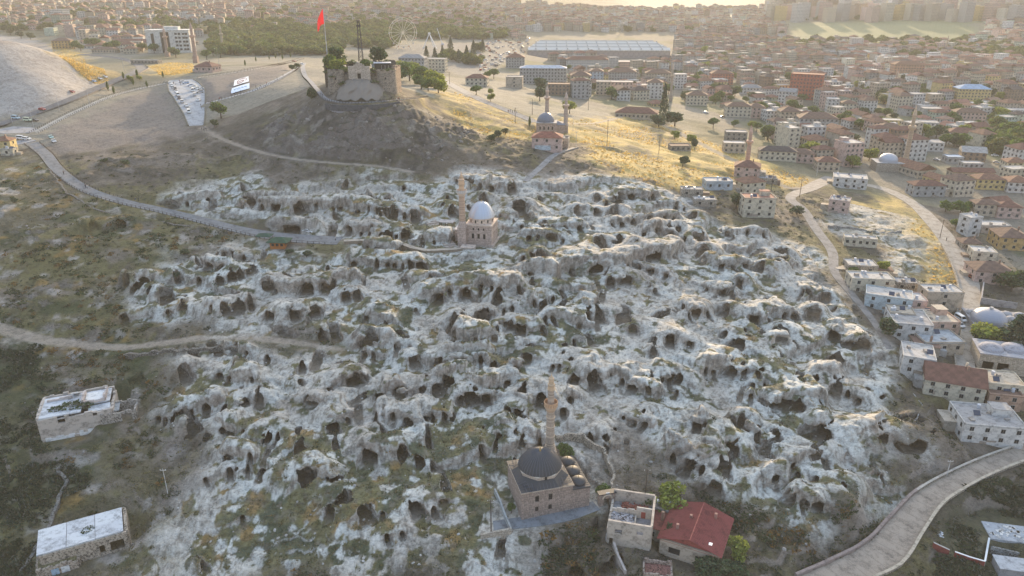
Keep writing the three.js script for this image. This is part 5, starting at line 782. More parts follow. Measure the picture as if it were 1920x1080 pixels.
// ---------------------------------------------------------------- the near mosque: square stone hall, lead roof, dome, porch of three small domes, minaret
{
  const c = SITE.near_mosque, g = thing('near_mosque', 'stone mosque with dark lead dome and tall minaret at the foot of the cave field', 'mosque', c, 15 * Math.PI / 180), ST = M('blocks', .40, .315, .265), ST2 = M('blocks', .52, .42, .33), W = 13.8, D = 14, H = 7.4;
  g.name = 'stone_mosque'; g.scale.setScalar(.9);
  const holes = [[3.6, 1.1, .95, 1.5], [7.2, 1.1, .95, 1.5], [3.6, 4.1, 1.05, 1.8], [7.2, 4.1, 1.05, 1.8]].map(([u, v, w, h]) => ({ u, v: v + 3, w, h }));
  new MB().wall(-W / 2, D / 2 - .4, W / 2, D / 2 - .4, -3, H + 3, .8, holes).wall(-W / 2 + .4, D / 2 - .81, -W / 2 + .4, -D / 2 + .81, -3, H + 3, .8).wall(W / 2 - .4, D / 2 - .81, W / 2 - .4, -D / 2 + .81, -3, H + 3, .8).wall(-W / 2, -D / 2 + .4, W / 2, -D / 2 + .4, -3, H + 3, .8).build('wall', ST, g);
  for (const o of holes) { const w = new MB(); const x = -W / 2 + o.u + o.w / 2, y = o.v - 3, z = D / 2 - .3; w.box(x, y, z, o.w, o.h, .12, 0); const f = w.build('window', DARK, g); const gr = new MB(); for (const t of [-.3, 0, .3]) gr.box(x + t * o.w, y, z + .15, .05, o.h, .05); for (const t of [.3, .65]) gr.box(x, y + o.h * t, z + .15, o.w, .05, .05); gr.build('grille', IRON, f); if (o.v > 6) { const a = new MB(); for (let i = 0; i < 7; i++) { const q = (i + .5) / 7 * Math.PI; a.box(x - Math.cos(q) * (o.w / 2 + .12), y + o.h - .1 + Math.sin(q) * .62, D / 2 + .04, .24, .24, .12); } a.build('arch', ST2, f); } }
  const cor = new MB(); for (const [x, z, a, b] of [[0, D / 2 + .1, W + .5, .3], [0, -D / 2 - .1, W + .5, .3], [W / 2 + .1, 0, .3, D - .1], [-W / 2 - .1, 0, .3, D - .1]]) cor.box(x, H, z, a, .28, b); cor.build('cornice', ST2, g);
  // roof: low lead slopes up to the eight-sided drum
  const rf = new MB(), R8 = 5.75, oct = (r, y) => [...Array(8)].map((_, i) => { const a = (i + .5) / 8 * Math.PI * 2; return [Math.cos(a) * r, y, Math.sin(a) * r]; }), inner = oct(R8, H + 1.9), E = W / 2 + .15, F2 = D / 2 + .15, edge = (p) => { const k = Math.min(E / Math.abs(p[0] || 1e-6), F2 / Math.abs(p[2] || 1e-6)); return [p[0] * k, H + .3, p[2] * k]; }, cs = [[E, H + .3, F2], [-E, H + .3, F2], [-E, H + .3, -F2], [E, H + .3, -F2]];
  for (let i = 0; i < 8; i++) { const a = inner[i], b = inner[(i + 1) % 8], A = edge(a), B = edge(b), k = cs.find((q) => (Math.abs(q[0] - A[0]) < .01 && Math.abs(q[2] - B[2]) < .01) || (Math.abs(q[0] - B[0]) < .01 && Math.abs(q[2] - A[2]) < .01)); rf.quad(A, B, b, a); if (k && (Math.abs(A[0] - B[0]) > .1 && Math.abs(A[2] - B[2]) > .1)) rf.tri(A, k, B); }
  const roof = rf.build('roof', LEAD, g), sm = new MB();
  for (let s = 0; s < 4; s++) for (let i = -7; i <= 7; i++) { const t = i * .92, a = s % 2 ? [(s - 2) * E, H + .36, t] : [t, H + .36, (s - 1) * F2], len = Math.hypot(t, R8 * .92), e = Math.abs(t) < 2.2 ? R8 * .925 : Math.max(R8 * .925, 0) - (Math.abs(t) - 2.2) * .42, yb = H + 1.82 - (Math.abs(t) > 2.2 ? (Math.abs(t) - 2.2) * .36 : 0), b = s % 2 ? [(s - 2) * Math.max(e, 3), yb, t] : [t, yb, (s - 1) * Math.max(e, 3)]; if (Math.abs(t) < 6.4) sm.tube([a, b], .05, 4); } sm.build('seam', M('lead', .085, .09, .105, { rough: .5 }), roof).userData = { kind: 'stuff' };
  const TURN = Math.PI / 8;
  const drum = new MB().cyl(0, H + 1.2, 0, R8, R8, 1.75, 8, false, TURN).build('drum', M('blocks', .60, .50, .41), g); new MB().box(0, H + 1.75, R8 * .93, .7, 1, .12).build('window', DARK, drum);
  new MB().cyl(0, H + 2.9, 0, R8 + .3, R8 + .25, .2, 8, true, TURN).build('rim', M('plaster', .62, .55, .46), drum);
  const dome = new MB().dome(0, H + 3.05, 0, R8 + .05, 4.1, 40, 9, .9).build('dome', LEAD, g), rb = new MB();
  for (let i = 0; i < 40; i++) { const a = i / 40 * Math.PI * 2, pts = []; for (let k = 0; k <= 8; k++) { const e = k / 8 * 1.5, r = (R8 + .06) * Math.cos(e) * (1 - .108 * Math.sin(e * 2)); pts.push([Math.cos(a) * r, H + 3.07 + 4.1 * Math.sin(e), Math.sin(a) * r]); } rb.tube(pts, .06, 4); }
  rb.build('rib', M('lead', .085, .09, .105, { rough: .5 }), dome).userData = { kind: 'stuff' };
  new MB().lathe(0, H + 7.1, 0, [[.3, 0], [.12, .2], [.3, .5], [.1, .8], [.2, 1.05], [.04, 1.3], [.02, 1.9]], 10).build('finial', M('bronze', .32, .23, .09, { rough: .4, metal: .6 }), dome);
  // porch on the right
  const px0 = W / 2 + 2.35; const pw = new MB(); pw.wall(W / 2, D / 2 - .4, W / 2 + 4.7, D / 2 - .4, -3, 8.9, .8).wall(W / 2 + 4.4, D / 2 - .81, W / 2 + 4.4, -D / 2, -3, 8.9, .6, [1, 5.2, 9.4].map((u) => ({ u, v: 3, w: 2.9, h: 3.9 }))); pw.build('porch_wall', ST, g);
  const pr = new MB().box(px0, 5.9, 0, 5, .3, D + .3).build('porch_roof', LEAD, g); for (const z of [-4.4, 0, 4.4]) { const d = new MB().cyl(px0, 6.2, z, 2, 2, .4, 12, false).dome(px0, 6.6, z, 2, 1.1, 20, 6, .6).build('small_dome', LEAD, g); new MB().lathe(px0, 7.65, z, [[.14, 0], [.05, .15], [.12, .35], [.02, .8]], 8).build('finial', M('bronze', .32, .23, .09, { rough: .4, metal: .6 }), d); }
  const ps = new MB(); for (let i = -9; i <= 9; i++) ps.tube([[W / 2 + .1, 6.23, i * .76], [W / 2 + 4.8, 6.23, i * .76]], .04, 4); ps.build('seam', M('lead', .085, .09, .105, { rough: .5 }), pr).userData = { kind: 'stuff' };
  // minaret at the back right corner
  const mx = W / 2 - 2.2, mz = -D / 2 + .9, mn = new THREE.Group(); mn.name = 'minaret'; mn.position.set(mx, 0, mz); mn.scale.set(1.05, 1.2, 1.05); g.add(mn);
  new MB().box(0, -3, 0, 2.9, 11.4, 2.9).lathe(0, 8.4, 0, [[1.7, 0], [1.45, .6], [1.25, 1.2]], 12).build('base', ST2, mn); new MB().cyl(0, 9.6, 0, 1.12, 1.0, 9.4, 16, false).build('shaft', ST2, mn);
  const sh2 = new MB(); for (const y of [10, 12.2, 14.6, 17]) sh2.cyl(0, y, 0, 1.16, 1.16, .18, 16, true); sh2.build('ring', M('plaster', .60, .47, .34), mn);
  new MB().lathe(0, 18.6, 0, [[1.0, 0], [1.25, .25], [1.25, .5], [1.5, .75], [1.5, 1.0], [1.75, 1.2], [1.75, 1.3]], 16).cyl(0, 19.9, 0, 1.75, 1.75, .12, 16).build('balcony', M('plaster', .50, .36, .25), mn);
  const par = new MB(); for (let i = 0; i < 16; i++) { const a = (i + .5) / 16 * 6.283; par.box(Math.cos(a) * 1.68, 20.02, Math.sin(a) * 1.68, .68, .95, .1, -a + Math.PI / 2); } par.build('parapet', M('plaster', .52, .33, .2), mn);
  new MB().cyl(0, 20, 0, .86, .8, 3.9, 16, false).build('upper_shaft', ST2, mn); new MB().lathe(0, 23.9, 0, [[.8, 0], [1.0, .12], [1.0, .35], [.86, .4], [.86, 1.0], [.98, 1.1], [.95, 1.35], [.68, 1.6], [.62, 2.5], [.72, 2.6], [.66, 2.9], [.3, 3.3], [.12, 3.5], [.18, 3.7], [.03, 3.9], [.02, 4.5]], 14).build('cap', M('plaster', .55, .40, .26), mn);
  // its surroundings
  const q = (lx, lz, y = 0) => { const a = 15 * Math.PI / 180, x = c.x + lx * Math.cos(a) + lz * Math.sin(a), z = c.z - lx * Math.sin(a) + lz * Math.cos(a); return V3(x, ground(x, z) + y, z); };
  walled([q(15.5, 7), q(19, 0), q(19.5, -8), q(16, -14), q(9, -15)].map((p) => p), 'courtyard_wall', 'rough stone wall around the yard behind the near mosque', 'wall', 2.4, .6, RUB, { rag: .3 }); walled([q(-9.6, 9.5), q(-9.7, 5), q(-9.9, 0), q(-10.1, -4)], 'pale_wall', 'pale rendered wall along the lane left of the near mosque', 'wall', 1.4, .4, M('plaster', .34, .36, .36));
  walled([q(-16.5, 8.6), q(-13, 9.3), q(-9.6, 9.8)], 'garden_wall', 'short light stone wall at the left end of the mosque alley', 'wall', 1.5, .5, M('blocks', .5, .44, .36));
  const ga = q(14.6, 6.6), gt = thing('gate', 'small stone gate with an arched opening at the right of the near mosque', 'gate', ga, 15 * Math.PI / 180), gm = new MB().wall(-2, 0, 2, 0, -1, 4.2, 1.2, [{ u: 1.1, v: 0, w: 1.8, h: 2.9 }]); gm.build('pier', ST, gt); const gv = new MB(); for (let i = 0; i < 9; i++) { const a = (i + .5) / 9 * Math.PI; gv.box(-Math.cos(a) * 1.15, 1.75 + Math.sin(a) * 1.05, .64, .34, .34, .12); } gv.build('arch', M('plaster', .6, .52, .4), gt); new MB().box(0, 3.2, 0, 4.4, .25, 1.6).build('roof', LEAD, gt); new MB().box(0, 3.02, .7, .9, .7, .08).build('plaque', WHITE, gt);
}
// ---------------------------------------------------------------- the mosque with the silver dome
{
  const c = SITE.silver_mosque, g = thing('silver_domed_mosque', 'pink stone mosque with silver dome and minaret in the middle of the caves', 'mosque', c, -12 * Math.PI / 180), ST = M('blocks', .58, .45, .38), S2 = M('plaster', .62, .50, .41), W = 9.6, H = 7.6; g.name = 'mosque'; g.scale.setScalar(1.06);
  const hole = (u, v, w, h) => ({ u, v: v + 4, w, h }), hs = [2.7, 4.8, 6.9].map((u) => hole(u - .45, 2.7, .9, 1.9)).concat([2.9, 4.8, 6.7].map((u) => hole(u - .3, 5.8, .6, .9))), body = new MB();
  body.wall(-W / 2, W / 2 - .3, W / 2, W / 2 - .3, -4, H + 4, .6, hs).wall(W / 2 - .3, W / 2 - .61, W / 2 - .3, -W / 2 + .61, -4, H + 4, .6, hs).wall(-W / 2 + .3, W / 2 - .61, -W / 2 + .3, -W / 2 + .61, -4, H + 4, .6).wall(-W / 2, -W / 2 + .3, W / 2, -W / 2 + .3, -4, H + 4, .6); body.build('wall', ST, g);
  for (const o of hs) { new MB().box(-W / 2 + o.u + o.w / 2, o.v - 4, W / 2 - .35, o.w, o.h, .1).build('window', DARK, g); new MB().box(W / 2 - .35, o.v - 4, W / 2 - o.u - o.w / 2, .1, o.h, o.w).build('window', DARK, g); }
  const co = new MB().box(0, H, 0, W + .5, .35, W + .5).build('cornice', S2, g); new MB().box(0, -.3, 0, W + 1.6, .9, W + 1.6).build('plinth', M('blocks', .5, .42, .36), g);
  const dr = new MB().cyl(0, H + .35, 0, 4.5, 4.5, 1.9, 12, false).cyl(0, H + 2.25, 0, 4.75, 4.7, .25, 24).build('drum', S2, g); for (let i = 0; i < 12; i += 1) { const a = (i + .5) / 12 * 6.283; new MB().box(Math.cos(a) * 4.37, H + .8, Math.sin(a) * 4.37, .5, 1, .14, -a + Math.PI / 2).build('window', DARK, dr); }
  const dm = new MB().dome(0, H + 2.4, 0, 4.75, 5.3, 36, 10, .9).build('dome', M('zinc', .50, .53, .58, { rough: .38, metal: .55 }), g), rb = new MB(); for (let i = 0; i < 24; i++) { const a = i / 24 * 6.283, p = []; for (let k = 0; k <= 8; k++) { const e = k / 8 * 1.52, r = 4.77 * Math.cos(e) * (1 - .108 * Math.sin(e * 2)); p.push([Math.cos(a) * r, H + 2.42 + 5.3 * Math.sin(e), Math.sin(a) * r]); } rb.tube(p, .035, 4); } rb.build('seam', M('zinc', .42, .44, .48, { rough: .4, metal: .5 }), dm).userData = { kind: 'stuff' };
  new MB().lathe(0, H + 7.6, 0, [[.2, 0], [.08, .2], [.2, .45], [.02, 1]], 8).build('finial', M('bronze', .32, .23, .09, { rough: .4, metal: .6 }), dm);
  new MB().box(-W / 2 - 2.4, -3, -1.6, 4.8, 7.6, W - 2.2).build('side_hall', ST, g); new MB().box(-W / 2 - 2.5, 4.6, -1.6, 5.2, .3, W - 1.6).build('side_roof', M('plaster', .48, .46, .45), g);
  const mn = new THREE.Group(); mn.name = 'minaret'; mn.position.set(-W / 2 - .8, 0, W / 2 + .9); g.add(mn);
  new MB().box(0, -4, 0, 3, 11.4, 3).lathe(0, 7.4, 0, [[1.75, 0], [1.5, .7], [1.15, 2.2]], 12).build('base', ST, mn); new MB().cyl(0, 9.6, 0, 1.12, 1.02, 9.2, 16, false).build('shaft', M('blocks', .62, .43, .31), mn);
  new MB().lathe(0, 18.6, 0, [[1.02, 0], [1.4, .5], [1.75, 1], [1.8, 1.15]], 16).cyl(0, 19.7, 0, 1.8, 1.8, .1, 16).build('balcony', S2, mn); const par = new MB(); for (let i = 0; i < 16; i++) { const a = (i + .5) / 16 * 6.283; par.box(Math.cos(a) * 1.72, 19.8, Math.sin(a) * 1.72, .7, .95, .1, -a + Math.PI / 2); } par.build('parapet', M('plaster', .55, .5, .46), mn);
  new MB().cyl(0, 19.8, 0, .95, .9, 2.8, 14, false).lathe(0, 22.6, 0, [[1.15, 0], [1.2, .25], [1, .3], [1, 1.3], [1.15, 1.45], [1.05, 1.8], [.7, 2.1], [.66, 2.9], [.25, 3.6], [.02, 5]], 14).build('cap', M('plaster', .62, .42, .27), mn);
  const pl = thing('minaret_plinth', 'pale square stone plinth in front of the silver domed mosque', 'plinth', at(878, 469), -12 * Math.PI / 180); new MB().box(0, -3, 0, 5, 4.4, 3.4).build('block', M('blocks', .58, .52, .45), pl); new MB().box(0, 1.4, 0, 5.3, .2, 3.7).build('coping', S2, pl);
  // stairs up the left side
  const a = at(850, 468), b = at(806, 413), st = thing('staircase', 'wide stone staircase climbing left of the silver domed mosque', 'staircase', a), dv = b.clone().sub(a), n = 15, ry = Math.atan2(-dv.x, -dv.z); for (let i = 0; i < n; i++) { const p = dv.clone().multiplyScalar((i + .5) / n), gy = ground(a.x + p.x, a.z + p.z) - a.y; new MB().box(p.x, gy - 1.2, p.z, 4.6, 1.45, Math.hypot(dv.x, dv.z) / n * .94, ry).build('step', i % 2 ? M('plaster', .40, .34, .29) : M('plaster', .43, .37, .32), st); }
  const ph = thing('stair_shelter', 'small open shelter with grey roof beside the staircase', 'shelter', at(838, 428), -12 * Math.PI / 180), ps = new MB(); for (const x of [-2.6, 0, 2.6]) for (const z of [-1.4, 1.4]) ps.box(x, -.5, z, .25, 3.3, .25); ps.build('post', WOOD, ph); new MB().box(0, 2.8, 0, 6, .25, 3.8).build('roof', M('plaster', .4, .38, .37), ph);
  walled([[645, 457], [700, 455], [745, 459], [775, 470], [800, 475], [845, 473], [872, 470]].map(([x, y]) => at(x, y)), 'boardwalk_wall', 'long low brown wall of the walkway in front of the silver domed mosque', 'wall', 1.2, 1.6, M('plaster', .33, .26, .19), { cap: M('plaster', .42, .36, .29), low: -2 });
}
// ---------------------------------------------------------------- the upper mosque with two minarets and the house before it
function minaret(g, x, y, z, h, col, r = 1.1) {
  const m = new THREE.Group(); m.name = 'minaret'; m.position.set(x, y, z); g.add(m); const A = M('blocks', ...col), B = M('plaster', ...col);
  new MB().box(0, -3, 0, r * 2.4, 3 + h * .16, r * 2.4).lathe(0, h * .16, 0, [[r * 1.35, 0], [r, h * .05]], 12).build('base', A, m); new MB().cyl(0, h * .2, 0, r, r * .85, h * .42, 14, false).build('shaft', A, m); new MB().lathe(0, h * .6, 0, [[r * .85, 0], [r * 1.5, h * .035], [r * 1.5, h * .07], [r * 1.35, h * .07]], 14).build('balcony', B, m); new MB().cyl(0, h * .62, 0, r * .72, r * .68, h * .2, 12, false).build('upper_shaft', A, m); new MB().lathe(0, h * .82, 0, [[r * .85, 0], [r * .85, h * .012], [.06, h * .165], [.03, h * .18]], 12).build('spire', B, m); return m;
}
{
  const c = SITE.twin_mosque, g = thing('mosque', 'pink mosque with grey dome and two slender minarets on the upper slope', 'mosque', c, -5 * Math.PI / 180), ST = M('blocks', .55, .42, .35);
  new MB().box(0, -3, 0, 11, 8.5, 10).build('wall', ST, g); for (const x of [-3.4, -1.2, 1.2, 3.4]) new MB().box(x, 2, 5, .7, 1.7, .1).build('window', DARK, g); new MB().box(0, 5.5, 0, 11.6, .3, 10.6).build('cornice', M('plaster', .45, .42, .4), g); new MB().cyl(-.6, 5.8, 0, 4.9, 4.9, .7, 12, false).dome(-.6, 6.5, 0, 4.8, 4.1, 24, 7, .6).build('dome', M('lead', .16, .17, .20, { rough: .5 }), g); new MB().box(6.3, -3, -1, 7.5, 7.4, 9).build('side_hall', ST, g); new MB().hip(6.3, 4.5, -1, 8.2, 9.6, 1.5).build('side_roof', M('lead', .2, .2, .22), g);
  minaret(g, -.2, 5, -5.5, 20, [.60, .46, .37], 1.2); minaret(g, 10.6, 0, -1, 22.5, [.58, .46, .38], 1.2);
  const p = at(1026, 279); const h = house(0, 0, { pos: p, w: 15, d: 9, floors: 2, turn: -6, roof: 'hip', wall: 'pink', rc: [.34, .13, .085], H: 6.4, rh: 2.3 }, 'pink house with broad red roof in front of the mosque with two minarets'); new MB().box(-2, .2, 4.6, 8, 2.4, .2).build('garage_door', M('plaster', .5, .56, .58), h);
  const a2 = at(1056, 274); house(0, 0, { pos: a2, w: 6, d: 7, floors: 1, turn: -10, roof: 'flat', wall: 'beige', rc: 'beige', H: 4.4 }, 'small beige annex with a door at the right of the pink house');
}
// ---------------------------------------------------------------- domes on the right
function domed(key, name, label, cat, turn, build) { const g = thing(name, label, cat, SITE[key], turn * Math.PI / 180); build(g); return g; }
domed('bath', 'bath_house', 'old bath house with one large grey dome and many small domes', 'bath house', -14, (g) => {
  new MB().box(0, -4, 0, 20, 7.4, 15).build('wall', M('blocks', .40, .36, .33), g); new MB().box(0, 3.4, 0, 20.4, .3, 15.4).build('roof', M('plaster', .34, .33, .33), g); new MB().cyl(-4.6, 3.7, 3, 5.7, 5.6, 1, 16, false).dome(-4.6, 4.7, 3, 5.6, 3.6, 28, 8, .3).build('great_dome', M('zinc', .30, .31, .35, { rough: .5, metal: .3 }), g); new MB().cyl(-4.6, 8.1, 3, .7, .6, .9, 8).build('lantern', M('plaster', .5, .48, .45), g);
  for (const [x, z] of [[3.2, 4.6], [7.4, 4.6], [3.2, .4], [7.4, .4], [3.2, -4], [7.4, -4], [-1, -4.2], [-5.2, -4.6], [-8.2, -3]]) new MB().cyl(x, 3.7, z, 1.9, 1.9, .25, 12, false).dome(x, 3.95, z, 1.9, 1.25, 16, 5, .2).build('small_dome', M('plaster', .36, .35, .35), g);
});
domed('domed_hall', 'domed_hall', 'sandstone hall with two low domes on its roof right of the gravel road', 'domed hall', -18, (g) => {
  const W = 14, D = 11, hs = [2, 6, 10].map((u) => ({ u, v: 5.2, w: .9, h: 1.7 })); new MB().wall(-W / 2, D / 2 - .4, W / 2, D / 2 - .4, -3, 9, .8, [{ u: 1.2, v: 3, w: 3.2, h: 3.6 }, { u: 5.4, v: 3, w: 3.2, h: 3.6 }]).wall(W / 2 - .4, D / 2 - .81, W / 2 - .4, -D / 2 + .81, -3, 9, .8, hs).wall(-W / 2 + .4, D / 2 - .81, -W / 2 + .4, -D / 2 + .81, -3, 9, .8).wall(-W / 2, -D / 2 + .4, W / 2, -D / 2 + .4, -3, 9, .8).build('wall', M('blocks', .56, .47, .36), g);
  for (const o of hs) new MB().box(W / 2 - .5, o.v - 3, D / 2 - .81 - o.u - .45, .1, o.h, o.w).build('window', DARK, g); new MB().box(0, 6, 0, W + .4, .3, D + .4).build('roof', M('plaster', .38, .37, .38), g); for (const [x, z, r] of [[-3.2, 1, 3.6], [3.4, -.6, 3.6]]) new MB().dome(x, 6.2, z, r, 1.9, 24, 7, 0).build('dome', M('plaster', .36, .35, .37), g);
});
domed('dome_mosque', 'small_domed_mosque', 'old mosque with a grey dome beside the tall slender minaret', 'mosque', -8, (g) => { new MB().box(0, -3, 0, 16, 8, 12).build('wall', M('blocks', .46, .40, .33), g); new MB().box(0, 5, 0, 16.4, .3, 12.4).build('roof', M('plaster', .4, .4, .4), g); new MB().cyl(0, 5.3, 0, 5.6, 5.5, .9, 16, false).dome(0, 6.2, 0, 5.5, 3.9, 26, 7, .3).build('dome', M('zinc', .42, .43, .46, { rough: .5, metal: .3 }), g); minaret(g, 10.8, 0, -2, 40, [.56, .42, .29], 1.5); });
function loneMinaret(px, py, h, col, label, r = 1.2) { const g = thing('minaret', label, 'minaret', at(px, py)); const m = minaret(g, 0, 0, 0, h, col, r); for (const k of [...m.children]) g.add(k); g.remove(m); return g; }
loneMinaret(1399, 322, 26, [.58, .38, .29], 'pink minaret behind the roof of the pink house', 1.3);
loneMinaret(1675, 178, 26, [.55, .40, .30], 'slender minaret in front of the orange pink five-storey block'); loneMinaret(1772, 100, 26, [.5, .42, .33], 'hazy minaret far off at the right above the town'); loneMinaret(1257, 190, 34, [.55, .43, .33], 'tall hazy minaret standing in the sun glare');
loneMinaret(315, 106, 30, [.52, .36, .28], 'pinkish minaret in front of the white office block', 1.7); loneMinaret(368, 118, 36, [.5, .35, .29], 'left pink minaret right of the white office block', 1.7); loneMinaret(419, 98, 30, [.56, .46, .32], 'slender cream minaret in front of the park trees', 1.5); loneMinaret(22, 56, 26, [.55, .5, .4], 'white minaret far left behind the crest of the bare mound', 1.5); loneMinaret(1166, 60, 22, [.5, .45, .38], 'faint minaret beyond the market hall');
// ---------------------------------------------------------------- kiosk by the road
{ const g = thing('kiosk', 'orange wooden kiosk with dark green roof beside the access road', 'kiosk', SITE.kiosk, -4 * Math.PI / 180), hs = [.5, 2.2, 3.9].map((u) => ({ u, v: 3.3, w: 1.1, h: 1.1 })); new MB().wall(-2.8, 2, 2.8, 2, -2, 5, .2, hs).wall(2.7, 1.9, 2.7, -1.9, -2, 5, .2, [{ u: .6, v: 3.3, w: 1, h: 1.1 }, { u: 2.3, v: 3.3, w: 1, h: 1.1 }]).wall(-2.7, 1.9, -2.7, -1.9, -2, 5, .2).wall(-2.8, -2, 2.8, -2, -2, 5, .2).build('wall', M('timber_orange', .42, .15, .04), g); for (const o of hs) new MB().box(-2.8 + o.u + .55, o.v - 2, 1.95, 1.1, 1.1, .06).build('window', GLASS, g); new MB().hip(.2, 3.05, 0, 8.2, 6.4, 1.3).build('roof', M('tiles', .035, .10, .055), g); const c = thing('canopy', 'low dark green canopy left of the orange kiosk', 'canopy', at(497, 452), -4 * Math.PI / 180); const p = new MB(); for (const x of [-2.4, 2.4]) for (const z of [-1.5, 1.5]) p.box(x, -.6, z, .14, 3, .14); p.build('post', WOOD, c); new MB().hip(0, 2.4, 0, 6, 4, .8).build('roof', M('tiles', .03, .09, .06), c); }
// ---------------------------------------------------------------- ruins
{ // white ruin at left
  const c = SITE.ruin_white, g = thing('ruined_house', 'ruined white two-storey house with plants on its broken roof at left', 'ruined house', c, 22 * Math.PI / 180), WL = M('plaster', .50, .44, .38), W = 13, D = 9, H = 6.2; g.scale.set(1.36, 1.12, 1.36);
  new MB().wall(-W / 2, D / 2, W / 2, D / 2, -4, H + 4, .5, [{ u: 3.4, v: 8.3, w: 1.3, h: 1.1 }, { u: 9.6, v: 8.6, w: .8, h: .8 }], .9, 2).wall(-W / 2, D / 2 - .26, -W / 2, -D / 2, -4, H + 4.5, .5, [{ u: 2, v: 6.5, w: .8, h: 1 }, { u: 5, v: 6.5, w: .8, h: 1 }], .4, 4).wall(W / 2, D / 2 - .26, W / 2, -D / 2, -4, H + 3.4, .5, [], .6, 6).wall(-W / 2, -D / 2, W / 2, -D / 2, -4, H + 4.6, .5, [], .7, 8).build('wall', WL, g);
  new MB().wall(-W / 2 + .6, D / 2 + .3, W / 2 - 1, D / 2 + .3, -4, 5.4, .16, [{ u: 5, v: 3, w: 1, h: 1.6 }], 1.1, 12).build('render_patch', M('plaster', .70, .70, .68), g);
  const rf = new MB(); rf.box(-2.6, H - .2, .3, 7.4, .3, 8.2).box(3.6, H - .35, -1.2, 5, .3, 5.4).box(4.2, H - .9, 2.8, 4, .3, 2.6, .1); rf.build('roof_slab', M('plaster', .56, .58, .60), g);
  const pa = new MB(); pa.wall(1.2, -3.6, 1.2, 1.4, H, 1.6, .4, [], 1, 21).wall(1.4, 1.4, 5.2, 1.4, H, 1.1, .4, [], .8, 22).wall(5.2, 1.2, 5.2, -3.4, H, 1.8, .4, [], 1.2, 23).wall(-5.6, -2, -1, -2, H, 1.1, .35, [], .8, 24); pa.build('partition', M('plaster', .55, .47, .42), g); new MB().box(3.2, H + .1, -1, 3.4, .14, 3.6).build('floor_patch', M('plaster', .72, .72, .7), g);
  const st = new MB(); for (let i = 0; i < 7; i++) st.box(-.4, H + .1 + i * .2, -3.8 + i * .3, 1.3, .2, .32); st.build('stair', M('plaster', .6, .58, .54), g);
  const sc = scrubClump(60, 1.5, [.05, .08, .025], 5); const s1 = put('roof_plant', sc, LEAF, g); s1.position.set(-.8, H + .1, 1.4); s1.scale.set(1.6, 1.1, 1.3); const s2 = put('roof_plant', sc, LEAF, g); s2.position.set(1.6, H, 2.3); s2.scale.set(1.2, .9, 1); const s3 = put('roof_plant', sc, LEAF, g); s3.position.set(-3.6, H + .1, 1.6); s3.scale.set(.9, .7, .9);
  const c2 = SITE.ruin_annex, a = thing('ruined_annex', 'roofless stone annex with open front right of the ruined white house', 'ruined house', c2, 22 * Math.PI / 180); new MB().wall(-4.4, 3, 4.4, 3, -3, 6.4, .5, [{ u: 5.2, v: 2.6, w: 2.6, h: 2.6 }], 1.2, 31).wall(4.4, 2.7, 4.4, -3, -3, 6.2, .5, [], 1.4, 33).wall(-4.4, 2.7, -4.4, -3, -3, 6, .5, [], .8, 34).wall(-4.4, -3, 4.4, -3, -3, 6.6, .5, [], 1.2, 35).build('wall', M('rubble', .42, .38, .33), a); new MB().box(-2, 2.6, -.6, 4.6, .3, 4.6).build('floor_slab', M('plaster', .3, .32, .33), a);
}
{ // slab roofed ruin at lower left
  const c = SITE.ruin_slab, ry = 28 * Math.PI / 180, g = thing('ruined_house', 'ruined stone house with flat pale concrete roof at lower left', 'ruined house', c, ry), W = 14, D = 7.6, H = 4.2; g.scale.set(1.25, 1.1, 1.25); new MB().wall(-W / 2, D / 2, W / 2, D / 2, -4, H + 4, .55, [{ u: 9.2, v: 4.6, w: .9, h: 2 }, { u: 11, v: 4.2, w: 2.3, h: 2.6 }, { u: 2.4, v: 4.2, w: 1, h: 1.6 }], 0, 3).wall(-W / 2, D / 2 - .28, -W / 2, -D / 2, -4, H + 4, .55, [{ u: 2, v: 5.6, w: .8, h: 1 }]).wall(W / 2, D / 2 - .28, W / 2, -D / 2, -4, H + 4, .55, [{ u: 2.4, v: 5, w: 1.4, h: 2 }]).wall(-W / 2, -D / 2, W / 2, -D / 2, -4, H + 4, .55).build('wall', M('rubble', .45, .38, .30), g);
  for (let i = 0; i < 2; i++) for (let k = 0; k < 3; k++) new MB().box(-W / 2 + 1.9 + k * 4.68 + (i ? 0 : 0), H + .02 + .03 * ((i + k) % 2), -D / 4 + i * D / 2, 4.6, .3, D / 2 - .05).build('roof_slab', [M('plaster', .60, .62, .63), M('plaster', .54, .56, .58)][(i + k) % 2], g);
  const s = put('roof_plant', scrubClump(40, 1.1, [.05, .08, .025], 6), LEAF, g); s.position.set(.8, H + .3, .6); const l = thing('ruined_wing', 'low ruined wing with grass on top in front of the slab roofed ruin', 'ruined house', at(112, 1058), ry); new MB().wall(-4, 3, 4, 3, -3, 5.6, .6, [{ u: 2.6, v: 3.2, w: 1, h: 1.4 }], .9, 41).wall(-4, 2.7, -4, -3, -3, 5.4, .6, [{ u: 2, v: 3.4, w: .7, h: .9 }], .7, 42).wall(4, 2.7, 4, -3, -3, 5.2, .6, [], .9, 43).build('wall', M('rubble', .47, .39, .31), l); new MB().box(0, 1.9, 0, 7.6, .3, 5.6).build('earth_roof', M('rubble', .2, .18, .09), l); new MB().box(-.6, -.4, 3.36, 1.5, 2, .1).build('blue_patch', M('plaster', .35, .48, .58), l); new MB().box(1.4, -.2, 3.36, 1.6, 1.8, .1).build('white_patch', M('plaster', .7, .7, .68), l);
}
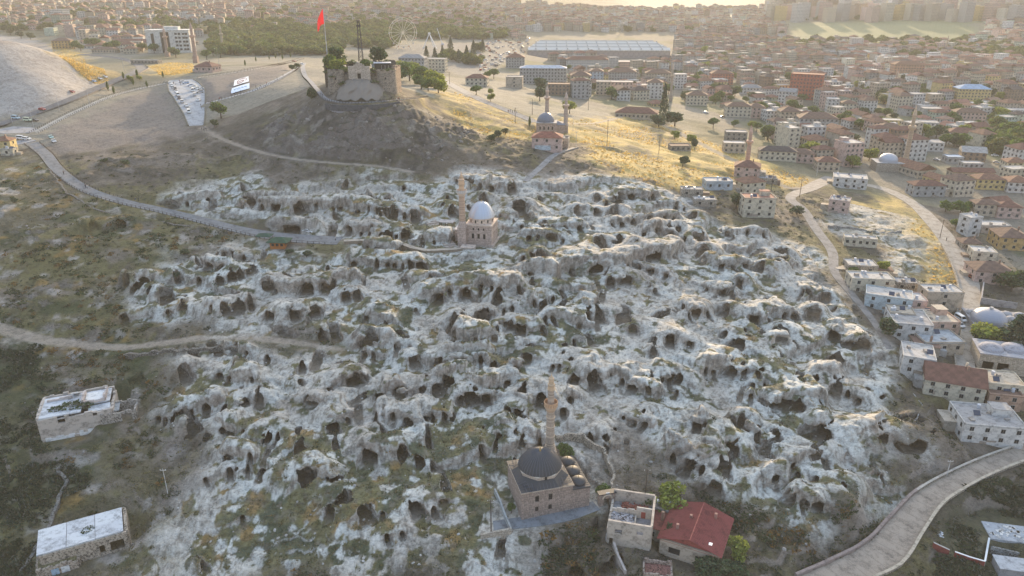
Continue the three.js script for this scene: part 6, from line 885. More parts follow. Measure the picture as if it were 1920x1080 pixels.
{ // roofless house beside the mosque
  const c = SITE.roofless, ry = -14 * Math.PI / 180, g = thing('roofless_house', 'roofless two-storey shell of a house full of rubble beside the near mosque', 'ruined house', c, ry), W = 9.6, D = 11, H = 6.6, WL = M('plaster', .47, .41, .34);
  new MB().wall(-W / 2, D / 2, W / 2, D / 2, -4, H + 4, .5, [{ u: 1.6, v: 7.2, w: 1.6, h: 1.3 }, { u: 6.4, v: 7.6, w: 1.5, h: 1.2 }, { u: .5, v: 4, w: .8, h: 1.8 }]).wall(W / 2, D / 2 - .26, W / 2, -D / 2, -4, H + 4, .5).wall(-W / 2, -D / 2, W / 2, -D / 2, -4, H + 4.2, .5).wall(-W / 2, D / 2 - .26, -W / 2, -D / 2, -4, H + 2.6, .5, [{ u: 4.2, v: 7, w: 1.2, h: 1 }], 1.4, 51).build('wall', WL, g); new MB().wall(-W / 2 + .3, -.6, 1, -.6, 3.6, 2.2, .35, [], 1, 52).wall(1, -.6, W / 2 - .3, -.6, 3.6, 2.9, .35).wall(1, -.2, 1, D / 2 - .3, 3.6, 1.2, .3, [], .3, 53).build('partition', M('plaster', .52, .47, .40), g); new MB().box(2.6, 3.7, -.4, 1, 1.7, .1).build('door', M('paint_red', .33, .09, .07), g);
  new MB().box(0, 3.3, 0, W - .5, .3, D - .5).build('floor', M('plaster', .27, .27, .28), g); const rnd = rng(61), red = new MB(), gry = new MB(); for (let i = 0; i < 230; i++) red.box((rnd() - .5) * 6 + .4, 3.6 + rnd() * .5, -2.9 + (rnd() - .5) * 3.8, .2 + rnd() * .35, .2, .2 + rnd() * .3, rnd() * 3); for (let i = 0; i < 300; i++) gry.box(-2 + (rnd() - .5) * 5, 3.6 + rnd() * .7, 2 + (rnd() - .5) * 6, .2 + rnd() * .5, .25, .2 + rnd() * .4, rnd() * 3); red.build('brick_rubble', M('plaster', .30, .10, .07), g).userData = { kind: 'stuff' }; gry.build('rubble', M('plaster', .40, .39, .40), g).userData = { kind: 'stuff' };
  new MB().box(-W / 2 - .3, -2, 2.6, .14, 3.6, 4.4).build('pale_patch', M('plaster', .58, .64, .68), g);
  walled([[1150, 1030], [1158, 1055], [1172, 1085]].map(([x, y]) => at(x, y)), 'yard_wall', 'narrow pale wall running down in front of the roofless house', 'wall', 2.2, .5, M('plaster', .42, .37, .33), { low: -3 });
}
{ // house with the red roof
  const c = SITE.red_roof, ry = -26 * Math.PI / 180, g = thing('red_roofed_house', 'house with large rust red corrugated roof and satellite dish at bottom centre', 'house', c, ry), W = 13, D = 13, H = 4.4, WL = M('plaster', .45, .38, .30); g.name = numbered('house');
  new MB().wall(-W / 2, D / 2, W / 2, D / 2, -4, H + 4, .4, [{ u: 2, v: 5, w: 2.6, h: 1.8 }, { u: 8, v: 5.2, w: 1.2, h: 1.4 }]).wall(-W / 2, D / 2 - .21, -W / 2, -D / 2, -4, H + 4, .4).wall(W / 2, D / 2 - .21, W / 2, -D / 2, -4, H + 4, .4).wall(-W / 2, -D / 2, W / 2, -D / 2, -4, H + 4, .4).build('wall', WL, g); new MB().box(-W / 2 + 3.3, 1, D / 2 - .1, 2.6, 1.8, .08).build('window', GLASS, g); new MB().box(-W / 2 + 8.6, 1.2, D / 2 - .1, 1.2, 1.4, .08).build('window', GLASS, g);
  const rf = new MB(), e = W / 2 + .7, f = D / 2 + .7, y0 = H + .1, y1 = H + 2.3; rf.quad([-e, y0, f], [0, y1, f], [0, y1, -f], [-e, y0, -f]).quad([0, y1, f], [e, y0, f], [e, y0, -f], [0, y1, -f]).quad([-e, y0 - .1, f], [e, y0 - .1, f], [e, y0, f], [-e, y0, f]).tri([-e, y0, f - .8], [e, y0, f - .8], [0, y1, f - .8]).tri([-e, y0, -f + .8], [e, y0, -f + .8], [0, y1, -f + .8]); const roof = rf.build('roof', M('plaster', .30, .075, .065, { rough: .75 }), g), rg = new MB(); for (const s of [-1, 1]) for (let i = -17; i <= 17; i++) rg.tube([[s * .1, y1 + .04, i * .415], [s * e, y0 + .04, i * .415]], .06, 4); rg.build('corrugation', M('plaster', .27, .065, .055, { rough: .75 }), roof).userData = { kind: 'stuff' };
  for (const [x, z] of [[-1.6, -1], [3.4, -4], [-3.6, 3.4]]) new MB().box(x, H + 1, z, .6, 1.6, .6).build('chimney', M('plaster', .35, .2, .16), roof); new MB().box(4.2, H + 1.12, 5, .8, .08, .9).build('skylight', WHITE, roof);
  const pos = at(1258, 975), dsh = thing('satellite_dish', 'grey satellite dish on the flat terrace behind the red roof', 'satellite dish', pos.clone().add(V3(0, 4.2, 0))), ds = new MB(); ds.lathe(0, 0, 0, [[.06, 0], [.5, .08], [.85, .25]], 16); const dm = ds.build('dish', M('paint', .6, .62, .64, { rough: .5 }), dsh); dm.rotation.set(1.0, .5, 0); dm.position.y = .9; new MB().cyl(0, -.6, 0, .05, .05, 1.6, 6).build('mount', IRON, dsh);
  house(0, 0, { pos: at(1236, 1008).add(V3(0, 0, -3)), w: 6.5, d: 9, floors: 1, turn: -26, roof: 'mono', wall: 'stone', rc: [.22, .07, .06], H: 3.6 }, 'low stone shed with dark red roof left of the big rust red roof'); house(0, 0, { pos: at(1252, 985).add(V3(0, 0, -3)), w: 6, d: 6, floors: 1, turn: -26, roof: 'flat', wall: 'grey', rc: 'grey', H: 4 }, 'small flat grey terrace block between the rust red roof and the bright tree');
  const sm = at(1232, 1078), sr = thing('ruined_shed', 'small roofless ruined shed with red rubble at the bottom edge', 'ruined house', sm, -10 * Math.PI / 180); new MB().wall(-3, 2, 3, 2, -2, 4.4, .4, [], .8, 71).wall(-3, 1.8, -3, -2, -2, 4.4, .4, [], .6, 72).wall(3, 1.8, 3, -2, -2, 4.2, .4, [], .8, 73).wall(-3, -2, 3, -2, -2, 4.6, .4, [], .6, 74).build('wall', M('rubble', .42, .33, .27), sr); new MB().box(0, 1.2, 0, 5.6, .2, 3.6).build('floor', M('rubble', .26, .12, .1), sr);
}
// ---------------------------------------------------------------- the castle on the hill
{
  const G = (x, y) => at(x, y), o = G(678, 158), g = thing('castle', 'ruined stone castle with round towers on top of the hill', 'castle', V3(o.x, o.y, o.z)), ST = M('rubble', .30, .255, .205), PL = M('blocks', .55, .46, .37), DK = M('rubble', .17, .145, .12), L = (x, y) => { const p = G(x, y); return [p.x - o.x, p.z - o.z, p.y - o.y]; };
  const fl = L(626, 170), fr = L(724, 168), h = 9.6;
  const round = (x, z, r, hh, name, mat) => { const t = new MB().cyl(x, -9, z, r * 1.12, r, hh + 9, 18, false).build(name, mat, g); const m = new MB(); for (let i = 0; i < 18; i += 1) { const a = (i + .5) / 18 * 6.283; m.box(x + Math.cos(a) * (r - .35), hh, z + Math.sin(a) * (r - .35), 1.5, .5 + .5 * n2(i, 4), .7, -a + Math.PI / 2); } m.cyl(x, hh - .6, z, r, .2, .1, 18, false); m.build('battlement', mat, t); new MB().box(x + .5, hh * .45, z + r * 1.02, .7, 1.1, .5).build('loophole', DARK, t); return t; };
  round(fl[0], fl[1] - 2, 4.6, h - 2, 'round_tower', ST); round(fr[0] + 1.5, fr[1] - 2, 5.6, h - 2.6, 'round_tower', M('rubble', .34, .285, .225));
  new MB().wall(fl[0] + 4, fl[1] - 3, fr[0] - 3, fr[1] - 3, -8, h + 5, 2, [], 1.3, 81).build('curtain_wall', ST, g);
  const gx = (fl[0] + fr[0]) / 2 + .4, gz = fl[1] - 1.2; const gh = new MB().wall(gx - 6, gz, gx + 6, gz, 3.2, 6.9, 1.4, [{ u: 4.9, v: .4, w: 2, h: 2.8 }]).build('gatehouse', PL, g); new MB().box(gx - .1, 3.6, gz - .2, 2, 2.8, .3).build('gate', DARK, gh); const mer = new MB(); for (let i = 0; i < 5; i++) mer.box(gx - 2.4 + i * 1.2, 10.1, gz, 1.1, i === 2 ? 2 : i % 2 ? 1.4 : .8, 1.2); mer.build('merlon', PL, gh); const ar = new MB(); for (let i = 0; i < 9; i++) { const a = (i + .5) / 9 * Math.PI; ar.box(gx - .1 - Math.cos(a) * 1.5, 6.3 + Math.sin(a) * 1.2, gz + .75, .5, .5, .2); } ar.build('arch', M('plaster', .6, .5, .4), gh);
  // flanks and back
  const bl = [fl[0] - 8.5, fl[1] - 20], br = [fr[0] + 4, fr[1] - 22], B = 6.5;
  new MB().wall(fl[0] - 2, fl[1] - 5, bl[0], bl[1], -8, h + 6, 1.8, [], 2, 82).build('flank_wall', M('plaster', .36, .31, .27), g); new MB().wall(fr[0] + 5, fr[1] - 5, br[0] + 2, br[1], -8, h + 8, 1.8, [], 2.2, 83).build('flank_wall', M('rubble', .33, .24, .18), g); new MB().box(bl[0], -6, bl[1], 4.4, 18, 5, .2).box(bl[0] - 1, 12, bl[1] - 1, 1.6, 1.4, 2, .2).build('corner_tower', DK, g);
  const bk = new MB().wall(bl[0], bl[1] - 2, br[0], br[1] - 2, -4, h + 5.6, 2, [{ u: 8, v: 10.2, w: 2, h: 2.4 }, { u: 19, v: 10, w: 2, h: 4 }, { u: 23, v: 10, w: 2, h: 4 }, { u: 27, v: 10, w: 2, h: 4 }], 2.6, 84).build('back_wall', DK, g); const pane = new MB(); for (const u of [18, 22, 26, 30]) pane.box(bl[0] + u, 6, bl[1] - .8, 1.6, 3.4, .2); pane.build('pale_opening', M('plaster', .45, .47, .46), bk); const rt = new MB().box((bl[0] + br[0]) / 2 + 1, h + .4, bl[1] - 2, 13, .4, 3.4, .04).build('roof_edge', M('plaster', .5, .46, .4), bk);
  const sc = new MB(), sx = fr[0] - 2.5, sz = fr[1] - 15; sc.box(sx, 2, sz, 9, 8, 5, .2); const bx = sc.build('dark_hall', M('rubble', .06, .055, .05), g); new MB().box(sx, 10, sz, 10, .3, 5.6, .2).build('metal_roof', M('zinc', .6, .6, .62, { rough: .5 }), bx); const pp = new MB(); for (let i = 0; i < 5; i++) pp.box(sx - 4 + i * 2, 3, sz + 2.8, .25, 6, .25); pp.build('post', M('plaster', .35, .33, .3), bx); const eb = new MB(), ER = (i, k) => { const a = Math.PI * i / 32, r = 1 - k / 12; const w = 1 + .16 * n2(i * .5, k * .6); return [gx - Math.cos(a) * (4 + r * 11 * w), 3.3 - 8.6 * r * r * w - .5 * n2(i * .9, k * 1), gz + .4 + Math.sin(a) * r * 15 * w]; }; for (let i = 0; i < 32; i++) for (let k = 0; k < 12; k++) eb.quad(ER(i, k), ER(i + 1, k), ER(i + 1, k + 1), ER(i, k + 1)); { const q = eb.geo(); q.deleteAttribute('uv'); q.deleteAttribute('normal'); const s = mergeVertices(q, .01); s.computeVertexNormals(); put('earth_bank', s, M('earth', .21, .18, .15), g); } new MB().box(gx, -6, gz - 11, 36, 10, 18).build('courtyard', M('rubble', .25, .22, .17), g);
  { const q = rng(12), iv = [[fl[0] - 1, 6, fl[1] + 2], [fl[0] + 6, 9, fl[1] - 2], [fl[0] - 6, 7, fl[1] - 10], [bl[0] + 1, 9, bl[1] + 3], [bl[0] + 6, 11, bl[1] - 1], [bl[0] + 14, 11, bl[1] - 1], [fr[0] - 8, 7, fr[1] - 3], [fr[0] + 3, 8, fr[1] - 4], [br[0] - 5, 11, br[1] - 1], [gx + 7, 9, gz - 3], [gx - 8, 8, gz - 4], [gx + 3, 7, gz - 8], [gx - 3, 7, gz - 10], [gx + 8, 3, gz + 2], [gx - 9, 2, gz + 3]], vg = scrubClump(70, 1, [.085, .115, .03], 8); for (const [x, y, z] of iv) { const o2 = put('ivy', vg, LEAF, g); o2.position.set(x, y - 1, z); o2.scale.set(1.6 + q() * 2, 1.6 + q() * 1.8, 1.6 + q() * 1.6); } }
  // flag
  const fb = V3(o.x + bl[0] + 2.4, o.y + 17, o.z + bl[1] + 1.5), fp = project(fb), f = thing('flagpole', 'tall flagpole with a big red flag hanging over the castle', 'flagpole', fb), FH = 19; new MB().cyl(0, -9, 0, .22, .11, FH + 9, 8).build('shaft', M('galvanised', .5, .5, .5, { rough: .5 }), f); new MB().lathe(0, FH, 0, [[.2, 0], [.28, .2], [.02, .45]], 8).build('ball', M('bronze', .32, .23, .09, { rough: .4, metal: .6 }), f);
  const cl = new MB(), nu = 22, nv = 16, FL = (u, v) => { const x = -u * 3.9 - .35 * v * Math.sin(u * 5), y = FH - .4 - v * 7.2 * (1 - .48 * u) - u * 7.6 + .8 * Math.sin(u * 3.1), z = .8 * Math.sin(u * 11 + v * 2.2) * u + .35 * Math.sin(v * 6 + u * 4) * u; return [x - .1, y, z]; }; for (let i = 0; i < nu; i++) for (let k = 0; k < nv; k++) cl.quad(FL(i / nu, k / nv), FL((i + 1) / nu, k / nv), FL((i + 1) / nu, (k + 1) / nv), FL(i / nu, (k + 1) / nv)); const fm = new THREE.MeshPhysicalMaterial({ name: 'flag_cloth', roughness: .9, transmission: .3, thickness: 0, side: THREE.DoubleSide }); fm.color.setRGB(.72, .02, .025); cl.build('flag', fm, f); console.log('flag', fp.x | 0, fp.y | 0);
  const mb = G(661, 100), ms = thing('lattice_mast', 'dark lattice mast standing behind the castle', 'mast', V3(o.x + (661 - 678) / F * 430, o.y + 12, o.z - 30)), mm = new MB(), MH = 17; for (const [x, z] of [[-1, -1], [1, -1], [1, 1], [-1, 1]]) mm.tube([[x * 1.4, -12, z * 1.4], [x * .55, MH, z * .55]], .12, 5); mm.build('leg', IRON, ms); const br2 = new MB(); for (let y = -11; y < MH - 1; y += 2.2) { const r = (t) => 1.4 - .85 * (t + 12) / (MH + 12), a = r(y), b = r(y + 2.2); for (let k = 0; k < 4; k++) { const c = [[-1, -1], [1, -1], [1, 1], [-1, 1]], p = c[k], q = c[(k + 1) % 4]; br2.tube([[p[0] * a, y, p[1] * a], [q[0] * b, y + 2.2, q[1] * b]], .06, 4).tube([[q[0] * a, y, q[1] * a], [p[0] * b, y + 2.2, p[1] * b]], .06, 4); } } br2.build('brace', IRON, ms); new MB().box(0, MH, 0, 2.2, .3, 2.2).box(0, MH - 3, 0, 2.4, .9, .3).build('platform', IRON, ms);
  g.scale.set(.9, .92, .92); globalThis.CASTLE = { o, gx, gz };
  // stepped terrace below the castle
  const t0 = at(672, 203), te = thing('viewing_terrace', 'stone viewing terrace with curved steps and dark rail below the castle', 'terrace', t0), PT = [[611, 205], [624, 210], [641, 213], [668, 211], [700, 207], [730, 201], [750, 193], [728, 191], [690, 196], [650, 197], [625, 197]].map(([x, y]) => { const p = at(x, y); return [p.x - t0.x, p.z - t0.z]; }); new MB().prism(PT, -4, .5).build('floor', M('paving', .27, .28, .31), te);
  const rl = new MB(); for (let i = 0; i < 6; i++) { const a = PT[i], b = PT[i + 1]; rl.wall(a[0], a[1], b[0], b[1], -1.2, 2.9, .5); } rl.build('parapet', M('plaster', .085, .09, .10), te); for (let k = 0; k < 5; k++) { const m = new MB(), r = 7.6 - k * 1.35, pts = []; for (let i = 0; i <= 14; i++) { const a = Math.PI * (.06 + .88 * i / 14); pts.push([-3 - Math.cos(a) * r, .55 + k * .1, 1.2 - Math.sin(a) * r * .62]); } m.tube(pts, .34, 5).build('curved_step', k % 2 ? M('paving', .42, .45, .5) : M('paving', .13, .14, .17), te); }
}
// ---------------------------------------------------------------- market hall, office block, fairground
{ const c = SITE.hall, g = thing('market_hall', 'huge market hall with rows of pale ribbed roofs in the town', 'market hall', c, -2 * Math.PI / 180), W = 196, D = 70; new MB().box(0, -3, 0, W, 13, D).build('wall', M('plaster', .40, .35, .33), g); for (let i = 0; i < 6; i++) { const z = D / 2 - 6 - i * 11.6, m = new MB(), y = 10 + i * 1.1; m.quad([-W / 2 + i * 3, y, z + 6], [W / 2 - i * 3, y, z + 6], [W / 2 - i * 3, y + 3.4, z], [-W / 2 + i * 3, y + 3.4, z]).quad([-W / 2 + i * 3, y + 3.4, z], [W / 2 - i * 3, y + 3.4, z], [W / 2 - i * 3, y + .4, z - 6], [-W / 2 + i * 3, y + .4, z - 6]); m.build('roof', i % 2 ? M('zinc', .46, .43, .38, { rough: .9 }) : M('zinc', .66, .62, .55, { rough: .9 }), g); const s = new MB(); for (let k = -6; k <= 6; k++) s.box(k * 14.5, y + 1.2, z + 3, 1.2, 1.6, 6); s.build('rooflight', M('zinc', .3, .32, .34), g).userData = { kind: 'stuff' }; } new MB().box(0, 9.4, D / 2 + .4, W, .9, 1).build('eaves', M('plaster', .7, .66, .58), g); }
{ const c = SITE.office, g = thing('office_block', 'white modern office block with dark glass strips on the left of the town', 'office building', c, 4 * Math.PI / 180), W = 46, D = 18, H = 23; new MB().box(0, -3, 0, W, H + 3, D).build('wall', M('plaster', .66, .64, .58), g); new MB().box(-3, 0, D / 2 + .05, 9, H - 1.5, .3).build('glass_strip', GLASS, g); new MB().box(-16, 2, D / 2 + .05, 3, H - 5, .3).build('glass_strip', GLASS, g); const pane = new MB(); for (let f = 0; f < 5; f++) for (const x of [9, 12.6, 17, 20]) new MB().box(x, 2.6 + f * 4, D / 2 + .05, 2.6, 2, .2).build('window', GLASS, g); new MB().box(0, H, 0, W + 1, .7, D + 1).build('roof', M('plaster', .7, .68, .62), g); new MB().box(2, H + .7, -2, 16, 3, 8).build('roof_house', M('plaster', .62, .6, .55), g); }
{ const p = at(757, 92), g = thing('ferris_wheel', 'pale ferris wheel in the fairground beyond the castle', 'ferris wheel', p, .2), r = 17, cy = 20, st = M('paint_pale', .74, .66, .5, { rough: .6 }); const rim = new MB(); for (const z of [-1, 1]) for (const q of [r, r * .86]) { const pts = []; for (let i = 0; i <= 32; i++) pts.push([Math.cos(i / 16 * Math.PI) * q, cy + Math.sin(i / 16 * Math.PI) * q, z]); rim.tube(pts, .22, 4); } rim.build('rim', st, g); const sp = new MB(); for (let i = 0; i < 16; i++) for (const z of [-1, 1]) sp.tube([[0, cy, z], [Math.cos(i / 8 * Math.PI) * r, cy + Math.sin(i / 8 * Math.PI) * r, z]], .14, 4); sp.build('spoke', st, g); new MB().tube([[-9, 0, 2.4], [0, cy, 1.6], [9, 0, 2.4]], .4, 5).tube([[-9, 0, -2.4], [0, cy, -1.6], [9, 0, -2.4]], .4, 5).build('support', st, g); for (let i = 0; i < 16; i++) new MB().box(Math.cos(i / 8 * Math.PI) * r, cy + Math.sin(i / 8 * Math.PI) * r - 1.8, 0, 1.6, 1.6, 1.5).build('gondola', i % 2 ? M('paint', .6, .3, .2) : M('paint', .5, .5, .52), g);
  const q = at(806, 92), h = thing('swing_tower', 'white triangular ride frame right of the ferris wheel', 'fairground ride', q, .1); new MB().tube([[-9, 0, 0], [0, 19, 0], [9, 0, 0]], .5, 5).tube([[-8, 0, -5], [0, 19, 0], [6, 0, 5]], .45, 5).build('frame', WHITE, h); new MB().box(0, 18, 0, 3, 2, 3).build('head', WHITE, h); const b = at(830, 84), k = thing('ride_mast', 'thin leaning ride mast at the right end of the fairground', 'fairground ride', b); new MB().tube([[0, 0, 0], [-7, 22, 0]], .4, 5).build('boom', WHITE, k); new MB().box(0, 0, 0, 4, 2, 4).build('base', M('paint', .5, .5, .52), k); }
// ---------------------------------------------------------------- banners on the bare slope
function banner(corners, label, paint) {   // four ground points: bottom left, bottom right, top right, top left
  const P = corners.map(([x, y]) => at(x, y)), o = P[0], cv = document.createElement('canvas'); cv.width = 512; cv.height = 192; const c = cv.getContext('2d'); paint(c, 512, 192); const t = new THREE.CanvasTexture(cv); t.colorSpace = THREE.SRGBColorSpace; const m = new THREE.MeshStandardMaterial({ name: 'banner_print', map: t, roughness: .8 });
  const g = thing('ground_banner', label, 'banner', o), nx = 12, ny = 5, pos = [], uv = [], idx = []; for (let j = 0; j <= ny; j++) for (let i = 0; i <= nx; i++) { const u = i / nx, v = j / ny, p = P[0].clone().lerp(P[1], u).lerp(P[3].clone().lerp(P[2], u), v); p.y = ground(p.x, p.z) + .45; pos.push(p.x - o.x, p.y - o.y, p.z - o.z); uv.push(u, v); if (i && j) { const b = j * (nx + 1) + i; idx.push(b - nx - 2, b - nx - 1, b, b - nx - 2, b, b - 1); } }
  const ge = new THREE.BufferGeometry(); ge.setAttribute('position', new THREE.BufferAttribute(new Float32Array(pos), 3)); ge.setAttribute('uv', new THREE.BufferAttribute(new Float32Array(uv), 2)); ge.setIndex(idx); ge.computeVertexNormals(); put('panel', ge, m, g); const fr = new MB(), q = (i) => [pos[i * 3], pos[i * 3 + 1] - .12, pos[i * 3 + 2]]; fr.tube([0, 3, 6, 9, 12].map(q), .08, 4).tube([0, 3, 6, 9, 12].map((i) => q(i + ny * (nx + 1))), .08, 4); fr.build('frame', IRON, g); return g;
}
banner([[438, 163], [467, 154], [466, 144], [440, 152]], 'white banner with a dark red ribbon emblem lying on the bare slope', (c, w, h) => { c.fillStyle = '#e8e6e2'; c.fillRect(0, 0, w, h); c.strokeStyle = '#6e1f1c'; c.lineWidth = 26; c.lineCap = 'round'; c.beginPath(); c.moveTo(400, 40); c.bezierCurveTo(300, 10, 120, 30, 110, 90); c.bezierCurveTo(110, 150, 260, 60, 330, 100); c.bezierCurveTo(360, 130, 220, 170, 120, 150); c.stroke(); c.lineWidth = 16; c.beginPath(); c.moveTo(430, 60); c.bezierCurveTo(470, 90, 420, 120, 380, 110); c.stroke(); });
banner([[433, 177], [468, 167], [468, 157], [435, 167]], 'narrow white banner with a line of blue script below the emblem banner', (c, w, h) => { c.fillStyle = '#dfe7ee'; c.fillRect(0, 0, w, h); c.strokeStyle = '#4e7fae'; c.lineWidth = 14; c.beginPath(); for (let x = 60; x < 450; x += 6) c.lineTo(x, 96 + 26 * Math.sin(x * .11) * Math.cos(x * .031)); c.stroke(); });
// ---------------------------------------------------------------- the rest of the town: streets of houses on a turned grid
const MARKS = [[1122,85,'the market hall'],[1018,140,'the long grey block'],[1101,115,'the long red roof'],[1165,165,'the pink flat block'],[1226,170,'the white five-storey block'],[1507,150,'the dark red tower'],[1384,205,'the grey car park'],[1532,230,'the broad grey block'],[1604,85,'the lone white tower'],[1824,170,'the yellow school'],[1702,125,'the orange pink block'],[1906,208,'the long white building'],[1700,265,'the tall minaret'],[1675,160,'the slender minaret'],[1399,285,'the pink minaret'],[1257,150,'the glare minaret'],[1460,288,'the cream row house'],[1552,308,'the street bend'],[1805,250,'the square'],[1824,340,'the courtyard building'],[318,75,'the white office block'],[246,78,'the left red roof'],[185,50,'the red pink house'],[109,30,'the left white block'],[117,80,'the ochre house'],[757,70,'the ferris wheel'],[600,50,'the red flag'],[1772,85,'the far right minaret'],[1353,140,'the red walled block'],[893,150,'the road house'],[1192,212,'the low wide red roof'],[1860,515,'the wide brown roof'],[1880,395,'the narrow white house'],[960,45,'the glare at the top'],[1700,55,'the green field'],[1285,110,'the slim white block'],[420,80,'the park'],[1900,290,'the right park trees'],[1900,420,'the sunlit ochre house']];
function zoneOK(px, py, d) {
  if (px < -80 || px > 2000 || py < -14 || d < 440) return 0;
  const line = [[-80,52],[60,60],[140,74],[170,95],[260,104],[350,98],[385,62],[640,52],[700,48],[880,58],[905,72],[985,74],[1000,100],[1060,128],[1080,196],[1180,202],[1290,208],[1400,240],[1460,282],[1560,312],[1650,322],[1745,352],[1850,392],[2000,470]];
  let k = 0; while (k < line.length - 2 && line[k + 1][0] < px) k++; const y = lerp(line[k][1], line[k + 1][1], (px - line[k][0]) / (line[k + 1][0] - line[k][0])); if (py > y) return 0;
  if (px > 1470 && px < 1850 && py > 42 && py < 76) return 0; if (px > 1285 && px < 1410 && py > 202 && py < 240) return 0; if (px > 1700 && px < 1900 && py > 278 && py < 330) return .12; if (px > 980 && px < 1260 && py > 60 && py < 112) return 0; if (px > 1090 && px < 1330 && py > 190 && py < 250) return .1; if (px > 1860 && py > 244 && py < 300) return 0; if (px > 1210 && px < 1480 && py < 22) return .25; return .86;
}
function placeWords(px, py) {
  let best = null, bd = 1e9; for (const m of MARKS) { const e = Math.hypot(m[0] - px, (m[1] - py) * 1.5); if (e < bd) { bd = e; best = m; } }
  const dx = px - best[0], dy = py - best[1], h = dx < 0 ? 'left' : 'right', a = Math.abs(dx), b = Math.abs(dy) * 1.6; return [(a > b * 2.2 ? h + ' of' : b > a * 2.2 ? (dy < 0 ? 'behind' : 'in front of') : (dy < 0 ? 'behind ' : 'in front ') + h + ' of') + ' ' + best[2], bd];
}
const lots = [];
{
  const tr = rng(2024), ca = Math.cos(.21), sa = Math.sin(.21);
  for (let gi = -150; gi < 170; gi++) for (let gj = 20; gj < 200; gj++) {
    if ((gi % 4 === 0 && gj < 58) || gj % 6 === 0) { tr(); continue; }
    const X = gi * 15.5 + (tr() - .5) * 3, Z = gj * 17 + (tr() - .5) * 3, x = X * ca + Z * sa, z = -(-X * sa + Z * ca), d = Math.hypot(x, z); if (d > 2350 || d < 440 || Math.abs(Math.atan2(x, -z)) > .68) continue;
    const y = land(x, z), q = project(V3(x, y, z)); const ok = zoneOK(q.x, q.y, d); if (!ok || tr() > ok * (d > 1500 ? .75 : 1)) continue;
    const towers = q.y < 42 && q.x > 1440; if (towers && (gi + gj) % 3) continue;
    if (PADS.some((p) => Math.hypot(p.x - x, p.z - z) < p.r + 4.5) || near(x, z)[0] < 5) continue;
    const apt = fbm(x * .006 + 3, z * .006, 2) + (q.x > 950 && q.y < 210 ? .1 : -.12), floors = towers ? 8 + Math.floor(tr() * 6) : apt > .12 ? 3 + Math.floor(tr() * 3) : 1 + Math.floor(tr() * 2.6), w = towers ? 20 : 8.5 + tr() * 5 + (floors > 2 ? 2 : 0), dd = towers ? 18 : 8 + tr() * 4.5;
    const wk = tr(), wall = wk < .24 ? 'cream' : wk < .4 ? 'white' : wk < .55 ? 'beige' : wk < .68 ? 'pink' : wk < .8 ? 'grey' : wk < .86 ? 'yellow' : wk < .92 ? 'stone' : wk < .96 ? 'green' : 'brown', rk = tr(), flat = towers || rk < .3, rc = flat ? (tr() < .5 ? 'grey' : 'pale') : rk < .62 ? 'red' : rk < .76 ? 'orange' : rk < .93 ? 'brown' : 'dark';
    lots.push({ x, y, z, px: q.x, py: q.y, size: (w * (floors * 2.9 + 3)) / (q.d * q.d), w, d: dd, floors, H: floors * 2.9, wall, roof: flat ? 'flat' : tr() < .75 ? 'hip' : 'gable', rc, turn: .21 + (tr() < .3 ? Math.PI / 2 : 0) + (tr() - .5) * .12, hut: flat && tr() < .4, d0: d });
  }
  lots.sort((a, b) => b.size - a.size);
}
const NEAR = lots.filter((l) => l.px > -10 && l.px < 1930 && l.py > 2).slice(0, 215), nearSet = new Set(NEAR);
{ // each of the nearer houses is a thing; its label says how it looks and where it stands
  const word = ['', 'single-storey', 'two-storey', 'three-storey', 'four-storey', 'five-storey', 'six-storey'], ord = ['nearest', 'second nearest', 'third nearest', 'fourth nearest', 'fifth nearest', 'sixth nearest', 'seventh nearest', 'eighth nearest', 'ninth nearest'], sets = new Map();
  for (const l of NEAR) {
    const [rel, bd] = placeWords(l.px, l.py);
    l.base = `${l.wall} ${word[l.floors] || 'high'} house with ${l.rc}${l.roof === 'flat' ? ' flat' : ''} roof ${rel}`; l.bd = bd; if (!sets.has(l.base)) sets.set(l.base, []); sets.get(l.base).push(l);
  }
  for (const s of sets.values()) { s.sort((a, b) => a.bd - b.bd); s.forEach((l, i) => { l.label = s.length > 1 ? `${ord[i] || 'farthest'} ${l.base}` : l.base; }); }
  for (const l of NEAR) house(0, 0, { ...l, pos: V3(l.x, ground(l.x, l.z), l.z), turn: l.turn * 180 / Math.PI, many: 1, name: l.floors > 3 ? 'apartment_block' : 'house', cat: l.floors > 3 ? 'apartment block' : 'house' }, l.label);
}
{ // the hundreds beyond, small in the haze: one object
  const b = { wall: new MB(), roof: new MB(), win: new MB() };
  for (const l of lots) { if (nearSet.has(l)) continue; const t = .85 + .3 * ((l.x * 7.3 + l.z * 3.1) % 1 + 1) % 1; b.wall.tint(COLS[l.wall].map((c) => Math.min(.8, c * t))); b.roof.tint(ROOFS[l.rc].map((c) => c * t)); b.win.tint([.1, .1, .105]); l.sideSeen = l.px > 960 ? -1 : 1; shell(l, b, l.x, land(l.x, l.z), l.z, l.turn, l.d0 < 1700 ? 1 : 0); }
  const g = new THREE.Group(); g.name = 'distant_houses'; scene.add(g); tag(g, 'hundreds of small distant houses filling the hazy town', 'houses', null, 'stuff'); const vm = M('plaster', 1, 1, 1, { vc: 1 }); for (const k of ['wall', 'roof', 'win']) { const o = b[k].build(k === 'win' ? 'window' : k, vm, g); if (o) o.userData = { kind: 'stuff' }; } console.log('lots', lots.length);
}
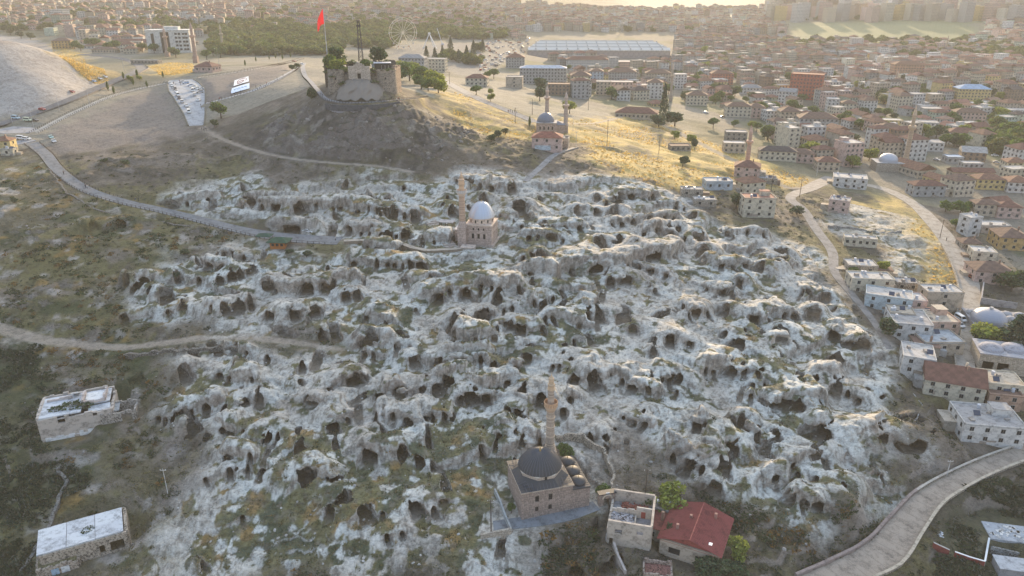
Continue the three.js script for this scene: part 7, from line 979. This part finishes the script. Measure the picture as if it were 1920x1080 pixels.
// ---------------------------------------------------------------- trees
const RANK = ['first', 'second', 'third', 'fourth', 'fifth', 'sixth', 'seventh', 'eighth', 'ninth', 'tenth', 'eleventh', 'twelfth', 'thirteenth', 'fourteenth', 'fifteenth', 'sixteenth'];
const T_ = (kind, list, h, label, o = {}) => { const xs = []; for (let i = 0; i < list.length; i += 2) xs.push(list[i]); xs.sort((a, b) => a - b); if (typeof label === 'string' && xs.length > 1) { const s = label; label = []; for (let i = 0; i < list.length; i += 2) label.push(s + ', ' + RANK[xs.indexOf(list[i])] + ' from the left'); } for (let i = 0; i < list.length; i += 2) { const hh = h * (.85 + R() * .3); tree(kind, at(list[i], list[i + 1]), hh, typeof label === 'string' ? label : label[i / 2], o); } };
T_('round', [750, 158, 768, 152, 788, 158], 14, ['left tree of the bright grove right of the castle', 'tall middle tree of the bright grove right of the castle', 'round tree in the centre of the bright grove right of the castle'], { wide: 1.25 });
T_('yellow', [757, 140, 775, 143, 800, 160, 815, 166, 822, 176], 12, ['yellow green tree at the back of the grove right of the castle', 'yellow green tree peeking over the middle of the castle grove', 'yellow green tree in the right half of the castle grove', 'yellow green tree near the right end of the castle grove', 'small yellow green tree at the right end of the castle grove'], { wide: 1.2 });
T_('round', [803, 172, 790, 168], 9.5, ['round dark tree with bare trunk at the front of the castle grove', 'bushy tree at the foot of the castle grove'], { wide: 1.2 });
{ const C = globalThis.CASTLE, P = (x, z, y) => V3(C.o.x + C.gx + x, C.o.y + y, C.o.z + C.gz + z); tree('round', P(.5, -6, 5), 8, 'round tree inside the castle right behind the gatehouse', { wide: 1.4 }); tree('yellow', P(-13, -9, 5), 7.5, 'bright tree inside the castle by the left flank wall', { wide: 1.4 }); tree('round', P(-17, -14, 6), 9, 'tree at the back left corner of the castle yard', { wide: 1.1 }); tree('dark', P(-16, -24, 7), 11, 'dark tree behind the flagpole of the castle'); tree('dark', P(6, -25, 7), 11, 'dark tree behind the back wall of the castle', { wide: 1.3 }); tree('round', P(-9, -6, 5), 5, 'small bush like tree left of the castle gatehouse', { wide: 1.4 }); tree('dark', P(-25, 0, -8), 8, 'dark ivy covered tree below the left corner tower of the castle', { wide: .9 }); }
T_('round', [415, 222], 9.5, 'leafy tree standing alone below the car park', { wide: 1.1 }); T_('dark', [403, 238], 4, 'small dark bush like tree below the lone leafy tree', { wide: 1.2 });
T_('dark', [1253, 1024], 6.2, 'dark tree between the stone shed and the rust red roof', { wide: .8 }); T_('yellow', [1262, 958], 6.5, 'bright yellow green tree behind the terrace of the rust red roof', { wide: 1.35 }); T_('round', [1212, 955], 6.6, 'green tree right behind the roofless house', { wide: 1 }); T_('yellow', [1378, 1050], 5.2, 'yellow tree at the lower right of the rust red roof', { wide: 1.1 }); T_('dark', [1345, 1076, 1376, 1084, 1318, 1082], 5.5, ['dark bush below the rust red roof at the bottom edge', 'right dark bush at the bottom edge beside the yellow tree', 'left dark bush at the bottom edge in front of the rust red roof'], { wide: 1.5 });
T_('round', [1062, 862], 4.6, 'bright green tree at the foot of the near minaret', { wide: 1 }); T_('round', [959, 962], 2.6, 'small green bush at the left corner of the near mosque', { wide: .9, cat: 'bush', name: 'bush' }); T_('round', [1132, 930], 3, 'green bush beside the stone gate of the near mosque', { wide: 1.8, cat: 'bush', name: 'bush' });
T_('dark', [1380, 392], 9, 'big dark tree left of the cream three-storey house', { wide: 1.2 }); T_('dark', [1494, 402], 4.5, 'dark bushy tree in front of the dirt crossroads', { wide: 2.1 }); T_('dark', [1280, 312], 6.5, 'dark tree on the golden slope left of the dirt track', { wide: 1.2 }); T_('yellow', [1297, 270, 1265, 262], 6, ['yellow tree above the ruined stone house on the golden slope', 'yellow tree further left on the golden slope'], { wide: 1.2 }); T_('dark', [1303, 278], 6, 'dark tree beside the low ruin on the golden slope');
T_('yellow', [1652, 514], 6.5, 'bright yellow poplar like tree in the house cluster', { wide: .9 }); T_('round', [1600, 518], 4, 'small bright tree between the two upper houses of the cluster', { wide: 1.5 }); T_('dark', [1667, 628], 6.5, 'dark round bush tree in front of the white house with grey roof', { wide: 1.5 }); T_('dark', [1754, 722, 1768, 735], 7, ['left dark tree below the dark red gabled roof', 'right dark tree below the dark red gabled roof'], { wide: .9 });
T_('dark', [1895, 548], 9, 'large dark tree right of the wide brown roof', { wide: 1.4 }); T_('yellow', [1848, 650], 7.5, 'yellow green tree beside the bath house', { wide: 1.4 }); T_('conifer', [1900, 662], 13, 'big conifer between the bath house and the domed hall', { wide: 1.9 }); T_('dark', [1838, 648], 5, 'small dark tree by the wall of the bath house', { wide: 1.2 });
T_('round', [1772, 398, 1800, 402, 1815, 398], 7, ['left tree of the three below the courtyard building', 'middle tree of the three below the courtyard building', 'right tree of the three below the courtyard building'], { wide: 1.3 }); T_('round', [1790, 430], 5, 'small tree beside the narrow white house', { wide: 1.3 }); T_('round', [1870, 268, 1890, 262, 1906, 275, 1880, 282, 1910, 296], 13, 'leafy tree of the park at the right edge', { wide: 1.3, group: 'park trees at the right edge' });
T_('yellow', [1598, 316], 8, 'yellow green tree right of the red roof at the street bend', { wide: 1.2 }); T_('round', [1337, 240, 1376, 238], 7, ['left small tree in front of the grey car park', 'right small tree in front of the grey car park'], { wide: 1.3 }); T_('dark', [1500, 262, 1440, 262], 9, ['dark tree below the broad grey block', 'dark tree above the cream row house'], { wide: 1.3 }); T_('conifer', [1243, 226], 24, 'tall slim tree standing in the sun glare', { wide: .55 }); T_('dark', [1235, 238, 1265, 236], 11, ['left dark tree under the tall slim tree', 'right dark tree under the tall slim tree'], { wide: 1.6 });
T_('round', [893, 178], 6, 'round dark tree beside the back road', { wide: 1.5 }); T_('yellow', [920, 190, 921, 178], 5, ['small tree on the far side of the back road', 'yellow tree behind the back road'], { wide: 1.1 }); T_('round', [926, 148, 914, 150], 9, ['right tree of the pair by the red roofed house', 'left tree of the pair by the red roofed house'], { wide: 1.2 }); T_('dark', [1015, 172, 1012, 190], 12, ['dark tree behind the twin minarets', 'lower dark tree behind the twin minarets'], { wide: 1.2 }); T_('yellow', [1068, 212], 8, 'yellow green tree right of the twin minarets', { wide: 1.2 }); T_('poplar', [993, 238], 6, 'small dark cypress at the left of the upper mosque', { wide: .9 }); T_('dark', [935, 258, 922, 266, 948, 252], 4, 'grey green bush on the slope left of the upper mosque', { wide: 1.5, group: 'bushes left of the upper mosque', cat: 'bush', name: 'bush' });
T_('conifer', [800, 112, 816, 122, 830, 110, 860, 118, 875, 112, 888, 104, 845, 96, 905, 98], 17, 'tall dark conifer between the castle hill and the market', { wide: .9, group: 'conifers between the castle hill and the market' });
T_('dark', [20, 66, 40, 72, 58, 74, 8, 60, 30, 62], 11, 'dense green tree on the crest behind the bare mound', { wide: 1.3, group: 'trees on the crest of the bare mound' }); T_('round', [140, 92, 152, 96, 168, 88, 180, 90, 205, 98, 217, 96, 240, 96, 268, 98, 290, 100, 330, 108, 400, 106, 414, 108, 448, 104, 388, 112], 11, 'green tree near the road behind the bare mound', { wide: 1.3, group: 'trees along the road on the left' });
T_('poplar', [203, 170, 214, 176, 250, 160, 276, 164, 306, 146, 232, 148, 258, 146], 5, 'young pale green tree beside the promenade', { wide: 1.2, group: 'young trees along the promenade' }); T_('yellow', [245, 152, 262, 150], 4, 'yellowish young tree behind the promenade fence', { wide: 1.3, group: 'yellowish young trees behind the promenade' }); T_('dark', [557, 128, 548, 132], 4, 'dark hedge bush by the castle walk', { wide: 1.5, group: 'bushes at the castle walk', cat: 'bush', name: 'bush' }); T_('poplar', [505, 112, 517, 110, 530, 112, 545, 108, 480, 116, 460, 124], 5, 'young tree along the walk to the castle', { wide: 1.1, group: 'young trees along the walk to the castle' });
T_('dark', [345, 478, 330, 522, 545, 478, 575, 482, 196, 306, 236, 310, 30, 380], 2.6, 'dark bush on the slope left of the caves', { wide: 1.8, group: 'dark bushes on the left slope', cat: 'bush', name: 'bush' });
const TL = new Map();
{ // trees between the town houses, and the park woods
  const tr = rng(77); let n = 0; for (let i = 0; i < 3000 && n < 280; i++) { const px = 960 + tr() * 960, py = 60 + tr() * 250, p = on0(px, py), d = Math.hypot(p.x, p.z); if (zoneOK(px, py, d) < .5 || lots.some((l) => Math.hypot(l.x - p.x, l.z - p.z) < 8) || PADS.some((q) => Math.hypot(q.x - p.x, q.z - p.z) < q.r + 3)) continue; const kind = tr() < .6 ? 'round' : tr() < .6 ? 'dark' : 'yellow', t = tree(kind, p, 6 + tr() * 6, '', { wide: 1.25, group: 'trees among the town houses' }), a = placeWords(px, py), key = { round: 'green', dark: 'dark green', yellow: 'yellow green' }[kind] + ' tree ' + a[0]; if (!TL.has(key)) TL.set(key, []); TL.get(key).push([a[1], t]); n++; }
  for (const [key, l] of TL) { l.sort((a, b) => a[0] - b[0]); l.forEach(([, t], i) => { t.userData.label = l.length > 1 ? `${RANK[i] || 'farther'} nearest ${key}`.replace('first nearest', 'nearest').replace('farther nearest', 'one of the farther') : key; }); }
  const spots = []; const wood = (x0, x1, y0, y1, k) => { for (let i = 0; i < k; i++) { const px = x0 + tr() * (x1 - x0), py = y0 + tr() * (y1 - y0); spots.push(on0(px, py)); } };
  wood(395, 640, 56, 104, 420); wood(350, 560, 44, 66, 160); wood(640, 900, 42, 62, 170); wood(0, 340, 8, 60, 170); wood(640, 740, 62, 92, 70); wood(700, 960, 60, 74, 110); wood(830, 900, 90, 125, 16); wood(480, 900, 4, 40, 220); wood(1480, 1900, 6, 40, 60); wood(1500, 1920, 76, 110, 160); wood(1860, 1920, 246, 296, 26); wood(900, 1300, 20, 60, 90);
  const c = TREES.round[0].children[1].geometry, w = new THREE.InstancedMesh(c, LEAF, spots.length), m = new THREE.Matrix4(), q = new THREE.Quaternion(), col = new THREE.Color(); spots.forEach((p, i) => { const h = 10 + tr() * 7; q.setFromAxisAngle(V3(0, 1, 0), tr() * 6.28); m.compose(V3(p.x, p.y - h * .2, p.z), q, V3(h * 1.3, h, h * 1.3)); w.setMatrixAt(i, m); const t = .7 + tr() * .6; w.setColorAt(i, col.setRGB(t * (1 + tr() * .4), t, t)); }); w.name = 'park_wood'; tag(w, 'green woods and park trees between the far houses', 'wood', null, 'stuff'); scene.add(w);
}
// ---------------------------------------------------------------- cars
{
  const P = (x, y) => at(290 + x / 8.305, 120 + y / 8.305), wh = [.72, .72, .70], si = [.42, .43, .45], dk = [.05, .05, .06], bl = [.45, .55, .68];
  [['car', 240, 312, wh, 'white car first in the left row at the top of the car park'], ['car', 268, 345, wh, 'second white car from the top in the left parked row'], ['car', 283, 378, si, 'silver car third from the top in the left parked row'], ['suv', 322, 402, dk, 'black off-roader in the left parked row'], ['car', 338, 446, wh, 'white car just below the black off-roader in the left row'], ['van', 365, 500, wh, 'white van in the middle of the left parked row'], ['suv', 382, 545, dk, 'dark car right below the white van in the left row'], ['suv', 430, 606, si, 'silver off-roader third from the bottom of the left row'], ['car', 495, 668, wh, 'white car second from the bottom of the left row'], ['van', 535, 765, [.66, .68, .64], 'white van with dark windscreen at the bottom of the left row']].forEach(([k, x, y, c, l], i) => car(k, P(x, y), 24 + (i % 3) * 4, c, l));
  [['car', 428, 290, wh, 'white car first at the top of the right parked row'], ['suv', 484, 310, bl, 'pale blue off-roader near the top of the right row'], ['car', 560, 345, bl, 'bluish car third in the right parked row'], ['car', 602, 368, wh, 'white car fourth in the right parked row'], ['car', 655, 388, wh, 'white car fifth in the right parked row'], ['car', 712, 400, wh, 'white car against the right hedge of the car park'], ['suv', 704, 452, si, 'silver car at the lower end of the right parked row']].forEach(([k, x, y, c, l], i) => car(k, P(x, y), -62 + (i % 3) * 5, c, l));
  car('van', P(592, 430), 24, wh, 'large white van standing out of line in the car park'); car('suv', P(622, 500), 24, si, 'grey pickup like car right below the large white van'); car('car', P(684, 575), 12, wh, 'small white car parked alone in the lower car park');
  const Q = (x, y) => at(x / 3, y / 3); car('car', Q(527, 462), 62, bl, 'left car of the three parked at the foot of the golden mound'); car('car', Q(561, 448), 62, wh, 'middle car of the three parked at the foot of the golden mound'); car('car', Q(591, 438), 62, wh, 'right car of the three parked at the foot of the golden mound'); car('car', Q(405, 522), 66, [.35, .03, .03], 'red car on the road along the bare mound'); car('car', Q(238, 620), 66, [.4, .03, .03], 'red car closest to the plaza on the mound road'); car('van', Q(90, 670), 70, [.45, .58, .64], 'pale blue minibus on the plaza at left'); car('van', Q(158, 682), 78, [.55, .62, .45], 'pale green minibus on the plaza beside a lamp'); car('car', Q(195, 682), 78, dk, 'dark car right of the pale green minibus'); car('van', Q(122, 785), 80, wh, 'left white pickup like van below the plaza'); car('suv', Q(152, 788), 80, wh, 'right white car below the plaza'); car('car', Q(288, 778), 40, [.4, .6, .55], 'greenish white car in the fenced corner by the access road'); car('car', Q(304, 800), 40, wh, 'white car in the fenced corner by the access road');
  car('car', at(578, 436), 76, wh, 'white car parked on the access road below the caves'); car('suv', at(1826, 524), 14, [.3, .08, .04], 'reddish car at the edge of the gravel road'); car('van', at(1800, 601), 8, wh, 'white van beside the gravel road'); car('car', at(1798, 612), 8, si, 'grey car right behind the white van by the gravel road'); car('car', at(1716, 290), 70, [.12, .16, .2], 'dark car at the street corner by the tall minaret'); car('car', at(1756, 301), 40, si, 'silver car on the square beside the long orange roof'); car('car', at(1865, 293), 80, wh, 'white car on the square at far right'); car('car', at(1868, 306), 60, si, 'grey car in the middle of the square'); car('car', at(1323, 212), 80, wh, 'white car on the grey car park in the town'); car('car', at(1355, 220), 80, dk, 'dark car on the grey car park in the town'); car('suv', at(566, 122), 30, wh, 'white off-roader by the castle gate'); car('car', at(552, 116), 60, [.35, .05, .04], 'red car behind the castle gate');
  const tr = rng(8);
  for (let i = 0; i < 200; i++) { const px = 900 + tr() * 95, py = 76 + tr() * 70 + (px - 900) * -.1; if (py > 150 - (px - 890) * .55) continue; car(tr() < .8 ? 'car' : 'van', at(px, py), tr() * 180, pick([[.7, .7, .7], [.4, .4, .42], [.1, .1, .12], [.35, .08, .06], [.6, .62, .66]]), 'tiny parked car on the market car park').userData.group = 'cars on the market car park'; }
}
// ---------------------------------------------------------------- people
{
  const g = (list, k, label, group) => { for (let i = 0; i < list.length; i += 2) person(list[i], list[i + 1], (k + i / 2) % 5, label + ', ' + RANK[[...list.filter((_, n) => n % 2 === 0)].sort((a, b) => a - b).indexOf(list[i])] + ' from the left', group); };
  person(80, 277, 3, 'person in dark clothes at the top of the access road'); person(120, 328, 0, 'person alone halfway down the access road'); g([161, 353, 164, 354], 0, 'person walking side by side with another on the access road', 'pair on the upper access road'); g([255, 378, 260, 377], 3, 'person of the pair standing where the access road bends', 'pair at the bend of the access road'); person(629, 452, 1, 'person in a light shirt at the end of the access road'); person(793, 467, 1, 'person in front of the walled walkway beside the cave');
  g([379, 246, 383, 247, 387, 246, 385, 243], 3, 'person of the group below the car park', 'group below the car park'); g([326, 158, 329, 160, 337, 155, 339, 161, 342, 158], 0, 'person between cars at the top of the car park', 'people at the top of the car park'); g([377, 200, 378, 205], 4, 'person by the right edge of the lower car park', 'pair at the edge of the car park'); g([395, 195, 398, 196, 412, 188, 415, 187], 0, 'person on the lower end of the stepped walk', 'people on the lower stepped walk'); g([434, 180, 442, 178, 452, 175, 480, 166, 489, 163, 500, 159, 520, 150, 531, 143], 2, 'walker on the stepped walk below the banners', 'people on the stepped walk');
  g([738, 190, 741, 189, 744, 190, 747, 189, 749, 190], 4, 'person in the group right of the viewing terrace', 'group on the viewing terrace'); g([605, 182, 602, 180], 4, 'person on the path at the foot of the left castle tower', 'pair below the castle tower'); g([644, 206, 650, 205], 0, 'person at the front rail of the viewing terrace', 'pair at the terrace rail'); g([953, 211, 957, 210, 961, 212, 965, 211, 969, 213], 2, 'person in the crowd walking on the back road', 'crowd on the back road'); person(1774, 452, 4, 'person walking on the gravel road');
}
// ---------------------------------------------------------------- poles and lamps
for (const [x, y, h, k, l, t] of [[65, 246, 10, 'lamp', 'street lamp on the plaza beside the minibuses', 180], [24, 233, 8, 'lamp', 'street lamp left of the pale blue minibus', 0], [112, 208, 9, 'lamp', 'street lamp between the two red cars', 180], [168, 196, 9, 'lamp', 'street lamp beside the promenade', 180], [233, 135, 9, 'lamp', 'street lamp at the bend of the mound road', 180], [192, 109, 9, 'lamp', 'street lamp on the road far behind the mound', 180], [411, 124, 13, 'lamp', 'tall lamp behind the walk to the castle', 180], [523, 118, 12, 'lamp', 'lamp near the castle gate', 180], [450, 98, 16, 'light', 'floodlight mast in front of the park trees', 0],
  [921, 1004, 10, 'wood', 'dark wooden pole in front of the near mosque', 0], [1209, 938, 9, 'wood', 'dark wooden pole behind the roofless house', 0], [315, 926, 7.5, 'pale', 'pale leaning concrete pole on the left slope', 0], [966, 232, 9, 'wood', 'wooden pole beside the back road', 0], [998, 214, 9, 'wood', 'wooden pole left of the twin minarets', 0], [1074, 250, 10, 'pale', 'pale pole right of the pink house', 0], [1080, 275, 8, 'pale', 'pale pole at the bend of the mosque lane', 0], [1103, 206, 10, 'wood', 'wooden pole on the golden meadow', 0], [1138, 273, 14, 'wood', 'tall wooden pole on the golden slope', 0], [1235, 290, 11, 'wood', 'wooden pole above the dirt track', 0], [1446, 358, 9, 'wood', 'wooden pole on the bright slope behind the cream house', 0], [1499, 370, 9, 'wood', 'wooden pole at the dirt crossroads', 0], [1531, 330, 10, 'pale', 'pale pole at the street bend', 0], [1762, 447, 9, 'wood', 'dark pole on the edge of the gravel road', 0], [1775, 892, 5, 'pale', 'thin pale pole behind the parapet of the paved road', 0], [1734, 716, 4, 'pale', 'thin pale garden post below the white house', 0], [1750, 730, 4, 'pale', 'second thin garden post below the dark red roof', 0], [1768, 742, 4, 'pale', 'third thin garden post below the dark red roof', 0], [843, 158, 9, 'wood', 'wooden pole at the right end of the castle grove', 0], [908, 162, 9, 'wood', 'wooden pole behind the back road', 0]]) pole(x, y, h, k, l, { turn: t });
// ---------------------------------------------------------------- walls and yards at the lower right, other walls
const W_ = (pts, name, label, h, t, mat, o) => { const P = []; for (let i = 0; i < pts.length; i += 2) P.push(at(pts[i], pts[i + 1])); return walled(P, name, label, 'wall', h, t, mat, o); };
W_([1788, 1044, 1816, 1054, 1844, 1062], 'garden_wall', 'red painted wall with white coping at lower right', 1.5, .3, M('plaster', .30, .06, .05), { cap: WHITE, low: -2 }); W_([1844, 1062, 1848, 1040, 1852, 1018], 'garden_wall', 'white topped wall running back from the red wall', 1.5, .3, M('plaster', .5, .5, .5), { cap: WHITE, low: -2 }); W_([1748, 1026, 1778, 1040], 'garden_wall', 'short red brown wall under the retaining wall', 1.4, .3, M('plaster', .25, .06, .05), { cap: M('plaster', .5, .48, .44), low: -2 }); W_([1854, 1040, 1906, 1052], 'garden_wall', 'mossy grey wall beside the white topped wall', 2.6, .4, M('rubble', .26, .28, .28), { low: -2 });
{ const p = SITE.yard_slab, g = thing('concrete_slab', 'pale concrete yard slab with debris at the right edge', 'slab', p, -12 * Math.PI / 180); new MB().box(2, -1.6, 0, 14, 1.9, 6.5).build('slab', M('plaster', .36, .39, .42), g); const d = new MB(), r = rng(4); for (let i = 0; i < 40; i++) d.box((r() - .5) * 9, .3, (r() - .5) * 5, .3 + r() * .9, .12, .3 + r() * .6, r() * 3); d.build('debris', M('plaster', .6, .6, .58), g).userData = { kind: 'stuff' }; const q = SITE.corner_shed, h = thing('shed', 'low grey shed with flat roof in the lower right corner', 'shed', q, -12 * Math.PI / 180); new MB().box(0, -3, 0, 8, 5.2, 4.4).build('wall', M('plaster', .3, .3, .31), h); new MB().box(0, 2.2, 0, 8.4, .15, 4.8).build('roof', M('plaster', .42, .44, .46), h); const s = at(1762, 1000), t = thing('rubble_sack', 'heap of white plastic sheeting on the garden grass', 'plastic sheet', s); const sg = scrubClump(50, 1.1, [.6, .62, .65], 3); const o = put('sheet', sg, new THREE.MeshStandardMaterial({ name: 'plastic', vertexColors: true, roughness: .5 }), t); o.scale.set(.7, .5, 1.4); t.name = 'plastic_sheet'; }
W_([1745, 600, 1800, 606], 'yard_wall', 'pale yard wall below the plain beige house', 1.8, .3, M('plaster', .5, .44, .38), {}); W_([1842, 540, 1838, 570, 1870, 575, 1905, 580], 'compound_wall', 'plain grey compound wall below the wide brown roof', 2.6, .4, M('plaster', .34, .32, .31), { low: -2 }); W_([1552, 425, 1600, 430, 1650, 440, 1690, 436], 'field_wall', 'long low stone wall across the bare slope right of the street', 1.2, .5, RUBG, { rag: .4 }); W_([1702, 830, 1716, 790, 1730, 764, 1712, 740], 'field_wall', 'thin wire like stone edge right of the cave rock', .7, .3, RUBG, { rag: .4 }); W_([1900, 700, 1850, 712, 1920, 690], 'street_wall', 'sandstone wall along the street below the domed hall', 2, .5, M('blocks', .48, .4, .32), {});
W_([30, 1100, 90, 1000, 125, 905, 110, 880], 'slope_wall', 'tumbled dry stone wall running down left of the slab roofed ruin', 1, .8, M('rubble', .2, .19, .17), { rag: .8 }); W_([230, 668, 330, 658, 410, 652, 470, 655], 'track_wall', 'rough stone bank below the track at left', 1.1, 1, M('rubble', .22, .2, .17), { rag: .9 }); W_([92, 318, 125, 362, 185, 396, 250, 407, 330, 421, 400, 434], 'terrace_wall', 'stone terrace wall under the access road', .4, .8, M('rubble', .2, .18, .15), { low: -3, rag: .5 });
// ---------------------------------------------------------------- scrub, tufts of grass and loose stones
{
  const sr = rng(404), n = VEG.length / 5, kinds = { shrub: [], tuft: [], gold: [], stone: [] }, c = new THREE.Color();
  const gold = ['gold1', 'gold2', 'moundgold', 'gold3'];
  for (let i = 0; i < n; i++) {
    const u = sr(); if (u > .22) continue; const x = VEG[i * 5], y = VEG[i * 5 + 1], z = VEG[i * 5 + 2], m = VEG[i * 5 + 3], v = VEG[i * 5 + 4];
    if (near(x, z)[0] < .7 || PADS.some((p) => Math.hypot(x - p.x, z - p.z) < p.r)) continue;
    const s = sr(), t = .7 + sr() * .6, d = Math.hypot(x, z);
    if (m > .3) { if (v > .35 && u < .12) kinds.tuft.push([x, y, z, .2 + s * s * .55, sr() < .35 ? [.05 * t, .065 * t, .02 * t] : sr() < .8 ? [.13 * t, .115 * t, .04 * t] : [.2 * t, .13 * t, .04 * t]]); else if (v > .55 && u < .112) kinds.shrub.push([x, y, z, .4 + s * .6, [.035 * t, .05 * t, .015 * t]]); else if (u > .214) kinds.stone.push([x, y, z, .07 + s * s * s * .35, [.42 * t, .40 * t, .37 * t]]); continue; }
    const G = Math.max(...gold.map((k) => inside(REG[k], x, z))), sh = Math.max(inside(REG.shrub, x, z), inside(REG.garden, x, z)), gl = inside(REG.grassL, x, z), dk = inside(REG.dark, x, z), low = Math.max(inside(REG.lower, x, z), inside(REG.hollow, x, z)), sm = Math.max(inside(REG.smooth, x, z), inside(REG.banner, x, z), inside(REG.mound, x, z)), cl = fbm(x * .09 + 4, z * .09, 3);
    if (sm > .4) { if (u < .004) kinds.tuft.push([x, y, z, .3 + s * .3, [.14 * t, .12 * t, .05 * t]]); continue; }
    if (G > .4) { if (u < .1) kinds.gold.push([x, y, z, .3 + s * .35, [.55 * t, .4 * t, .13 * t]]); continue; }
    if (sh > .4 && cl > -.3 && u < .11) { kinds.shrub.push([x, y, z, .5 + s * s * 1.5, [.03 * t, .045 * t, .015 * t]]); continue; }
    if (gl > .3 || low > .3) { if (cl > -.08 && u < .06) kinds.shrub.push([x, y, z, .4 + s * s * 1.2, sr() < .25 ? [.16 * t, .09 * t, .02 * t] : [.045 * t, .06 * t, .018 * t]]); else if (u < .13) kinds.tuft.push([x, y, z, .2 + s * s * .6, sr() < .5 ? [.15 * t, .13 * t, .045 * t] : [.07 * t, .08 * t, .03 * t]]); else if (u > .216) kinds.stone.push([x, y, z, .07 + s * s * s * .4, [.27 * t, .25 * t, .23 * t]]); continue; }
    if (dk > .3) { if (u < .03) kinds.tuft.push([x, y, z, .25 + s * .5, [.07 * t, .065 * t, .03 * t]]); else if (u > .208) kinds.stone.push([x, y, z, .2 + s * s * .9, [.2 * t, .18 * t, .16 * t]]); continue; }
    if (u < .08) kinds.tuft.push([x, y, z, .22 + s * s * .5, [.13 * t, .11 * t, .045 * t]]); else if (u < .09) kinds.shrub.push([x, y, z, .4 + s * .7, [.04 * t, .05 * t, .018 * t]]);
  }
  for (let i = 0; i < 26000; i++) { const k = i % 9, px = k < 6 ? 850 + sr() * 700 : k < 8 ? 90 + sr() * 120 : 275 + sr() * 95, py = k < 6 ? 170 + sr() * 200 : k < 8 ? 80 + sr() * 80 : 115 + sr() * 30, p = on0(px, py); if (Math.hypot(p.x, p.z) < 400 || near(p.x, p.z)[0] < .7) continue; if (!gold.some((g) => inside(REG[g], p.x, p.z) > .5)) continue; const t = .7 + sr() * .6; kinds.gold.push([p.x, ground(p.x, p.z), p.z, .25 + sr() * .35, [.6 * t, .44 * t, .14 * t]]); }
  const white = [1, 1, 1], mk = (name, geo, mat, list, label, cat, flat) => { const o = new THREE.InstancedMesh(geo, mat, list.length), m = new THREE.Matrix4(), q = new THREE.Quaternion(), e = new THREE.Euler(); list.forEach(([x, y, z, s, col], i) => { e.set((sr() - .5) * .4, sr() * 6.28, (sr() - .5) * .4); if (flat) e.set(sr() * 3, sr() * 3, sr() * 3); q.setFromEuler(e); m.compose(V3(x, y - s * .08, z), q, V3(s * (.8 + sr() * .6), s * (.7 + sr() * .6), s * (.8 + sr() * .6))); o.setMatrixAt(i, m); o.setColorAt(i, c.setRGB(...col)); }); o.name = name; o.castShadow = o.receiveShadow = true; tag(o, label, cat, null, 'stuff'); scene.add(o); console.log(name, list.length); };
  const plainLeaf = LEAF.clone(); plainLeaf.name = 'scrub_leaves';
  mk('scrub', scrubClump(26, 1, white, 9), plainLeaf, kinds.shrub, 'dark scrub bushes scattered over the hillside', 'scrub'); mk('grass_tufts', scrubClump(12, 1, white, 10), plainLeaf, kinds.tuft, 'olive and ochre grass tufts over slopes and rock ledges', 'grass');
  const blades = new MB(); { const r = rng(31); for (let i = 0; i < 12; i++) { const a = r() * 6.28, b = r() * 6.28, d = r() * .8, x = Math.cos(a) * d, z = Math.sin(a) * d, w = .18 + r() * .12; blades.tri([x - Math.cos(b) * w, 0, z - Math.sin(b) * w], [x + Math.cos(b) * w, 0, z + Math.sin(b) * w], [x + (r() - .5) * .6, .7 + r() * .7, z + (r() - .5) * .6]); } }
  const gm = new THREE.MeshPhysicalMaterial({ name: 'dry_grass', roughness: 1, transmission: .6, thickness: 0 }); mk('dry_grass', blades.geo(), gm, kinds.gold, 'golden dry grass on the sunlit slopes', 'dry grass');
  mk('loose_stones', new THREE.DodecahedronGeometry(1, 0), M('stone', 1, 1, 1), kinds.stone, 'loose stones and rubble lying over the hillside', 'stones', true);
}
renderer.render(scene, camera);
